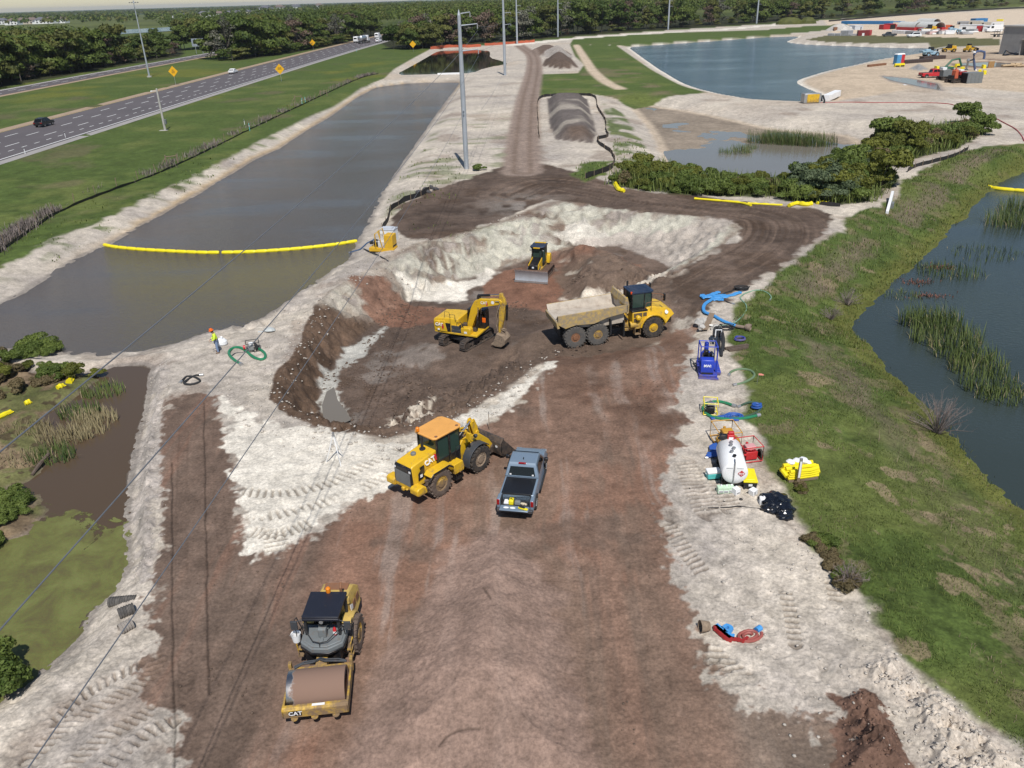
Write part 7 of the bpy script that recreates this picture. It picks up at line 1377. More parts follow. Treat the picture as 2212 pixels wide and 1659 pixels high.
T=at('grey mud caked bucket lying left of the blue bundle','bucket','bucket',q6(1695,475),.4);b=MB();b.lathe([(0,0),(.2,0),(.27,.4),(.24,.4),(.18,.05),(0,.05)],(0,0,.24),(-1,.3,.1),16);b.build('pail',MUDST,T)
# corrugated pipes
q7=lambda x,y:(x*.2507,1243+y*.2507)
for k_,(a,c_,r0,lb,m_)in enumerate(((q7(950,260),q7(1180,190),.25,'upper black corrugated pipe offcut on the swamp bank',paint('grey_corrugated',(.07,.065,.06),.8,dirt=.35,dcol=(.2,.18,.16))),(q7(1030,365),q7(1185,300),.27,'middle black corrugated pipe offcut on the swamp bank',MATS['grey_corrugated']),(q7(1040,500),q7(1165,430),.26,'pale mud covered corrugated pipe offcut below the other two',paint('mud_covered_pipe',(.28,.25,.22),.9,dirt=.4,dcol=(.2,.17,.15))))):
    A,B_=ground(*a),ground(*c_);T=thing('corrugated_pipe',lb,'pipe',A,math.atan2(B_.y-A.y,B_.x-A.x));L_=(B_-A).length;pr=[];n=int(L_/.11)
    for i in range(n):pr+=[(r0*.88,i*.11),(r0*.88,i*.11+.03),(r0,i*.11+.05),(r0,i*.11+.09)]
    b=MB();b.lathe(pr+[(r0*.80,n*.11),(r0*.78,0)],(0,0,r0*.75),(1,0,0),20);b.build('pipe',m_,T)
# survey tripod
T=at('white surveying tripod standing on the white sand','survey_tripod','tripod',(728,998));zt=1.75
for k_ in range(3):
    a=1.1+k_*2.094;ft=Vector((.62*math.cos(a),.62*math.sin(a),0));b=MB();b.cyl((.05*math.cos(a),.05*math.sin(a),zt),ft*.55+Vector((0,0,zt*.45)),.035,6);b.cyl(ft*.5+Vector((0,0,zt*.5)),ft,.025,6);b.build('leg',WHT,T)
b=MB();b.lathe([(.09,0),(.09,.05),(.06,.06),(.07,.2),(0,.22)],(0,0,zt),(0,0,1),12);b.build('head',LGRY,T)
T=at('thin grey stake standing on the white lip behind the loader','survey_stake','stake',(1057,928));b=MB();b.box(-.02,.02,-.015,.015,0,1.25);b.build('stake',WOOD,T);b=MB();b.box(-.022,.022,-.018,.018,1.1,1.25);b.build('tip',LGRY,T)
# pump by the canal
T=at('ochre yellow engine pump on a skid beside the canal boom','engine_pump','pump',q4(860,840),rad(-14));SC=1.28;T.scale=(SC,)*3;OC=MATS['ochre_paint']
OC2=paint('ochre_yellow',(.62,.36,.02),.45,dirt=.12);b=MB();b.box(-.95,1.25,-.5,.5,0,.32);b.build('skid',OC2,T,.03);b=MB();b.box(.45,1.2,-.48,.48,.32,1.42);b.build('enclosure',OC2,T,.03);b=MB();b.box(1.195,1.21,-.4,.4,.42,.55);b.build('louvre',BLKM,T)
b=MB();b.box(-.15,.45,-.4,.4,.32,.9);b.cyl((.1,0,.9),(.1,0,1.5),.12,10);b.build('engine',paint('white_engine',(.6,.58,.56),.4,dirt=.3),T,.03);b=MB();b.lathe([(0,0),(.26,.02),(.32,.18),(.26,.34),(0,.36)],(-.6,0,.62),(1,0,0),16);b.cyl((-.75,0,.62),(-1.0,0,.62),.14,10);b.build('volute',BLK,T);b=MB();b.tube([(-.3,-.5,.3),(-.3,-.5,1.5),(-.3,.5,1.5),(-.3,.5,.3)],.05,6);b.tube([(.3,-.5,.3),(0,-.5,1.75),(0,.5,1.75),(.3,.5,.3)],.045,6);b.build('lifting_frame',OC2,T)
T=at('white cube water tank with grey lid behind the ochre canal pump','cube_tank','tank',q4(1080,590),rad(-14));T.scale=(SC,)*3;b=MB();b.box(-.65,.65,-.5,.5,0,1.12);[b.box(-.66,.66,-.51,.51,.15+.3*k,.18+.3*k)for k in range(4)];b.build('tank',WHT,T,.05);b=MB();b.box(-.68,.68,-.53,.53,1.12,1.2);b.box(-.4,.4,-.3,.35,1.2,1.28);b.build('lid',paint('pale_grey_lid',(.48,.5,.54),.5),T,.02)
hose('blue and black hose from the ochre pump down into the canal',[q4(640,550),q4(560,590),q4(440,650),q4(340,740),q4(230,830),q4(60,890),q4(-60,930)],.09,paint('blue_black_hose',(.04,.08,.16),.5))
hose('pair of black pipes running from the canal bank down into the pit',[q4(350,830),q4(480,890),q4(640,950),q4(800,1040),q4(980,1140),q4(1100,1270),q4(1240,1430),q4(1350,1570),q4(1450,1720)],.09,BLKM);hose('thinner black pipe beside the pair on the pit bank',[q4(420,850),q4(560,935),q4(760,1020),q4(960,1110),q4(1120,1250),q4(1260,1420),q4(1400,1610)],.06,DGRY)
# floating boom on the canal
def boom(label,pts,wl,seglen,r=.22,m_=YBM):
    P=curve(np.array([G(*p,wl+.05)[:2]for p in pts]),10);o=P[0];T=thing('floating_boom',label,'floating boom',(o[0],o[1],wl));sg=np.concatenate([[0],np.cumsum(np.linalg.norm(np.diff(P,axis=0),axis=1))]);n=max(2,int(sg[-1]/seglen))
    for k in range(n):
        s0,s1=sg[-1]*k/n,sg[-1]*(k+1)/n;S_=np.linspace(s0,s1,9);Q=[(np.interp(s,sg,P[:,0])-o[0],np.interp(s,sg,P[:,1])-o[1],.12)for s in S_];b=MB();b.tube(Q,[r*.8]+[r]*7+[r*.8],10);b.box(Q[4][0]-.12,Q[4][0]+.12,Q[4][1]-.03,Q[4][1]+.03,.1,.42+r*.1)if False else None;b.build('float',m_,T)
    b=MB();b.ribbon([(x-o[0],y-o[1],-.02)for x,y in P],.12,.08);b.build('skirt',paint('boom_skirt',(.5,.42,.02),.6)if 'boom_skirt' not in MATS else MATS['boom_skirt'],T)
boom('long yellow floating boom, left half across the canal',[(225,530),(250,535),(300,540),(350,543),(400,545.5),(440,547),(474,547)],WL1,1.25,.22);boom('yellow floating boom, right half across the canal below the wires',[(480,547),(540,545.5),(600,542),(660,537),(720,530),(771,522)],WL1,1.25,.22)
boom('yellow floating boom in the upper corner of the right pond',[(2080,391),(2110,399),(2150,408),(2190,412),(2240,416)],WLR,2.2,.3)
def dryboom(label,pts,r=.16):
    P=hosepts(pts,r,6);o=P[0].copy();T=thing('boom_strip',label,'floating boom',o);b=MB();b.tube([p-o for p in P],[r*random.uniform(.7,1.2)for _ in P],8);b.build('tube',YBM,T);b=MB();b.ribbon([p-o+Vector((0,.12,-.05))for p in P],r*2.2,.03);b.build('skirt',YBM,T)
dryboom('yellow boom lying along the foot of the thicket, left piece',[(1330,400),(1336,412),(1348,416)],.3);dryboom('thin yellow strip along the haul road below the thicket',[(1500,431),(1560,436),(1600,440),(1622,446)]);dryboom('yellow strip of boom along the haul road at the thicket end',[(1615,441),(1650,443),(1690,445)],.14);dryboom('crumpled yellow boom at the right end of the thicket',[(1704,448),(1720,443),(1740,446),(1752,444)],.3);dryboom('short yellow boom on black cloth at the thicket end',[(1765,442),(1775,440),(1788,443)],.22)
dryboom('yellow boom scrap in the swamp bushes by the canal bank',[(143,812),(150,803),(156,815),(150,830)],.2);dryboom('yellow boom at the left edge of the swamp mud',[(-25,915),(0,905),(25,893)],.2);dryboom('yellow boom scrap in the swamp grass',[(55,876),(66,872)],.2);dryboom('yellow boom scrap low in the swamp reeds',[(125,842),(138,836)],.2)
# worker, bag, small pump, hoses
PW=ground(*q3(345,640))
T=thing('person','person in orange hard hat, hi-vis yellow top and faded jeans on the canal bank','person',PW,rad(205))
def skin(name,mat,pts,edges,rad_,par,lev=2):
    me=bpy.data.meshes.new(name);me.from_pydata(pts,edges,[]);me.materials.append(mat);o=link(name,me,par);sm=o.modifiers.new('skin','SKIN');sm.use_smooth_shade=True
    for v_,r in zip(me.skin_vertices[0].data,rad_):v_.radius=(r,r)if not isinstance(r,tuple)else r
    me.skin_vertices[0].data[0].use_root=True;o.modifiers.new('sub','SUBSURF').levels=lev;o.modifiers['sub'].render_levels=lev;return o
V=[(0,0,.95),(.02,0,1.15),(.05,0,1.38),(.09,0,1.50),(.14,0,1.57),(.17,0,1.66),(.05,.19,1.40),(.10,.27,1.14),(.30,.20,1.02),(.36,.17,1.00),(.05,-.19,1.40),(.08,-.27,1.14),(.30,-.18,1.00),(.36,-.15,.98),(0,.11,.90),(.04,.17,.50),(.0,.21,.08),(.12,.23,.03),(0,-.11,.90),(.02,-.18,.50),(-.06,-.22,.08),(.07,-.24,.03)]
E_=[(0,1),(1,2),(2,3),(3,4),(4,5),(2,6),(6,7),(7,8),(8,9),(2,10),(10,11),(11,12),(12,13),(0,14),(14,15),(15,16),(16,17),(0,18),(18,19),(19,20),(20,21)]
R_=[.13,.13,.14,.06,.085,.09,.065,.048,.036,.04,.065,.048,.036,.04,.085,.062,.045,.045,.085,.062,.045,.045]
for wr,sg_ in((9,1),(13,-1)):
    bx_,by_,bz_=V[wr]
    for k in range(5):
        i=len(V);sp_=(k-1.5)*.02 if k<4 else-.045*sg_;ln=(.045,.05,.052,.042,.03)[k]
        V+=[(bx_+.035 if k<4 else bx_+.01,by_+sp_,bz_-.005),(bx_+.035+ln,by_+sp_*1.1,bz_-.03)];E_+=[(wr,i),(i,i+1)];R_+=[.010,.008]
skin('body',SKIN,V,E_,R_,T)
skin('hi_vis_top',HIVIS,[(0,0,.98),(.02,0,1.15),(.05,0,1.38),(.08,0,1.47),(.05,.19,1.40),(.10,.275,1.14),(.27,.21,1.03),(.05,-.19,1.40),(.08,-.275,1.14),(.27,-.19,1.01)],[(0,1),(1,2),(2,3),(2,4),(4,5),(5,6),(2,7),(7,8),(8,9)],[.17,.17,.175,.09,.09,.07,.055,.09,.07,.055],T)
skin('jeans',JEAN,[(0,0,.95),(0,.11,.88),(.04,.17,.50),(.0,.21,.12),(0,-.11,.88),(.02,-.18,.50),(-.06,-.22,.12)],[(0,1),(1,2),(2,3),(0,4),(4,5),(5,6)],[.16,.115,.085,.07,.115,.085,.07],T)
b=MB();b.lathe([(.165,0),(.16,.015),(.128,.02),(.125,.08),(.085,.145),(0,.165)],(.175,0,1.70),(.25,0,1),20);b.build('hard_hat',ORG,T)
b=MB();b.lathe([(.10,-.07),(.115,0),(.105,.05)],(.15,0,1.66),(.1,0,1),14);b.build('hair',BLKM,T)
for y in(.21,-.22):b=MB();b.box(-.1 if y>0 else-.14,.18 if y>0 else.13,y-.055,y+.055,0,.12);b.build('boot',paint('brown_boot',(.12,.07,.04),.7)if 'brown_boot' not in MATS else MATS['brown_boot'],T,.03)
b=MB();[b.box(.255,.275,y-.012,y+.012,1.675,1.69)for y in(.035,-.035)];b.build('eyes',BLKM,T);b=MB();b.add([(.255,-.015,1.64),(.255,.015,1.64),(.285,0,1.635),(.255,0,1.67)],[(0,1,2),(1,3,2),(3,0,2)]);b.build('nose',SKIN,T);b=MB();b.box(.245,.262,-.025,.025,1.605,1.615);b.build('mouth',DRED,T)
T.scale=(1.12,)*3
T=at('white sack standing on the bank behind the worker','sack','sack',q3(430,450),.3);b=MB();b.lathe([(0,0),(.36,.02),(.46,.2),(.42,.42),(.26,.56),(0,.6)],(0,0,0),(.1,0,1),14);b.build('cloth',WHT,T,smooth=30);b=MB();b.lathe([(.1,0),(.05,.05),(.12,.14)],(.06,0,.57),(.1,0,1),10);b.build('neck',WHT,T)
pump('small black and silver pump with a red tank on the canal bank','small_pump',q3(1235,580),rad(20),BLKM,LGRY,.95,.8,.75,tank=WHT);T=MADE[-1].parent;b=MB();b.lathe([(.14,0),(.17,.03),(.17,.16),(0,.18)],(-.72,.1,.34),(1,0,0),14);b.build('red_cap',RED,T)
hose('bright green hose in a figure eight beside the worker',[q3(1370,560),q3(1450,610),q3(1530,690),q3(1530,790),q3(1430,830),q3(1300,800),q3(1170,720),q3(1080,640),q3(980,570),q3(860,525),q3(740,535),q3(650,590),q3(615,660),q3(650,745),q3(760,850),q3(910,945)],.11,GRN)
hose('black hose lying in a loose bundle on the sand below the worker',[(392,826),(405,815),(425,818),(432,826),(412,832),(398,828),(420,814),(433,812)],.08,BLKM)
hose('grey steel tube leaning on the bank above the green hose',[q3(1130,560),q3(1000,630),q3(930,640),q3(780,660),q3(690,720)],.05,DGRY,ends=False)
T=at('grey white tarpaulin crumpled on the bank right of the small pump','tarpaulin','tarpaulin',q3(1640,80),.4);b=MB();b.lathe([(0,0),(.5,.02),(.4,.2),(.15,.3),(0,.28)],(0,0,0),(.1,.2,1),9);b.build('cloth',paint('pale_tarp',(.45,.47,.46),.7),T,smooth=20);b=MB();b.ribbon([(-.5,0,.02),(-.9,.15,.03)],.2,.03);b.build('tail',MATS['pale_tarp'],T)
# dark sandbags at the fill edge; block on the pit rim; headwall
for k_,(px,py)in enumerate(((905,418),(918,412),(932,408),(925,418),(942,412))):
    T=at('dark grey sandbag in the small heap at the end of the canal silt fence','sandbag','sandbag',(px,py),k_*.9,'sandbags at the silt fence');b=MB();b.lathe([(0,-.5),(.2,-.42),(.3,0),(.2,.42),(0,.5)],(0,0,.22),(1,.2,.1*k_),10);b.build('bag',paint('dark_sandbag',(.05,.05,.055),.8,dirt=.3)if 'dark_sandbag' not in MATS else MATS['dark_sandbag'],T);b=MB();b.cyl((.48,.1,.22),(.6,.12,.25),.06,6);b.build('tie',GRY,T)
p=ground(1920,448);T=thing('concrete_headwall','white triangular concrete headwall at the right end of the thicket','headwall',p,rad(62));b=MB();b.prism([(-2.6,-.6),(3.2,-.6),(3.2,1.35),(2.9,1.4),(-2.6,.15)],-.16,.16);b.build('wall',CONC,T,.03);T.children[0].data.materials[0]=WHT;b=MB();b.box(-.3,.7,-.5,-.16,-.5,.6);b.build('pipe_collar',GRY,T,.03)
p=G(970,161);T=thing('weir_wall','low white concrete weir on the dam between the canal and upper pond','weir',(p[0],p[1],-.45),0);b=MB();b.box(-22,30,-.4,.4,-.8,.5);b.build('wall',CONC,T);b=MB();b.box(-4,4,-.6,.6,.5,1.0);b.build('gate',WHT,T);b=MB()
p=ground(1042,170)if False else None
T=at('white floating board at the far end of the canal','board','board',(955,180.5));T.location.z=WL1+.05;b=MB();b.box(-.9,.9,-.35,.35,0,.12);b.build('panel',WHT,T);b=MB();b.box(-.2,.2,-.3,.3,.12,.25);b.build('handle',WHT,T)
# ---------------------------------------------------------------- bushes, reeds, grass
def blades(name,P,az,h,lean,w,mat,rng=None):
    """grass and reed blades: bent tapering strips of two faces"""
    n=len(P);d=np.stack([np.cos(az),np.sin(az),np.zeros(n)],1);sdv=np.stack([-np.sin(az),np.cos(az),np.zeros(n)],1)*(w[:,None]if hasattr(w,'__len__')else w)
    m1=P+d*(lean*h*.35)[:,None]+np.array([0,0,1])*(h*.6)[:,None];tp=P+d*(lean*h)[:,None]+np.array([0,0,1])*(h*np.sqrt(np.clip(1-lean**2*.5,.2,1)))[:,None]
    V=np.stack([P-sdv,P+sdv,m1+sdv*.8,m1-sdv*.8,tp],1).reshape(-1,3);i=np.arange(n)*5
    me=bpy.data.meshes.new(name);me.vertices.add(len(V));me.vertices.foreach_set('co',V.astype(np.float32).ravel())
    lv=np.stack([i,i+1,i+2,i+3,i+3,i+2,i+4],1).ravel();ls=(np.arange(n)[:,None]*7+np.array([0,4])).ravel()
    me.loops.add(len(lv));me.polygons.add(2*n);me.loops.foreach_set('vertex_index',lv.astype(np.int32));me.polygons.foreach_set('loop_start',ls.astype(np.int32));me.update(calc_edges=True);me.materials.append(mat);return me
def scatter(rng,poly,n):
    lo,hi=poly.min(0),poly.max(0);out=np.zeros((0,2));
    while len(out)<n:
        c=rng.uniform(lo,hi,(max(400,n*2),2));out=np.vstack([out,c[sd(poly,c[:,0].copy(),c[:,1].copy(),1)>0]])
    return out[:n]
def make_bush(name,leaf,r,h,seed,n=900,size=.17):
    rng=np.random.default_rng(seed);T=thing(name,'x','bush',(0,0,-500));bl=[((rng.uniform(-.6,.6)*r,rng.uniform(-.6,.6)*r,h*rng.uniform(.3,.72)),(r*rng.uniform(.3,.5),)*2+(h*rng.uniform(.2,.34),))for _ in range(8)]
    P,d=crownpts(rng,n,bl);P[:,2]=np.maximum(P[:,2],.05);link('foliage',cardmesh('foliage',P,d,size,leaf,rng=rng),T);b=MB()
    for k in range(7):q=bl[k][0];b.tube([(q[0]*.1,q[1]*.1,-.2),(q[0]*.6,q[1]*.6,q[2]*.6),q],[.05,.035,.015],5)
    b.build('stem',BARK,T);return T
BP={'green':make_bush('green_bush',L_BUSH,2.0,2.6,31,3200,.115),'green2':make_bush('green_bush',L_BUSH,2.4,2.2,32,3400,.115),'dry':make_bush('dry_bush',L_BUSHD,1.9,1.9,33,2200,.10),'willow':make_bush('willow_bush',L_WIL,2.0,2.4,34,3200,.10),'olive':make_bush('olive_bush',leafmat('olive_bush_leaves',(.05,.065,.012),(.18,.19,.035),scale=.9),2.0,2.6,35,3200,.115)}
BL={'green':'leafy green bush','green2':'broad leafy green bush','dry':'brownish dry bush','willow':'pale grey green willow bush','olive':'olive green bush'};BUSED=set()
def bush(kind,x,y,z,s,where,sz=1.0):
    r=BP[kind]if kind not in BUSED else dup(BP[kind]);BUSED.add(kind);r.location=(x,y,z);r.rotation_euler=(0,0,random.uniform(0,6.28));r.scale=(s,s,s*sz);r['label']=BL[kind]+' '+where;r['group']=BL[kind]+' group '+where
def bushes(poly,n,kinds,sr,where,seed,szr=(.8,1.2)):
    rng=np.random.default_rng(seed);random.seed(seed);P=scatter(rng,poly,n);z=zmany(P)
    for(x,y),zz_ in zip(P,z):bush(random.choice(kinds),x,y,zz_-.1,random.uniform(*sr),where,random.uniform(*szr))
T1=GP([(1310,398),(1345,372),(1440,355),(1540,378),(1640,395),(1710,395),(1700,425),(1560,422),(1450,418),(1380,408)]);T1b=GP([(1690,400),(1760,370),(1830,350),(1900,360),(1925,390),(1890,430),(1800,440),(1700,432)])
T2=GP([(1790,345),(1850,318),(1920,300),(2010,290),(2080,280),(2120,292),(2060,318),(1990,335),(1900,350)])
bushes(T1,105,['green','green2','green2','olive','dry'],(.5,.9),'in the thicket beside the mud pond',41);bushes(T1b,72,['willow','green','olive','olive','green2'],(.7,1.25),'at the right end of the thicket',42);bushes(T2,70,['green','olive','dry','green2','dry'],(.7,1.25),'on the bank behind the reeds',43)
for kind,px,s_ in(('green',(1915,318),1.7),('olive',(1960,322),1.5),('green',(2085,268),1.4),('green',(2120,290),1.2),('green2',(1850,372),1.5),('olive',(1900,405),1.6),('willow',(1770,425),1.4)):
    p=ground(*px);bush(kind,p.x,p.y,p.z-.1,s_,'standing tall over the thicket',1.25)
SW=O['swamp_bed'];bushes(GP([(-60,785),(60,782),(130,800),(215,812),(140,840),(60,860),(0,885),(-60,900)],WL3),48,['olive','green','dry','green2','dry'],(.26,.5),'on the swamp edge below the canal',44);bushes(GP([(-80,1080),(20,1072),(70,1095),(50,1150),(0,1175),(-80,1200)],WL3),20,['green2','green','green2'],(.26,.42),'at the left edge of the swamp water',45,(.6,.9))
bushes(GP([(40,745),(90,748),(150,760),(120,770),(60,765)],WL1),7,['green','green2'],(.4,.6),'on the spit at the canal corner',46,(.6,.9));bushes(GP([(1742,1150),(1775,1170),(1815,1225),(1850,1265),(1830,1280),(1790,1230),(1755,1180)]),16,['dry','dry','dry','green2'],(.2,.36),'along the sand edge of the grass slope',47,(.7,1.0));bushes(GP([(1720,1040),(1745,1050),(1740,1090),(1725,1085)]),4,['dry','olive'],(.16,.26),'behind the black plastic heap',48,(.7,1))
p=ground(1012,368);bush('green2',p.x+1.6,p.y-.4,p.z,.55,'at the foot of the tallest pole',.8)
for px in((-32,1500),(-12,1462),(2,1505)):p=G(*px,WL3);bush('green',p[0],p[1],WL3-.05,.62,'standing in the green algae at the left edge',1.1)
# dry scrub: bare twiggy bushes
L_TWIG=paint('bare_twigs',(.20,.16,.145),.9,var=.2)
def twigbush(label,px,r,h,n,seed,z=None):
    rng=random.Random(seed);p=ground(*px);T=thing('bare_bush',label,'bush',p);b=MB()
    for k in range(n):
        a=rng.uniform(0,6.28);el=rng.uniform(.45,1.4);L_=h*rng.uniform(.7,1.2);e=Vector((math.cos(a)*math.cos(el)*r,math.sin(a)*math.cos(el)*r,math.sin(el)*L_));m_=e*.5+Vector((rng.uniform(-.1,.1),rng.uniform(-.1,.1),.1));b.tube([(0,0,-.1),m_,e],[.022,.014,.006],4)
        for j in range(3):f=m_.lerp(e,rng.random());b.tube([f,f+Vector((rng.uniform(-.4,.4),rng.uniform(-.4,.4),rng.uniform(.1,.5)))*r*.45],[.009,.004],3)
    b.build('branches',L_TWIG,T,smooth=0);b=MB();b.lathe([(.10,-.1),(.06,.25),(0,.3)],(0,0,0),(0,0,1),6);b.build('stump',BARK,T)
twigbush('large bare grey bush at the water edge of the right pond',(2025,935),2.3,2.6,80,51);twigbush('bare bush on the olive bank above the right pond reeds',(1830,660),1.6,1.5,50,52);twigbush('bare bush on the slope above the brown weeds',(1795,690),1.3,1.2,40,53)
twigbush('bare bush at the bottom of the sand edge',(1830,1262),1.0,1.1,40,54)
# reeds
def reedclump(label,px,z,r,n,h,seed,leaf=None,group=None,name='reed_clump',asp=1.0):
    rng=np.random.default_rng(seed);p=G(*px,z);a=rng.uniform(0,6.28,n);q=np.sqrt(rng.uniform(0,1,n))*r;P=np.stack([q*np.cos(a)*asp,q*np.sin(a),np.full(n,-.3)],1);T=thing(name,label,'reeds',(p[0],p[1],z),0,group)
    link('blades',blades('blades',P,rng.normal(2.6,1.0,n),h*rng.uniform(.6,1.2,n),rng.uniform(.05,.5,n),rng.uniform(.02,.04,n),leaf or L_REED),T)
    m2=n//7;P2_=P[:m2]*1.1;link('dry_blades',blades('dry_blades',P2_,rng.normal(2.6,1.4,m2),h*rng.uniform(.5,1.0,m2),rng.uniform(.3,.9,m2),rng.uniform(.02,.035,m2),L_REEDD),T);return T
for k_,(px,r,n,h,lb)in enumerate((((2010,700),2.0,420,1.9,'tallest reed clump in the right pond, upper part of the long stand'),((2045,735),2.2,420,1.7,'reed clump in the middle of the long stand in the right pond'),((2085,770),1.8,300,1.5,'reed clump low in the long stand, right pond'),((2115,800),1.7,260,1.5,'olive reed clump near the pond edge of the frame'),((2140,835),1.8,260,1.3,'bending reed clump lower right in the pond'),((2175,860),1.6,240,1.1,'lowest drooping reed clump in the right pond'),((2055,590),2.6,260,1.3,'wide low reed clump in the middle of the right pond'),((2130,548),3.0,170,1.0,'sparse reed row farther up the right pond'),((2200,485),3.0,420,2.2,'tall reed clump at the right frame edge of the pond'),((2215,455),2.6,300,2.2,'reed clump at the frame edge under the yellow boom'),((1985,575),1.2,90,.9,'small reed tuft near the shore of the right pond'),((1950,640),1.4,120,.8,'low tuft by the olive bank'))):
    reedclump(lb,px,WLR,r,n,h,60+k_,None,None,asp=1.3)
for k_,(px,lb)in enumerate((((1982,610),'red brown water weed patch left of the wide reed clump'),((2030,578),'red brown water weed patch above the wide reed clump'),((2010,640),'rust coloured weed in the shallow by the olive bank'))):
    rng=np.random.default_rng(90+k_);p=G(*px,WLR);T=thing('water_weed',lb,'water plant',(p[0],p[1],WLR));n=160;P=np.stack([rng.normal(0,.9,n),rng.normal(0,.5,n),np.full(n,-.05)],1);link('leaves',blades('leaves',P,rng.uniform(0,6.28,n),rng.uniform(.1,.3,n),rng.uniform(.2,.9,n),rng.uniform(.03,.06,n),paint('red_weed',(.15,.06,.04),.8)if 'red_weed' not in MATS else MATS['red_weed']),T)
for k_,(x_,y_,r,n,lb)in enumerate(((1655,307,2.4,420,'leftmost tall reed clump in the mud pond'),(1690,309,2.6,460,'second tall reed clump in the mud pond'),(1725,311,2.6,460,'third tall reed clump in the mud pond'),(1765,314,2.4,380,'reed clump nearest the bank bushes in the mud pond'),(1590,330,2.0,240,'small low reed island in the mud pond'),(1610,322,1.6,160,'reed tuft behind the small island'))):reedclump(lb,(x_,y_),WLM,r,n,2.6 if k_<4 else 1.3,110+k_,asp=1.5)
for k_,(px,lb,dry_)in enumerate((((205,905),'dry leaning reed clump in the swamp',1),((180,930),'dry reed mat across the swamp channel',1),((140,945),'broken dry reeds at the swamp middle',1),((225,845),'green reed tuft at the head of the swamp',0),((170,890),'green and dry reed tuft over the swamp mud',0),((110,985),'green reed tuft beside the dark log',0),((60,930),'brown reed bed at the left of the swamp',1),((30,1000),'pale brown reed bed on the swamp mud',1))):reedclump(lb,px,WL3+.15,1.1,190,.9,130+k_,L_REEDD if dry_ else L_REED,asp=1.4)
A,B_=G(70,1030,WL3),G(108,990,WL3);T=thing('log','dark sunken log in the swamp mud','log',(A[0],A[1],WL3+.12));b=MB();b.tube([(0,0,0),((B_-A)[0]*.5,(B_-A)[1]*.5,.15),((B_-A)[0],(B_-A)[1],.2)],[.09,.12,.1],7);b.build('trunk',MATS['dark_timber'],T);b=MB();b.tube([((B_-A)[0]*.6,(B_-A)[1]*.6,.15),((B_-A)[0]*.7+.4,(B_-A)[1]*.7,.5)],[.05,.02],5);b.build('branch',MATS['dark_timber'],T)
# floating algae in the swamp: one mat, broken at the edges
m,nt,bs,N,L=_nt('algae_mat');ge=N.new('ShaderNodeNewGeometry');n1=N.new('ShaderNodeTexNoise');n1.inputs['Scale'].default_value=.55;n1.inputs['Detail'].default_value=10;n1.inputs['Roughness'].default_value=.72;n1.inputs['Distortion'].default_value=.5;L.new(ge.outputs['Position'],n1.inputs['Vector']);n2=N.new('ShaderNodeTexNoise');n2.inputs['Scale'].default_value=14;n2.inputs['Detail'].default_value=4;L.new(ge.outputs['Position'],n2.inputs['Vector'])
cr=N.new('ShaderNodeValToRGB');cr.color_ramp.elements[0].position=.35;cr.color_ramp.elements[0].color=(.115,.095,.035,1);cr.color_ramp.elements[1].position=.62;cr.color_ramp.elements[1].color=(.185,.195,.055,1);e=cr.color_ramp.elements.new(.5);e.color=(.15,.155,.04,1);L.new(n1.outputs['Fac'],cr.inputs[0]);mm=N.new('ShaderNodeMix');mm.data_type='RGBA';mm.blend_type='MULTIPLY';mm.inputs['Factor'].default_value=.6;L.new(cr.outputs[0],mm.inputs[6]);L.new(n2.outputs['Color'],mm.inputs[7]);mr=N.new('ShaderNodeMix');mr.data_type='RGBA';mr.inputs['Factor'].default_value=.7;L.new(cr.outputs[0],mr.inputs[6]);L.new(mm.outputs[2],mr.inputs[7]);L.new(mr.outputs[2],bs.inputs['Base Color']);bs.inputs['Roughness'].default_value=.7
sx=N.new('ShaderNodeSeparateXYZ');L.new(ge.outputs['Position'],sx.inputs[0]);n3=N.new('ShaderNodeTexNoise');n3.inputs['Scale'].default_value=.33;n3.inputs['Detail'].default_value=9;n3.inputs['Roughness'].default_value=.66;n3.inputs['Distortion'].default_value=.8;L.new(ge.outputs['Position'],n3.inputs['Vector'])
gy=N.new('ShaderNodeMapRange');gy.inputs[1].default_value=30.5;gy.inputs[2].default_value=38.5;gy.inputs[3].default_value=.42;gy.inputs[4].default_value=-.2;L.new(sx.outputs['Y'],gy.inputs[0]);gx=N.new('ShaderNodeMapRange');gx.inputs[1].default_value=-25.5;gx.inputs[2].default_value=-21;gx.inputs[3].default_value=.12;gx.inputs[4].default_value=-.06;L.new(sx.outputs['X'],gx.inputs[0])
s1=N.new('ShaderNodeMath');L.new(n3.outputs['Fac'],s1.inputs[0]);L.new(gy.outputs[0],s1.inputs[1]);s2=N.new('ShaderNodeMath');L.new(s1.outputs[0],s2.inputs[0]);L.new(gx.outputs[0],s2.inputs[1]);th_=N.new('ShaderNodeMapRange');th_.inputs[1].default_value=.535;th_.inputs[2].default_value=.56;L.new(s2.outputs[0],th_.inputs[0]);L.new(th_.outputs[0],bs.inputs['Alpha'])
o=sheet('algae',GP([(-400,1060),(0,1060),(120,1090),(200,1110),(330,1120),(340,1260),(250,1330),(100,1470),(0,1540),(-200,1650),(-500,1600)],WL3),WL3+.012,m,'stuff');o['label']='pale green floating algae covering the lower swamp water'
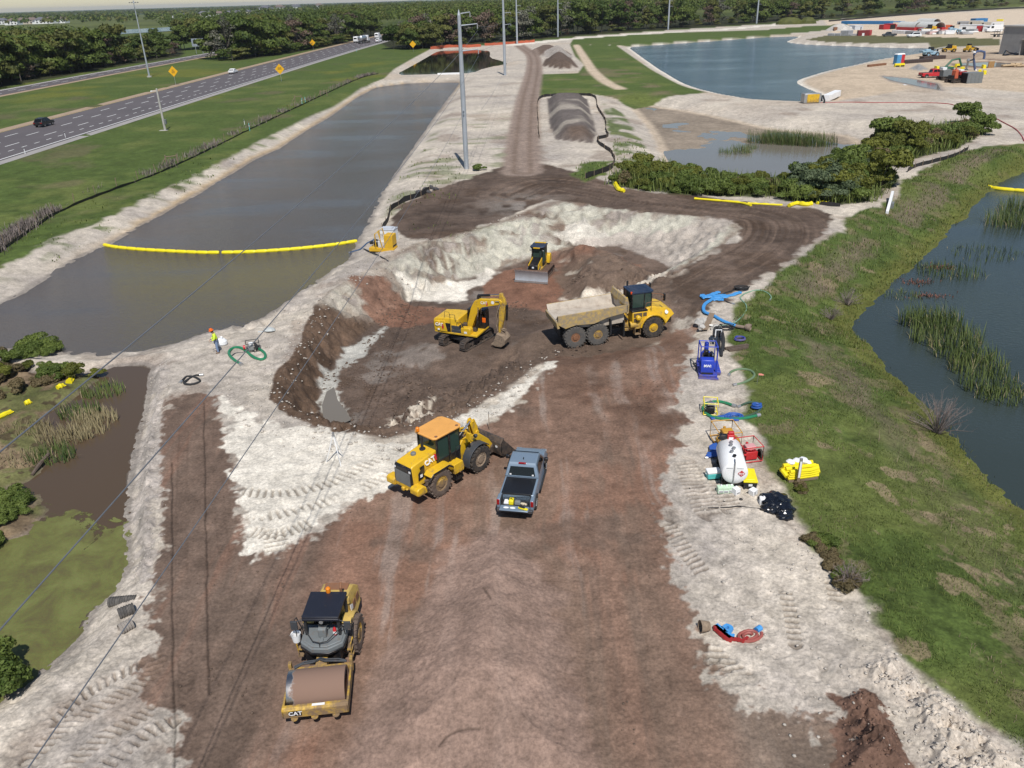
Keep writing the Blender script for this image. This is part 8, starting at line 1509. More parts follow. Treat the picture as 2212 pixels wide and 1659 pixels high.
# ground cover: one mass of blades for each stretch of grass
rng=np.random.default_rng(77)
def cover(label,n,ymax,ymin,hr,wd,keep,leaf,seed,xr=(-80,80),name='grass',az=None):
    rng=np.random.default_rng(seed);y=ymin+(ymax-ymin)*rng.uniform(0,1,n*3)**1.3;x=rng.uniform(-1,1,n*3)*np.minimum(.72*y+14,80)*1.08;k=keep(x,y)>rng.uniform(0,1,n*3);x,y=x[k][:n],y[k][:n];z=terrain(x,y,np.full(len(x),.12),True,True)[0];P=np.stack([x,y,z-.03],1);N_=len(P);sc_=(.6+y/60.0)
    me=blades(name,P,rng.uniform(0,6.28,N_)if az is None else rng.normal(az,1.1,N_),rng.uniform(*hr,N_)*(.7+.3*sc_),rng.uniform(.1,.9,N_),rng.uniform(.5,1.1,N_)*wd*sc_,leaf);return setp(link(name,me),label,'grass',kind='stuff')
gr_=lambda x,y:ss(0,.5,sd(O['grass_right'],x,y,2))*(sd(O['pond_right'],x,y,2)<-.2)
cover('short green grass on the slope right of the pad',110000,62,17,(.06,.22),.014,lambda x,y:gr_(x,y)*ss(-.5,.1,fbm(x,y,3.0,3,171)+.15),L_GRASS,172);cover('dry grass among the green on the right slope',26000,62,17,(.08,.24),.012,lambda x,y:gr_(x,y)*ss(.0,.4,fbm(x,y,3.6,3,175)),L_DRYG,176)
cover('longer green grass farther up the right slope',50000,130,58,(.10,.32),.02,lambda x,y:gr_(x,y),L_GRASS,178)
od=lambda x,y:sd(O['pond_right'],x,y,14)
cover('brown dead weeds on the slope above the right pond',16000,100,24,(.3,.75),.012,lambda x,y:gr_(x,y)*ss(-7.5,-5.5,od(x,y))*ss(-2.4,-4.2,od(x,y))*ss(-.05,.35,fbm(x,y,6,3,181))*(.2+.8*ss(36,52,y)),L_DRYG,182,name='dry_weeds')
cover('tall green weeds filling the thicket',26000,150,84,(.5,1.7),.03,lambda x,y:np.clip(ss(-.6,.5,np.maximum(np.maximum(sd(O['thicket_a'],x,y,2),sd(O['thicket_b'],x,y,2)),sd(O['thicket_c'],x,y,2))),0,1),leafmat('thicket_weeds',(.06,.095,.02),(.19,.23,.06),scale=.5,objvar=0),186,name='tall_weeds')
L_OLG=leafmat('olive_wet_grass',(.085,.092,.02),(.165,.165,.04),scale=.5,objvar=0)
cover('olive green wet grass at the edge of the right pond',30000,110,22,(.1,.32),.016,lambda x,y:(od(x,y)<.3)*ss(-3.2,-1.2,od(x,y))*ss(-.4,.2,fbm(x,y,4,3,184)+.2),L_OLG,183,name='wet_grass')
fs=FP[np.linspace(0,len(FP)-1,400).astype(int)];rng=np.random.default_rng(5);n=15000;i=rng.uniform(0,1,n)**1.6*(len(FP)-1.01);a=i.astype(int);f_=(i-a)[:,None];P=FP[a]*(1-f_)+FP[a+1]*f_;P=P+np.stack([rng.normal(-1.0,.8,n),rng.normal(0,.5,n)],1);z=zmany(P);lump=ss(-.3,.4,fbm(P[:,0],P[:,1],5,3,190));k=lump>rng.uniform(0,1,n);P=P[k];z=z[k];n=len(P)
setp(link('dry_brush',blades('dry_brush',np.stack([P[:,0],P[:,1],z-.05],1),rng.uniform(0,6.28,n),rng.uniform(.4,1.25,n),rng.uniform(.1,.8,n),rng.uniform(.02,.05,n),leafmat('grey_brush',(.12,.095,.085),(.24,.20,.18),scale=.5,objvar=0,trans=.1))),'grey brown dead brush along the verge fence','brush',kind='stuff')
cover('weeds scattered over the canal bank and trail side',14000,150,60,(.1,.35),.03,lambda x,y:(sd(O['grass_speck'],x,y,1)>0)*.8+(sd(O['grass_cut'],x,y,1)>0)*1.0+(sd(O['canal'],x,y,12)<-1.5)*(sd(O['canal'],x,y,12)>-11)*ss(.1,.35,fbm(x*.45,y,2.2,4,111))*.6*(y>84),L_GRASS,194,name='weeds')
# loose clods and stones
def clods(label,n,keep,box_,sr,mat,seed,name='clods'):
    rng=np.random.default_rng(seed);x=rng.uniform(box_[0],box_[1],n*4);y=rng.uniform(box_[2],box_[3],n*4);k=keep(x,y)>rng.uniform(0,1,n*4);x,y=x[k][:n],y[k][:n];N_=len(x);z=terrain(x,y,np.full(N_,.12),True,True)[0];s_=sr[0]+(sr[1]-sr[0])*rng.uniform(0,1,N_)**3
    base=np.array([(1,0,0),(-1,0,0),(0,1,0),(0,-1,0),(0,0,.8),(0,0,-.6),(.6,.6,.4),(-.6,.6,.4),(-.6,-.6,.4),(.6,-.6,.4)],float);F_=np.array([(0,6,9),(2,7,6),(1,8,7),(3,9,8),(4,9,6),(4,6,7),(4,7,8),(4,8,9),(0,2,6),(2,1,7),(1,3,8),(3,0,9),(5,2,0),(5,1,2),(5,3,1),(5,0,3)])
    a=rng.uniform(0,6.28,N_);ca,sa=np.cos(a),np.sin(a);V=base[None]*rng.uniform(.65,1.3,(N_,10,3))*s_[:,None,None]*np.array([1.15,.9,.8]);V=np.stack([V[...,0]*ca[:,None]-V[...,1]*sa[:,None]+x[:,None],V[...,0]*sa[:,None]+V[...,1]*ca[:,None]+y[:,None],V[...,2]+(z+s_*.2)[:,None]],-1).reshape(-1,3)
    fi=(F_[None]+(np.arange(N_)*10)[:,None,None]).reshape(-1);me=bpy.data.meshes.new(name);me.vertices.add(len(V));me.vertices.foreach_set('co',V.astype(np.float32).ravel());me.loops.add(len(fi));me.polygons.add(len(fi)//3);me.loops.foreach_set('vertex_index',fi.astype(np.int32));me.polygons.foreach_set('loop_start',np.arange(0,len(fi),3,dtype=np.int32));me.update(calc_edges=True);me.materials.append(mat);return setp(link(name,me),label,'clods',kind='stuff')
M_SC=paint('sand_clod',(.43,.385,.335),.95,scale=1.5,var=.25);M_DC=paint('dark_clod',(.125,.085,.062),.95,scale=1.5,var=.35);M_RC=paint('red_clod',(.15,.085,.06),.95,scale=1.5,var=.3)
rim_=lambda x,y:sd(O['pit_rim'],x,y,5)
clods('pale clods on the rubble bank at the bottom right',9000,lambda x,y:ss(-.3,1,sd(O['right_rubble'],x,y,2))*.9+.06*(sd(O['grass_right'],x,y,2)<0)*(x>9),(8,40,17,36),(.012,.085),M_SC,201)
clods('red brown clods on the small heap at the bottom right',1600,lambda x,y:ss(-.1,.4,sd(O['red_pile'],x,y,2)),(10,24,17,28),(.015,.08),M_RC,202)
clods('pale clods along the rim of the pit and the canal bank',6500,lambda x,y:ss(-4,0,rim_(x,y))*ss(3.0,0,rim_(x,y))*(sd(O['pad'],x,y,2)<.2)*(sd(O['fill'],x,y,2)<0)*(x<4)*.8,(-32,18,38,96),(.02,.13),M_SC,203)
clods('dark clods on the pit slopes and spoil',7000,lambda x,y:(rim_(x,y)>.3)*ss(1,3,rim_(x,y))*ss(-.2,.4,fbm(x,y,5,3,207))*(np.hypot(x-X_EXC[0],y-X_EXC[1])>3.5),(-24,18,40,76),(.02,.12),M_DC,204)
clods('grey clods on the berm beside the swamp',3000,lambda x,y:ss(-.6,.3,sd(O['berm'],x,y,2))*.8,(-32,-14,24,62),(.015,.08),M_SC,205)
clods('small crumbs scattered over the brown pad',3500,lambda x,y:ss(0,1,sd(O['pad'],x,y,2))*(sd(O['plateau'],x,y,2)<-.5)*ss(.1,.6,fbm(x,y,4,3,209)),(-18,16,17,60),(.012,.06),M_DC,206)
# ---------------------------------------------------------------- the yard beyond the lake
f5=Z2(2000,20,8.848);f6=Z2(2250,20,8.848);f7=Z2(2150,120,8.193);f4=lambda x,y:(1659+x*.2507,y*.2507)
def mpp(p):return(Vector((p[0],p[1],0))-Vector((0,0,24))).length/FPX  # metres for one survey pixel at that distance
def gz(px):p=G(*px);return Vector((p[0],p[1],zat(p[0],p[1])))
def box_thing(name,label,cat,pa,pb,ytop,depth,mat,ribs=0,door=None,group=None,roof=None):
    """a box whose near bottom edge runs from pa to pb and whose top is seen at ytop"""
    A,B_=gz(pa),gz(pb);h=hgt(pa,ytop);T=thing(name,label,cat,A,math.atan2(B_.y-A.y,B_.x-A.x),group);L_=(B_-A).length;b=MB();b.box(0,L_,0,depth,0,h)
    for k in range(ribs):x=L_*(k+.5)/ribs;b.box(x-L_*.2/ribs,x+L_*.2/ribs,-.06,.002,.1,h*.95)
    b.build('body',mat,T,.03);b=MB()
    if door:b.box(L_*door[0],L_*door[1],-.12,-.02,.05,h*door[2]);b.build('door',door[3],T)
    if roof:b=MB();b.box(-.15,L_+.15,-.2,depth+.2,h,h+.18);b.build('roof',roof,T)
    return T
MRED=paint('container_red',(.42,.025,.03),.6,scale=.4,var=.15);MMAR=paint('container_maroon',(.20,.025,.025),.6,scale=.4,var=.15);MBLU=paint('tarp_blue',(.03,.16,.36),.6,scale=.2,var=.15);DKM=paint('dark_opening',(.01,.008,.008),.9);BLKG=paint('block_grey',(.33,.33,.34),.85,scale=.6,var=.2);TEAL=paint('pale_blue_metal',(.30,.45,.55),.5,scale=.5,var=.2)  # near-black: dark doors, and shade inside openings put in as colour
box_thing('covered_stack','very long blue covered stack beyond the lake','covered stack',f5(470,345),f5(1520,350),f5(470,278)[1],5,MBLU,12);box_thing('covered_stack','low blue covered stack right behind the long one','covered stack',f5(1530,310),f5(1850,305),f5(1530,288)[1],4,MBLU,5)
box_thing('container','dark red shipping container with white sheets on its side, near the yard front','container',f5(835,600),f5(1080,595),f5(835,480)[1],3,MMAR,9,(.35,.55,.5,WHT));box_thing('container','maroon open end container standing right of the dark red one','container',f5(1085,595),f5(1130,580),f5(1085,480)[1],3,MRED,2)
box_thing('container','bright red container left of a dark opening, in the yard middle','container',f5(1380,465),f5(1520,460),f5(1380,360)[1],5,MRED,6);box_thing('shed','open fronted dark shed between the red containers','shed',f5(1520,458),f5(1640,452),f5(1520,345)[1],5,MMAR,0,(.05,.95,.85,DKM),roof=MRED);box_thing('container','small red container right of the dark open shed','container',f5(1640,450),f5(1730,445),f5(1640,355)[1],4,MRED,4,(.1,.5,.5,WOOD))  # shed's open front: a near-black panel painted as the shade inside
box_thing('container','yellow and brown cabin beside the left arched shelter','cabin',f5(1840,475),f5(1930,470),f5(1840,375)[1],4,YELD,3,(.3,.7,.6,MRED));box_thing('site_hut','tan hut wall adjoining the left arched shelter','hut',f5(1935,470),f5(2040,470),f5(1935,360)[1],4,paint('tan_panel',(.42,.33,.22),.8),4,(.2,.35,.7,DKM))
box_thing('site_hut','white site trailer at the left of the yard','site trailer',f5(630,470),f5(760,468),f5(630,400)[1],6,WHT,6);box_thing('site_hut','pale grey trailer with a dark door, right of the white one','site trailer',f5(765,472),f5(940,465),f5(800,378)[1],6,paint('pale_grey_panel',(.55,.57,.6),.5),8,(.7,.8,.7,DKM),roof=WHT)
box_thing('wrapped_stack','long white wrapped stack behind the dark pickup','wrapped stack',f5(1560,545),f5(1840,560),f5(1560,475)[1],4,WHT,5);box_thing('block_stack','grey block stack right of the long white one','block stack',f5(1850,560),f5(2150,575),f5(1850,490)[1],4,BLKG,10)
for k_,(a,c_,t_,lb)in enumerate(((180,320,545,'low grey block pallets at the left end of the yard'),(325,450,545,'second low grey block pallets of the yard'),(450,620,485,'tall grey block pallets stacked in the left of the yard'),(545,680,560,'grey block pallet at the right of the tall stack'))):box_thing('block_stack',lb,'block stack',f5(a,598),f5(c_,600),f5(a,t_)[1],4+k_,BLKG,5)
T=at('grey white rubble mound behind the block pallets','rubble_mound','rubble',f5(440,480));b=MB();b.lathe([(9,-.2),(7,1.2),(4,3.0),(1.5,3.8),(0,3.9)],(0,0,0),(0,0,1),14);b.build('heap',paint('pale_rubble',(.45,.42,.38),.9,scale=.5,var=.3,bump=.4),T,smooth=20);b=MB();b.box(-6,-4,-6.5,-5,.3,2.2);b.build('crate',RUST,T)
def simple_pickup(label,px,h,mat,s=1.25):
    p=gz(px);return pickup('pickup_truck',label,p,h,mat,False,False,s)
simple_pickup('dark grey pickup parked at the front of the yard',f5(1510,612),math.pi-.05,paint('charcoal_car',(.05,.055,.06),.35));simple_pickup('red pickup with rooftop rack beside the gravel heap',f7(1030,570),.0,RED,1.3)
p=gz(f5(2040,630));car('suv','white long suv parked at the front of the yard',(p.x,p.y,p.z),math.pi-.03,WHT,'suv',1.5)
# arched shelters
def arch(label,px,wpx,htop,L_,side,rz=.32):
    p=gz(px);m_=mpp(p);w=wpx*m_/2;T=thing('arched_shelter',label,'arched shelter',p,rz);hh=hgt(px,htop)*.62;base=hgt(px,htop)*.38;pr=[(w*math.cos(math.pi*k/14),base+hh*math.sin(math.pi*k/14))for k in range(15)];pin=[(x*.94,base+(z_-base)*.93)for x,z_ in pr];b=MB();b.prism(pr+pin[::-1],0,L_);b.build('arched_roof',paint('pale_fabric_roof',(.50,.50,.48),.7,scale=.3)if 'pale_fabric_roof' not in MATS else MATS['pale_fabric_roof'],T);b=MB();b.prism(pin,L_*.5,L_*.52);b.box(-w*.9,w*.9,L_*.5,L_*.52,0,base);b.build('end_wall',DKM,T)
    for s_ in(1,-1):b=MB();b.box(*sorted((s_*w*1.02,s_*(w*1.02-2.4))),0,L_,0,base);b.build('side_container',side,T,.03);
    return T
arch('left arched fabric shelter on red containers',(f4(1298,262)),21,f4(0,188)[1],14,MRED);arch('right arched fabric shelter on red containers, farther forward',f4(1476,266),25,f4(0,188)[1],18,MRED);arch('arched fabric shelter behind the other two, only its dark top showing',f4(1450,225),18,f4(0,160)[1],14,MMAR)
# machines in the yard
def telehandler(label,px,mat,s=1.4,rz=2.9,boom_=True,cat='telehandler'):
    p=gz(px);T=thing('telehandler',label,cat,p,rz,None,s);b=MB();b.box(-2.2,2.0,-.9,.9,.6,1.3);b.prism([(-2.2,1.3),(-2.2,2.0),(-.8,2.1),(-.8,1.3)],-.9,.2);b.build('body',mat,T,.05);b=MB();b.box(-.6,.8,.1,.95,1.3,2.6);b.build('cab',BLK,T,.04)
    if boom_:b=MB();b.tube([(-2.0,-.45,1.9),(1.0,-.45,1.5),(3.4,-.45,1.0)],.22,6);b.box(3.3,3.6,-.9,.2,.2,1.1);b.build('boom',mat if mat is not YEL else BLK,T)
    for x in(-1.4,1.4):
        for y in(.95,-.95):wheel(T,x,y,.62,.45,RUB,mat,.5,12,.04)
    return T
telehandler('yellow telehandler parked between the two arched shelters',f4(1385,280),YEL,1.6);telehandler('blue lift truck right of the right arched shelter',f4(1585,285),TEAL,1.4,.3);telehandler('yellow compact loader at the far shore, left one',f4(1555,450),YEL,1.15,2.9);telehandler('yellow compact loader with raised dark arms at the far shore, right one',f4(1735,448),YEL,1.15,.5)
T=telehandler('light blue flatbed work truck on the far shore behind the toilets',f4(1400,487),TEAL,1.25,.1,False,'work truck');b=MB();b.box(-3.2,.0,-1.0,1.0,1.3,1.7);b.build('flat_bed',TEAL,T)
for k_,(x_,lb,m_)in enumerate(((1108,'blue portable toilet with white roof on the peninsula',paint('toilet_blue',(.08,.28,.50),.5)),(1136,'red portable toilet with white roof on the peninsula',RED))):
    p=gz(f4(x_,556-3*k_));T=thing('portable_toilet',lb,'portable toilet',p,.25);m_s=1.25;b=MB();b.box(-.75,.75,-.75,.75,0,2.7);[b.box(-.77,.77,-.77,.77,.4+.6*k,.44+.6*k)for k in range(4)];b.build('cabin',m_,T,.05);b=MB();b.box(-.8,.8,-.8,.8,2.7,3.0,tx=.2,ty=.2);b.build('roof',WHT,T,.05);b=MB();b.box(-.5,.5,-.79,-.75,.15,2.4);b.build('door',m_,T);T.scale=(1.15,)*3
# drilling rig, skid machine, dark crate
T=at('orange and black tracked drill rig beside the red pickup','drill_rig','drill rig',f4(1615,712),.35,None,1.5);tracks(T,.5,1.0,-1.3,1.3,.35,TRKM,shoes=26);tracks(T,-1.0,-.5,-1.3,1.3,.35,TRKM,shoes=26);b=MB();b.box(-1.4,1.2,-.6,.6,.7,1.3);b.build('frame',BLK,T,.03);b=MB();b.prism([(-1.2,.8),(-1.2,2.1),(-.6,2.3),(-.4,.8)],-.7,.1);b.tube([(-.9,-.3,1.0),(-.8,-.3,2.6)],.12,6);b.build('mast',ORGN,T);b=MB();b.box(-.2,1.5,-.7,.7,1.3,1.9);b.build('engine_cover',DRED,T,.05);b=MB();b.box(.1,1.0,-.5,.5,1.9,2.2);b.build('top_cover',WHT,T,.04)
T=at('grey tracked machine with pale hood right of the red pickup','tracked_machine','tracked machine',f4(1530,690),.15,None,1.4);tracks(T,.5,1.0,-1.1,1.1,.35,TRKM,shoes=24);tracks(T,-1.0,-.5,-1.1,1.1,.35,TRKM,shoes=24);b=MB();b.prism([(-1.2,.7),(-1.2,1.9),(0,2.1),(1.2,1.5),(1.2,.7)],-.6,.6);b.build('body',GRY,T,.05);b=MB();b.box(-1.4,-.5,-.5,.5,1.9,2.4);b.build('hood',WHT,T,.05)
T=at('green framed lifting machine behind the tracked machines','frame_machine','machine',f4(1580,628),.2,None,1.5);b=MB();b.tube([(-2,0,.8),(-.4,0,2.4),(1.2,0,2.6),(2,0,1.2)],.2,6);b.build('arm',paint('dark_green_paint',(.03,.12,.07),.5),T);b=MB();b.box(-2.4,-.2,-.7,.7,.4,1.2);b.build('body',MATS['dark_green_paint'],T,.05);
for x in(-1.8,-.6):
    for y in(.7,-.7):wheel(T,x,y,.45,.3,RUB,GRY,.5,10,.02)
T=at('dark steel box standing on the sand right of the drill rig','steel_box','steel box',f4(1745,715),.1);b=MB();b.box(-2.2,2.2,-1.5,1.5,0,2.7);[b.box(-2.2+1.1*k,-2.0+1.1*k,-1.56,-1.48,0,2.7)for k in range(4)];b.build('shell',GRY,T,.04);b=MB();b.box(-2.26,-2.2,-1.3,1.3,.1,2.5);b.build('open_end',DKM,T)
T=at('blue steel pipe arch with two bent legs beside the far puddle','pipe_arch','pipework',f4(1768,610),.1);b=MB();b.tube([(.6,0,0),(-.6,0,3.2),(-.9,0,4.6),(-.2,.1,5.4),(1.2,.3,5.5),(2.6,.4,5.2),(2.9,.4,4.2),(2.9,.4,3.2)],.34,8);b.build('pipe',paint('blue_grey_pipe',(.07,.10,.2),.5),T);b=MB();b.lathe([(0,0),(.5,.1),(.5,.5),(0,.6)],(-1.0,0,5.0),(0,0,1),10);b.cyl((.5,0,0),(.8,0,.1),.5,8);b.build('flange',WHT,T)
T=at('grey white pump body left of the blue pipe arch','pump_column','pump',f4(1708,605),0);b=MB();b.lathe([(.6,0),(.6,.2),(.3,.4),(.3,2.4),(.5,2.6),(.4,3.2),(0,3.4)],(0,0,0),(0,0,1),10);b.build('column',LGRY,T);b=MB();b.cyl((0,0,2.6),(1.3,0,3.0),.25,8);b.build('outlet',DGRY,T)
for k_,(x_,y_,lb)in enumerate(((1110,572,'yellow block on the sand before the blue toilet'),(1150,570,'yellow block on the sand before the red toilet'),(1630,576,'yellow block left of the far puddle'),(1570,598,'yellow block behind the tracked machines'),(1672,604,'yellow block with a dark face near the pump body'),(1822,628,'yellow block with a dark face right of the pipe arch'),(1862,636,'lowest yellow block right of the pipe arch'),(1856,585,'yellow block at the right edge of the far puddle'),(1450,596,'yellow block behind the red pickup'))):
    T=at(lb,'barrier_block','barrier block',f4(x_,y_+5),.2*k_);b=MB();b.box(-.9,.9,-.45,.45,0,1.1,tx=.08,ty=.08);b.build('block',YBM,T,.05);b=MB();b.box(-.7,.7,-.5,-.4,.1,.5);b.build('slot',DKM,T)
box_thing('timber_board','brown timber panel leaning by the far puddle','panel',f4(1895,588),f4(1945,585),f4(0,530)[1],.3,paint('brown_panel',(.34,.2,.08),.8),4);T=at('pile of pale cut logs right of the far puddle','log_pile','logs',f4(2110,578));b=MB()
for k in range(10):b.cyl((random.uniform(-4,3),random.uniform(-1,1),.3+.25*(k%3)),(random.uniform(-2,5),random.uniform(-1,1),.4+.25*(k%3)),.3,7)
b.build('logs',paint('pale_logs',(.45,.33,.2),.85),T)
box_thing('pipe_rack','rack of dark steel pipes on the far shore beside the toilets','pipes',f4(1175,552),f4(1420,535),f4(0,522)[1],2.5,paint('dark_pipes',(.06,.04,.035),.7),14);box_thing('pipe_rack','heap of dark steel sections below the light blue truck','pipes',f4(1340,522),f4(1530,508),f4(0,490)[1],2,MATS['dark_pipes'],9);box_thing('steel_beam','dark rusty beam lying on the sand left of the toilets','beam',f4(870,578),f4(1020,562),f4(0,558)[1],.8,RUST,5)
# grey block building at the frame edge
A=gz(f4(1985,468));B_=gz(f4(2160,478));hb=hgt(f4(1985,468),f4(0,230)[1]);T=thing('block_building','grey block building shell with a large dark doorway at the right edge','building',A,math.atan2(B_.y-A.y,B_.x-A.x));L_=(B_-A).length;BM=paint('grey_blockwork',(.30,.295,.29),.9,scale=.5,var=.12)
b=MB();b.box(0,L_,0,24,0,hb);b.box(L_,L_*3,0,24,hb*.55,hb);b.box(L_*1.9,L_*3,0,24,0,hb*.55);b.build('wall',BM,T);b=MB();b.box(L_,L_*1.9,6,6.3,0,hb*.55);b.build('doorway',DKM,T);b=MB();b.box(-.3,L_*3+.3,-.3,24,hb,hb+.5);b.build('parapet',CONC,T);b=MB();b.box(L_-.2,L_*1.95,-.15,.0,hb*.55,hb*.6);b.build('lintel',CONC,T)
T=at('black curled plastic sheet at the foot of the grey block building','plastic_sheet','plastic sheet',f4(2085,478));b=MB();b.ribbon([(-3,-.5,0),(-2.4,-.6,1.6),(-1,-.6,.9),(1,-.5,.6),(2.6,-.5,.9),(3,-.5,1.5)],1.0,.3);b.build('sheet',PLAS,T);b=MB();b.ribbon([(-2.8,-.7,0),(0,-.8,.4),(2.6,-.7,.2)],.8,.4);b.build('fold',PLAS,T)
# long low sheds and building frames behind the yard
for k_,(x0,x1,y0,yt,m_,lb)in enumerate(((1625,1720,212,185,BLKG,'grey walled building with small dark windows, left of the yard back row'),(1725,1830,214,180,paint('cream_wall',(.5,.46,.4),.8),'cream building with dark openings in the yard back row'),(1830,1920,214,190,MATS['cream_wall'],'cream wall building right of the blue roofed one'),(1920,2010,225,195,WHT,'white trailer at the right of the yard back row'),(1640,1845,270,218,WHT,'long white roofed open shed in the right of the yard'),(1845,2010,275,225,WHT,'white boxy trailer behind the white van'))):
    box_thing('site_building',lb,'building',f4(x0,y0),f4(x1,y0),f4(0,yt)[1],6,m_,5,(.15,.3,.7,DKM),roof=WHT if k_ in(4,5)else None);
box_thing('container','maroon container at the right end of the long white shed','container',f4(1790,274),f4(1850,274),f4(0,225)[1],3,MRED,5);box_thing('container','orange red container right of the right arched shelter','container',f4(1518,262),f4(1582,258),f4(0,218)[1],5,paint('orange_container',(.5,.09,.03),.6),5)
box_thing('blue_roof','blue roofed stack in the yard back row','covered stack',f4(1785,196),f4(1890,192),f4(0,160)[1],5,MBLU,4);box_thing('yellow_panel','yellow panel stack at the far back of the yard','panel stack',f4(1968,182),f4(2020,182),f4(0,166)[1],2,YBM,3)
van_p=gz(f4(1940,278));T=thing('van','white van parked in front of the white trailers in the yard','van',van_p,3.1,None,1.5);b=MB();b.prism([(-2.7,.35),(-2.75,2.2),(-2.5,2.4),(1.3,2.4),(2.1,1.5),(2.8,1.1),(2.85,.4)],-.98,.98);b.build('body',WHT,T,.06);b=MB();b.add([(2.14,-.8,1.5),(2.14,.8,1.5),(1.4,.7,2.25),(1.4,-.7,2.25)],[(0,1,2,3)]);b.box(.6,1.5,.985,.99,1.4,2.1);b.build('window',GLS,T)
for x in(-1.7,1.9):
    for y in(.85,-.85):wheel(T,x,y,.36,.24,RUB,LGRY,.6,12,.005,dish=.1,chev=0)
T=at('black open trailer at the left foot of the grey block building','trailer','trailer',f4(1985,318),.1,None,1.4);b=MB();b.box(-2.5,1.5,-1.0,1.0,.7,.9);[b.box(-2.5+k,-2.4+k,-1.0,-.94,.9,2.4)for k in range(5)];b.box(-2.5,1.5,-1.0,-.94,2.3,2.4);b.build('bed',BLKM,T)
for y in(1.0,-1.0):wheel(T,-.8,y,.42,.25,RUB,GRY,.55,10,.01,chev=0)
# small stacks of material in front of the shelters
random.seed(31)
for k_ in range(26):
    x_,y_=random.uniform(1340,1640),random.uniform(278,302);m_=random.choice([WHT,WHT,paint('pink_wrap',(.55,.38,.36),.7)if 'pink_wrap' not in MATS else MATS['pink_wrap'],BLKG,WOOD]);T=at('small wrapped pallet in the cluttered rows before the arched shelters','pallet_load','pallet',f4(x_,y_),random.uniform(-.3,.3),'pallets before the shelters');w_=random.uniform(.8,2.6);b=MB();b.box(-w_,w_,-1,1,.2,random.uniform(.7,1.9),tx=.05);b.build('load',m_,T,.04);b=MB();b.box(-w_,w_,-1,1,0,.2);b.build('pallet',WOOD,T)
for k_ in range(14):
    x_,y_=random.uniform(1640,1800),random.uniform(275,300);T=at('low material stack before the long white shed','pallet_load','pallet',f4(x_,y_),random.uniform(-.3,.3),'stacks before the long shed');w_=random.uniform(1,3);b=MB();b.box(-w_,w_,-1,1,.2,random.uniform(.6,1.6),tx=.05);b.build('load',random.choice([BLKG,WHT,GRY]),T,.04);b=MB();b.box(-w_,w_,-1,1,0,.2);b.build('pallet',WOOD,T)
# lake side pump and pipe
T=at('yellow and grey pump unit at the near corner of the lake','lake_pump','pump',f4(365,890),.05);b=MB();b.box(-2.0,2.0,-1.0,1.0,.2,2.2);b.build('canopy',LGRY,T,.06);b=MB();b.box(-1.3,1.5,-1.05,-.98,.3,2.1);b.build('side_door',YEL,T);b=MB();b.tube([(1.8,-.3,1.5),(2.6,-.4,1.6),(3.0,-.6,.6),(2.9,-.8,0)],.22,8);b.tube([(1.8,.3,1.2),(2.4,.2,1.3),(2.7,0,.4)],.2,8);b.build('hose',BLKM,T)
hose('thin dark red pipe running along the sand from the lake pump',[f4(450,888),f4(700,884),f4(1000,888),f4(1300,888),f4(1540,897),f4(1650,925),f4(1790,965),f4(1940,1015),f4(2050,1070),f4(2130,1115),f4(2180,1170),f4(2206,1220)],.10,DRED,'pipe','pipe',ends=False)
box_thing('white_sheet','white plastic panels lying on the lake shore beside the pump','sheeting',f4(525,865),f4(625,820),f4(0,812)[1],1.5,WHTC,2);box_thing('white_sheet','white board lying in the long sand puddle','sheeting',f4(1110,722),f4(1180,735),f4(0,720)[1],.8,WHTC,2)
# dark screening mound left of the yard
T=at('dark green netted heap at the left end of the yard','netted_heap','heap',f4(240,208));b=MB();b.lathe([(6.5,0),(6,2),(4,4),(1.5,4.8),(0,4.8)],(-3,0,0),(0,0,1),12,Matrix.Diagonal((1.6,1,1,1)));b.build('heap',L_OLV,T,smooth=20);b=MB();b.lathe([(5,0),(4.5,2),(2.5,4.2),(0,4.8)],(7,1,0),(0,0,1),11,Matrix.Diagonal((1.3,1,1,1)));b.build('second_heap',L_OLV,T,smooth=20)
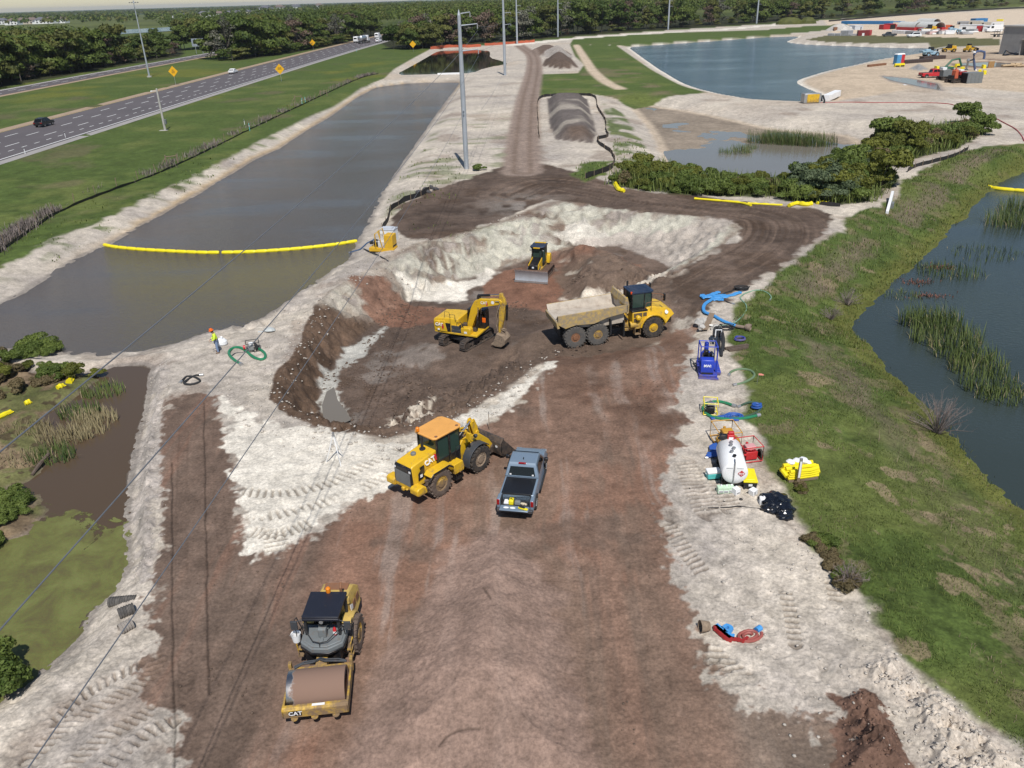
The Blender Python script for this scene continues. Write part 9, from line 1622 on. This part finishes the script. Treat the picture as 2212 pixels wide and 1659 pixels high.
# houses far left
def house(label,px,s,rz,wall,roof):
    p=G(*px);T=thing('house',label,'house',(p[0],p[1],0),rz,None,s);b=MB();b.box(-8,8,-6,6,0,5.5);b.box(-12,-7.9,-5,3,0,3.2);b.build('wall',wall,T);b=MB();b.add([(-8.6,-6.6,5.5),(8.6,-6.6,5.5),(8.6,6.6,5.5),(-8.6,6.6,5.5),(-3,0,9),(3,0,9)],[(0,1,5,4),(1,2,5),(2,3,4,5),(3,0,4),(0,3,2,1)]);b.add([(-12.5,-5.5,3.2),(-7.5,-5.5,3.2),(-7.5,3.5,3.2),(-12.5,3.5,3.2),(-9.5,-1,5.2),(-7.9,-1,5.2)],[(0,1,5,4),(1,2,5),(2,3,4,5),(3,0,4),(0,3,2,1)]);b.build('roof',roof,T,smooth=0)
    for x in(-5,0,5):b=MB();b.box(x-1,x+1,-6.08,-5.98,1.2,2.8);b.box(x-.8,x+.8,-6.08,-5.98,3.6,4.8);b.build('window',GLS,T)
HW=WHT;HT=paint('tan_wall',(.5,.44,.36),.8);R1=paint('brown_tile',(.16,.12,.10),.8);R2=paint('grey_tile',(.12,.12,.135),.8)
HL=(((8,53),R2,HW,'dark roofed house leftmost in the far left group'),((33,54),R1,HW,'white house with brown roof second in the far left group'),((52,52.5),R1,HW,'white house with brown roof third in the far left group'),((72,52),R1,HT,'tan house fourth in the far left group'),((92,51.5),R2,HW,'tall white house fifth in the far left group'),((110,51),R1,HW,'white house sixth in the far left group'),((135,50),R1,HW,'white house at the right end of the far left group'),((390,38),R2,HW,'grey roofed house behind trees left of the second group'),((440,36),R2,HT,'dark roofed house leftmost of the second group'),((458,37),R2,HW,'dark roofed low house second of the second group'),((475,37),R1,HW,'large white house in the middle of the second group'),((497,36),R2,HW,'grey roofed house fourth of the second group'),((515,35),R2,HW,'white grey roofed house fifth of the second group'),((533,32),R2,HT,'dark roofed house sixth of the second group'),((548,28),R1,HW,'pale house at the upper right of the second group'),((575,22),R2,HW,'far pale house above the wood between carriageways'),((605,20),R1,HW,'second far pale house above the wood between carriageways'),((640,18),R2,HW,'third far pale house above the wood between carriageways'),((690,15),R1,HW,'far pale house near the top middle of the woods'))
for k_,(px,rf,wl,lb)in enumerate(HL):
    if px[0]>560:px=(px[0],px[1]+4)
    house(lb,px,1.35 if k_<15 else 2.2,.1*(k_%5)-.2,wl,rf)
# haze of the far country
hz=MB();hz.box(-9000,9000,-60,21000,-8,60);m,nt,bs,N,L=_nt('haze_air');N.remove(bs);vol=N.new('ShaderNodeVolumePrincipled');vol.inputs['Color'].default_value=(.80,.88,1,1);vol.inputs['Density'].default_value=0.00005;vol.inputs['Anisotropy'].default_value=.2;L.new(vol.outputs[0],N['Material Output'].inputs['Volume'])
o=hz.build('haze',m,None,smooth=0);setp(o,kind='stuff');o['label']='thin pale haze in the air'
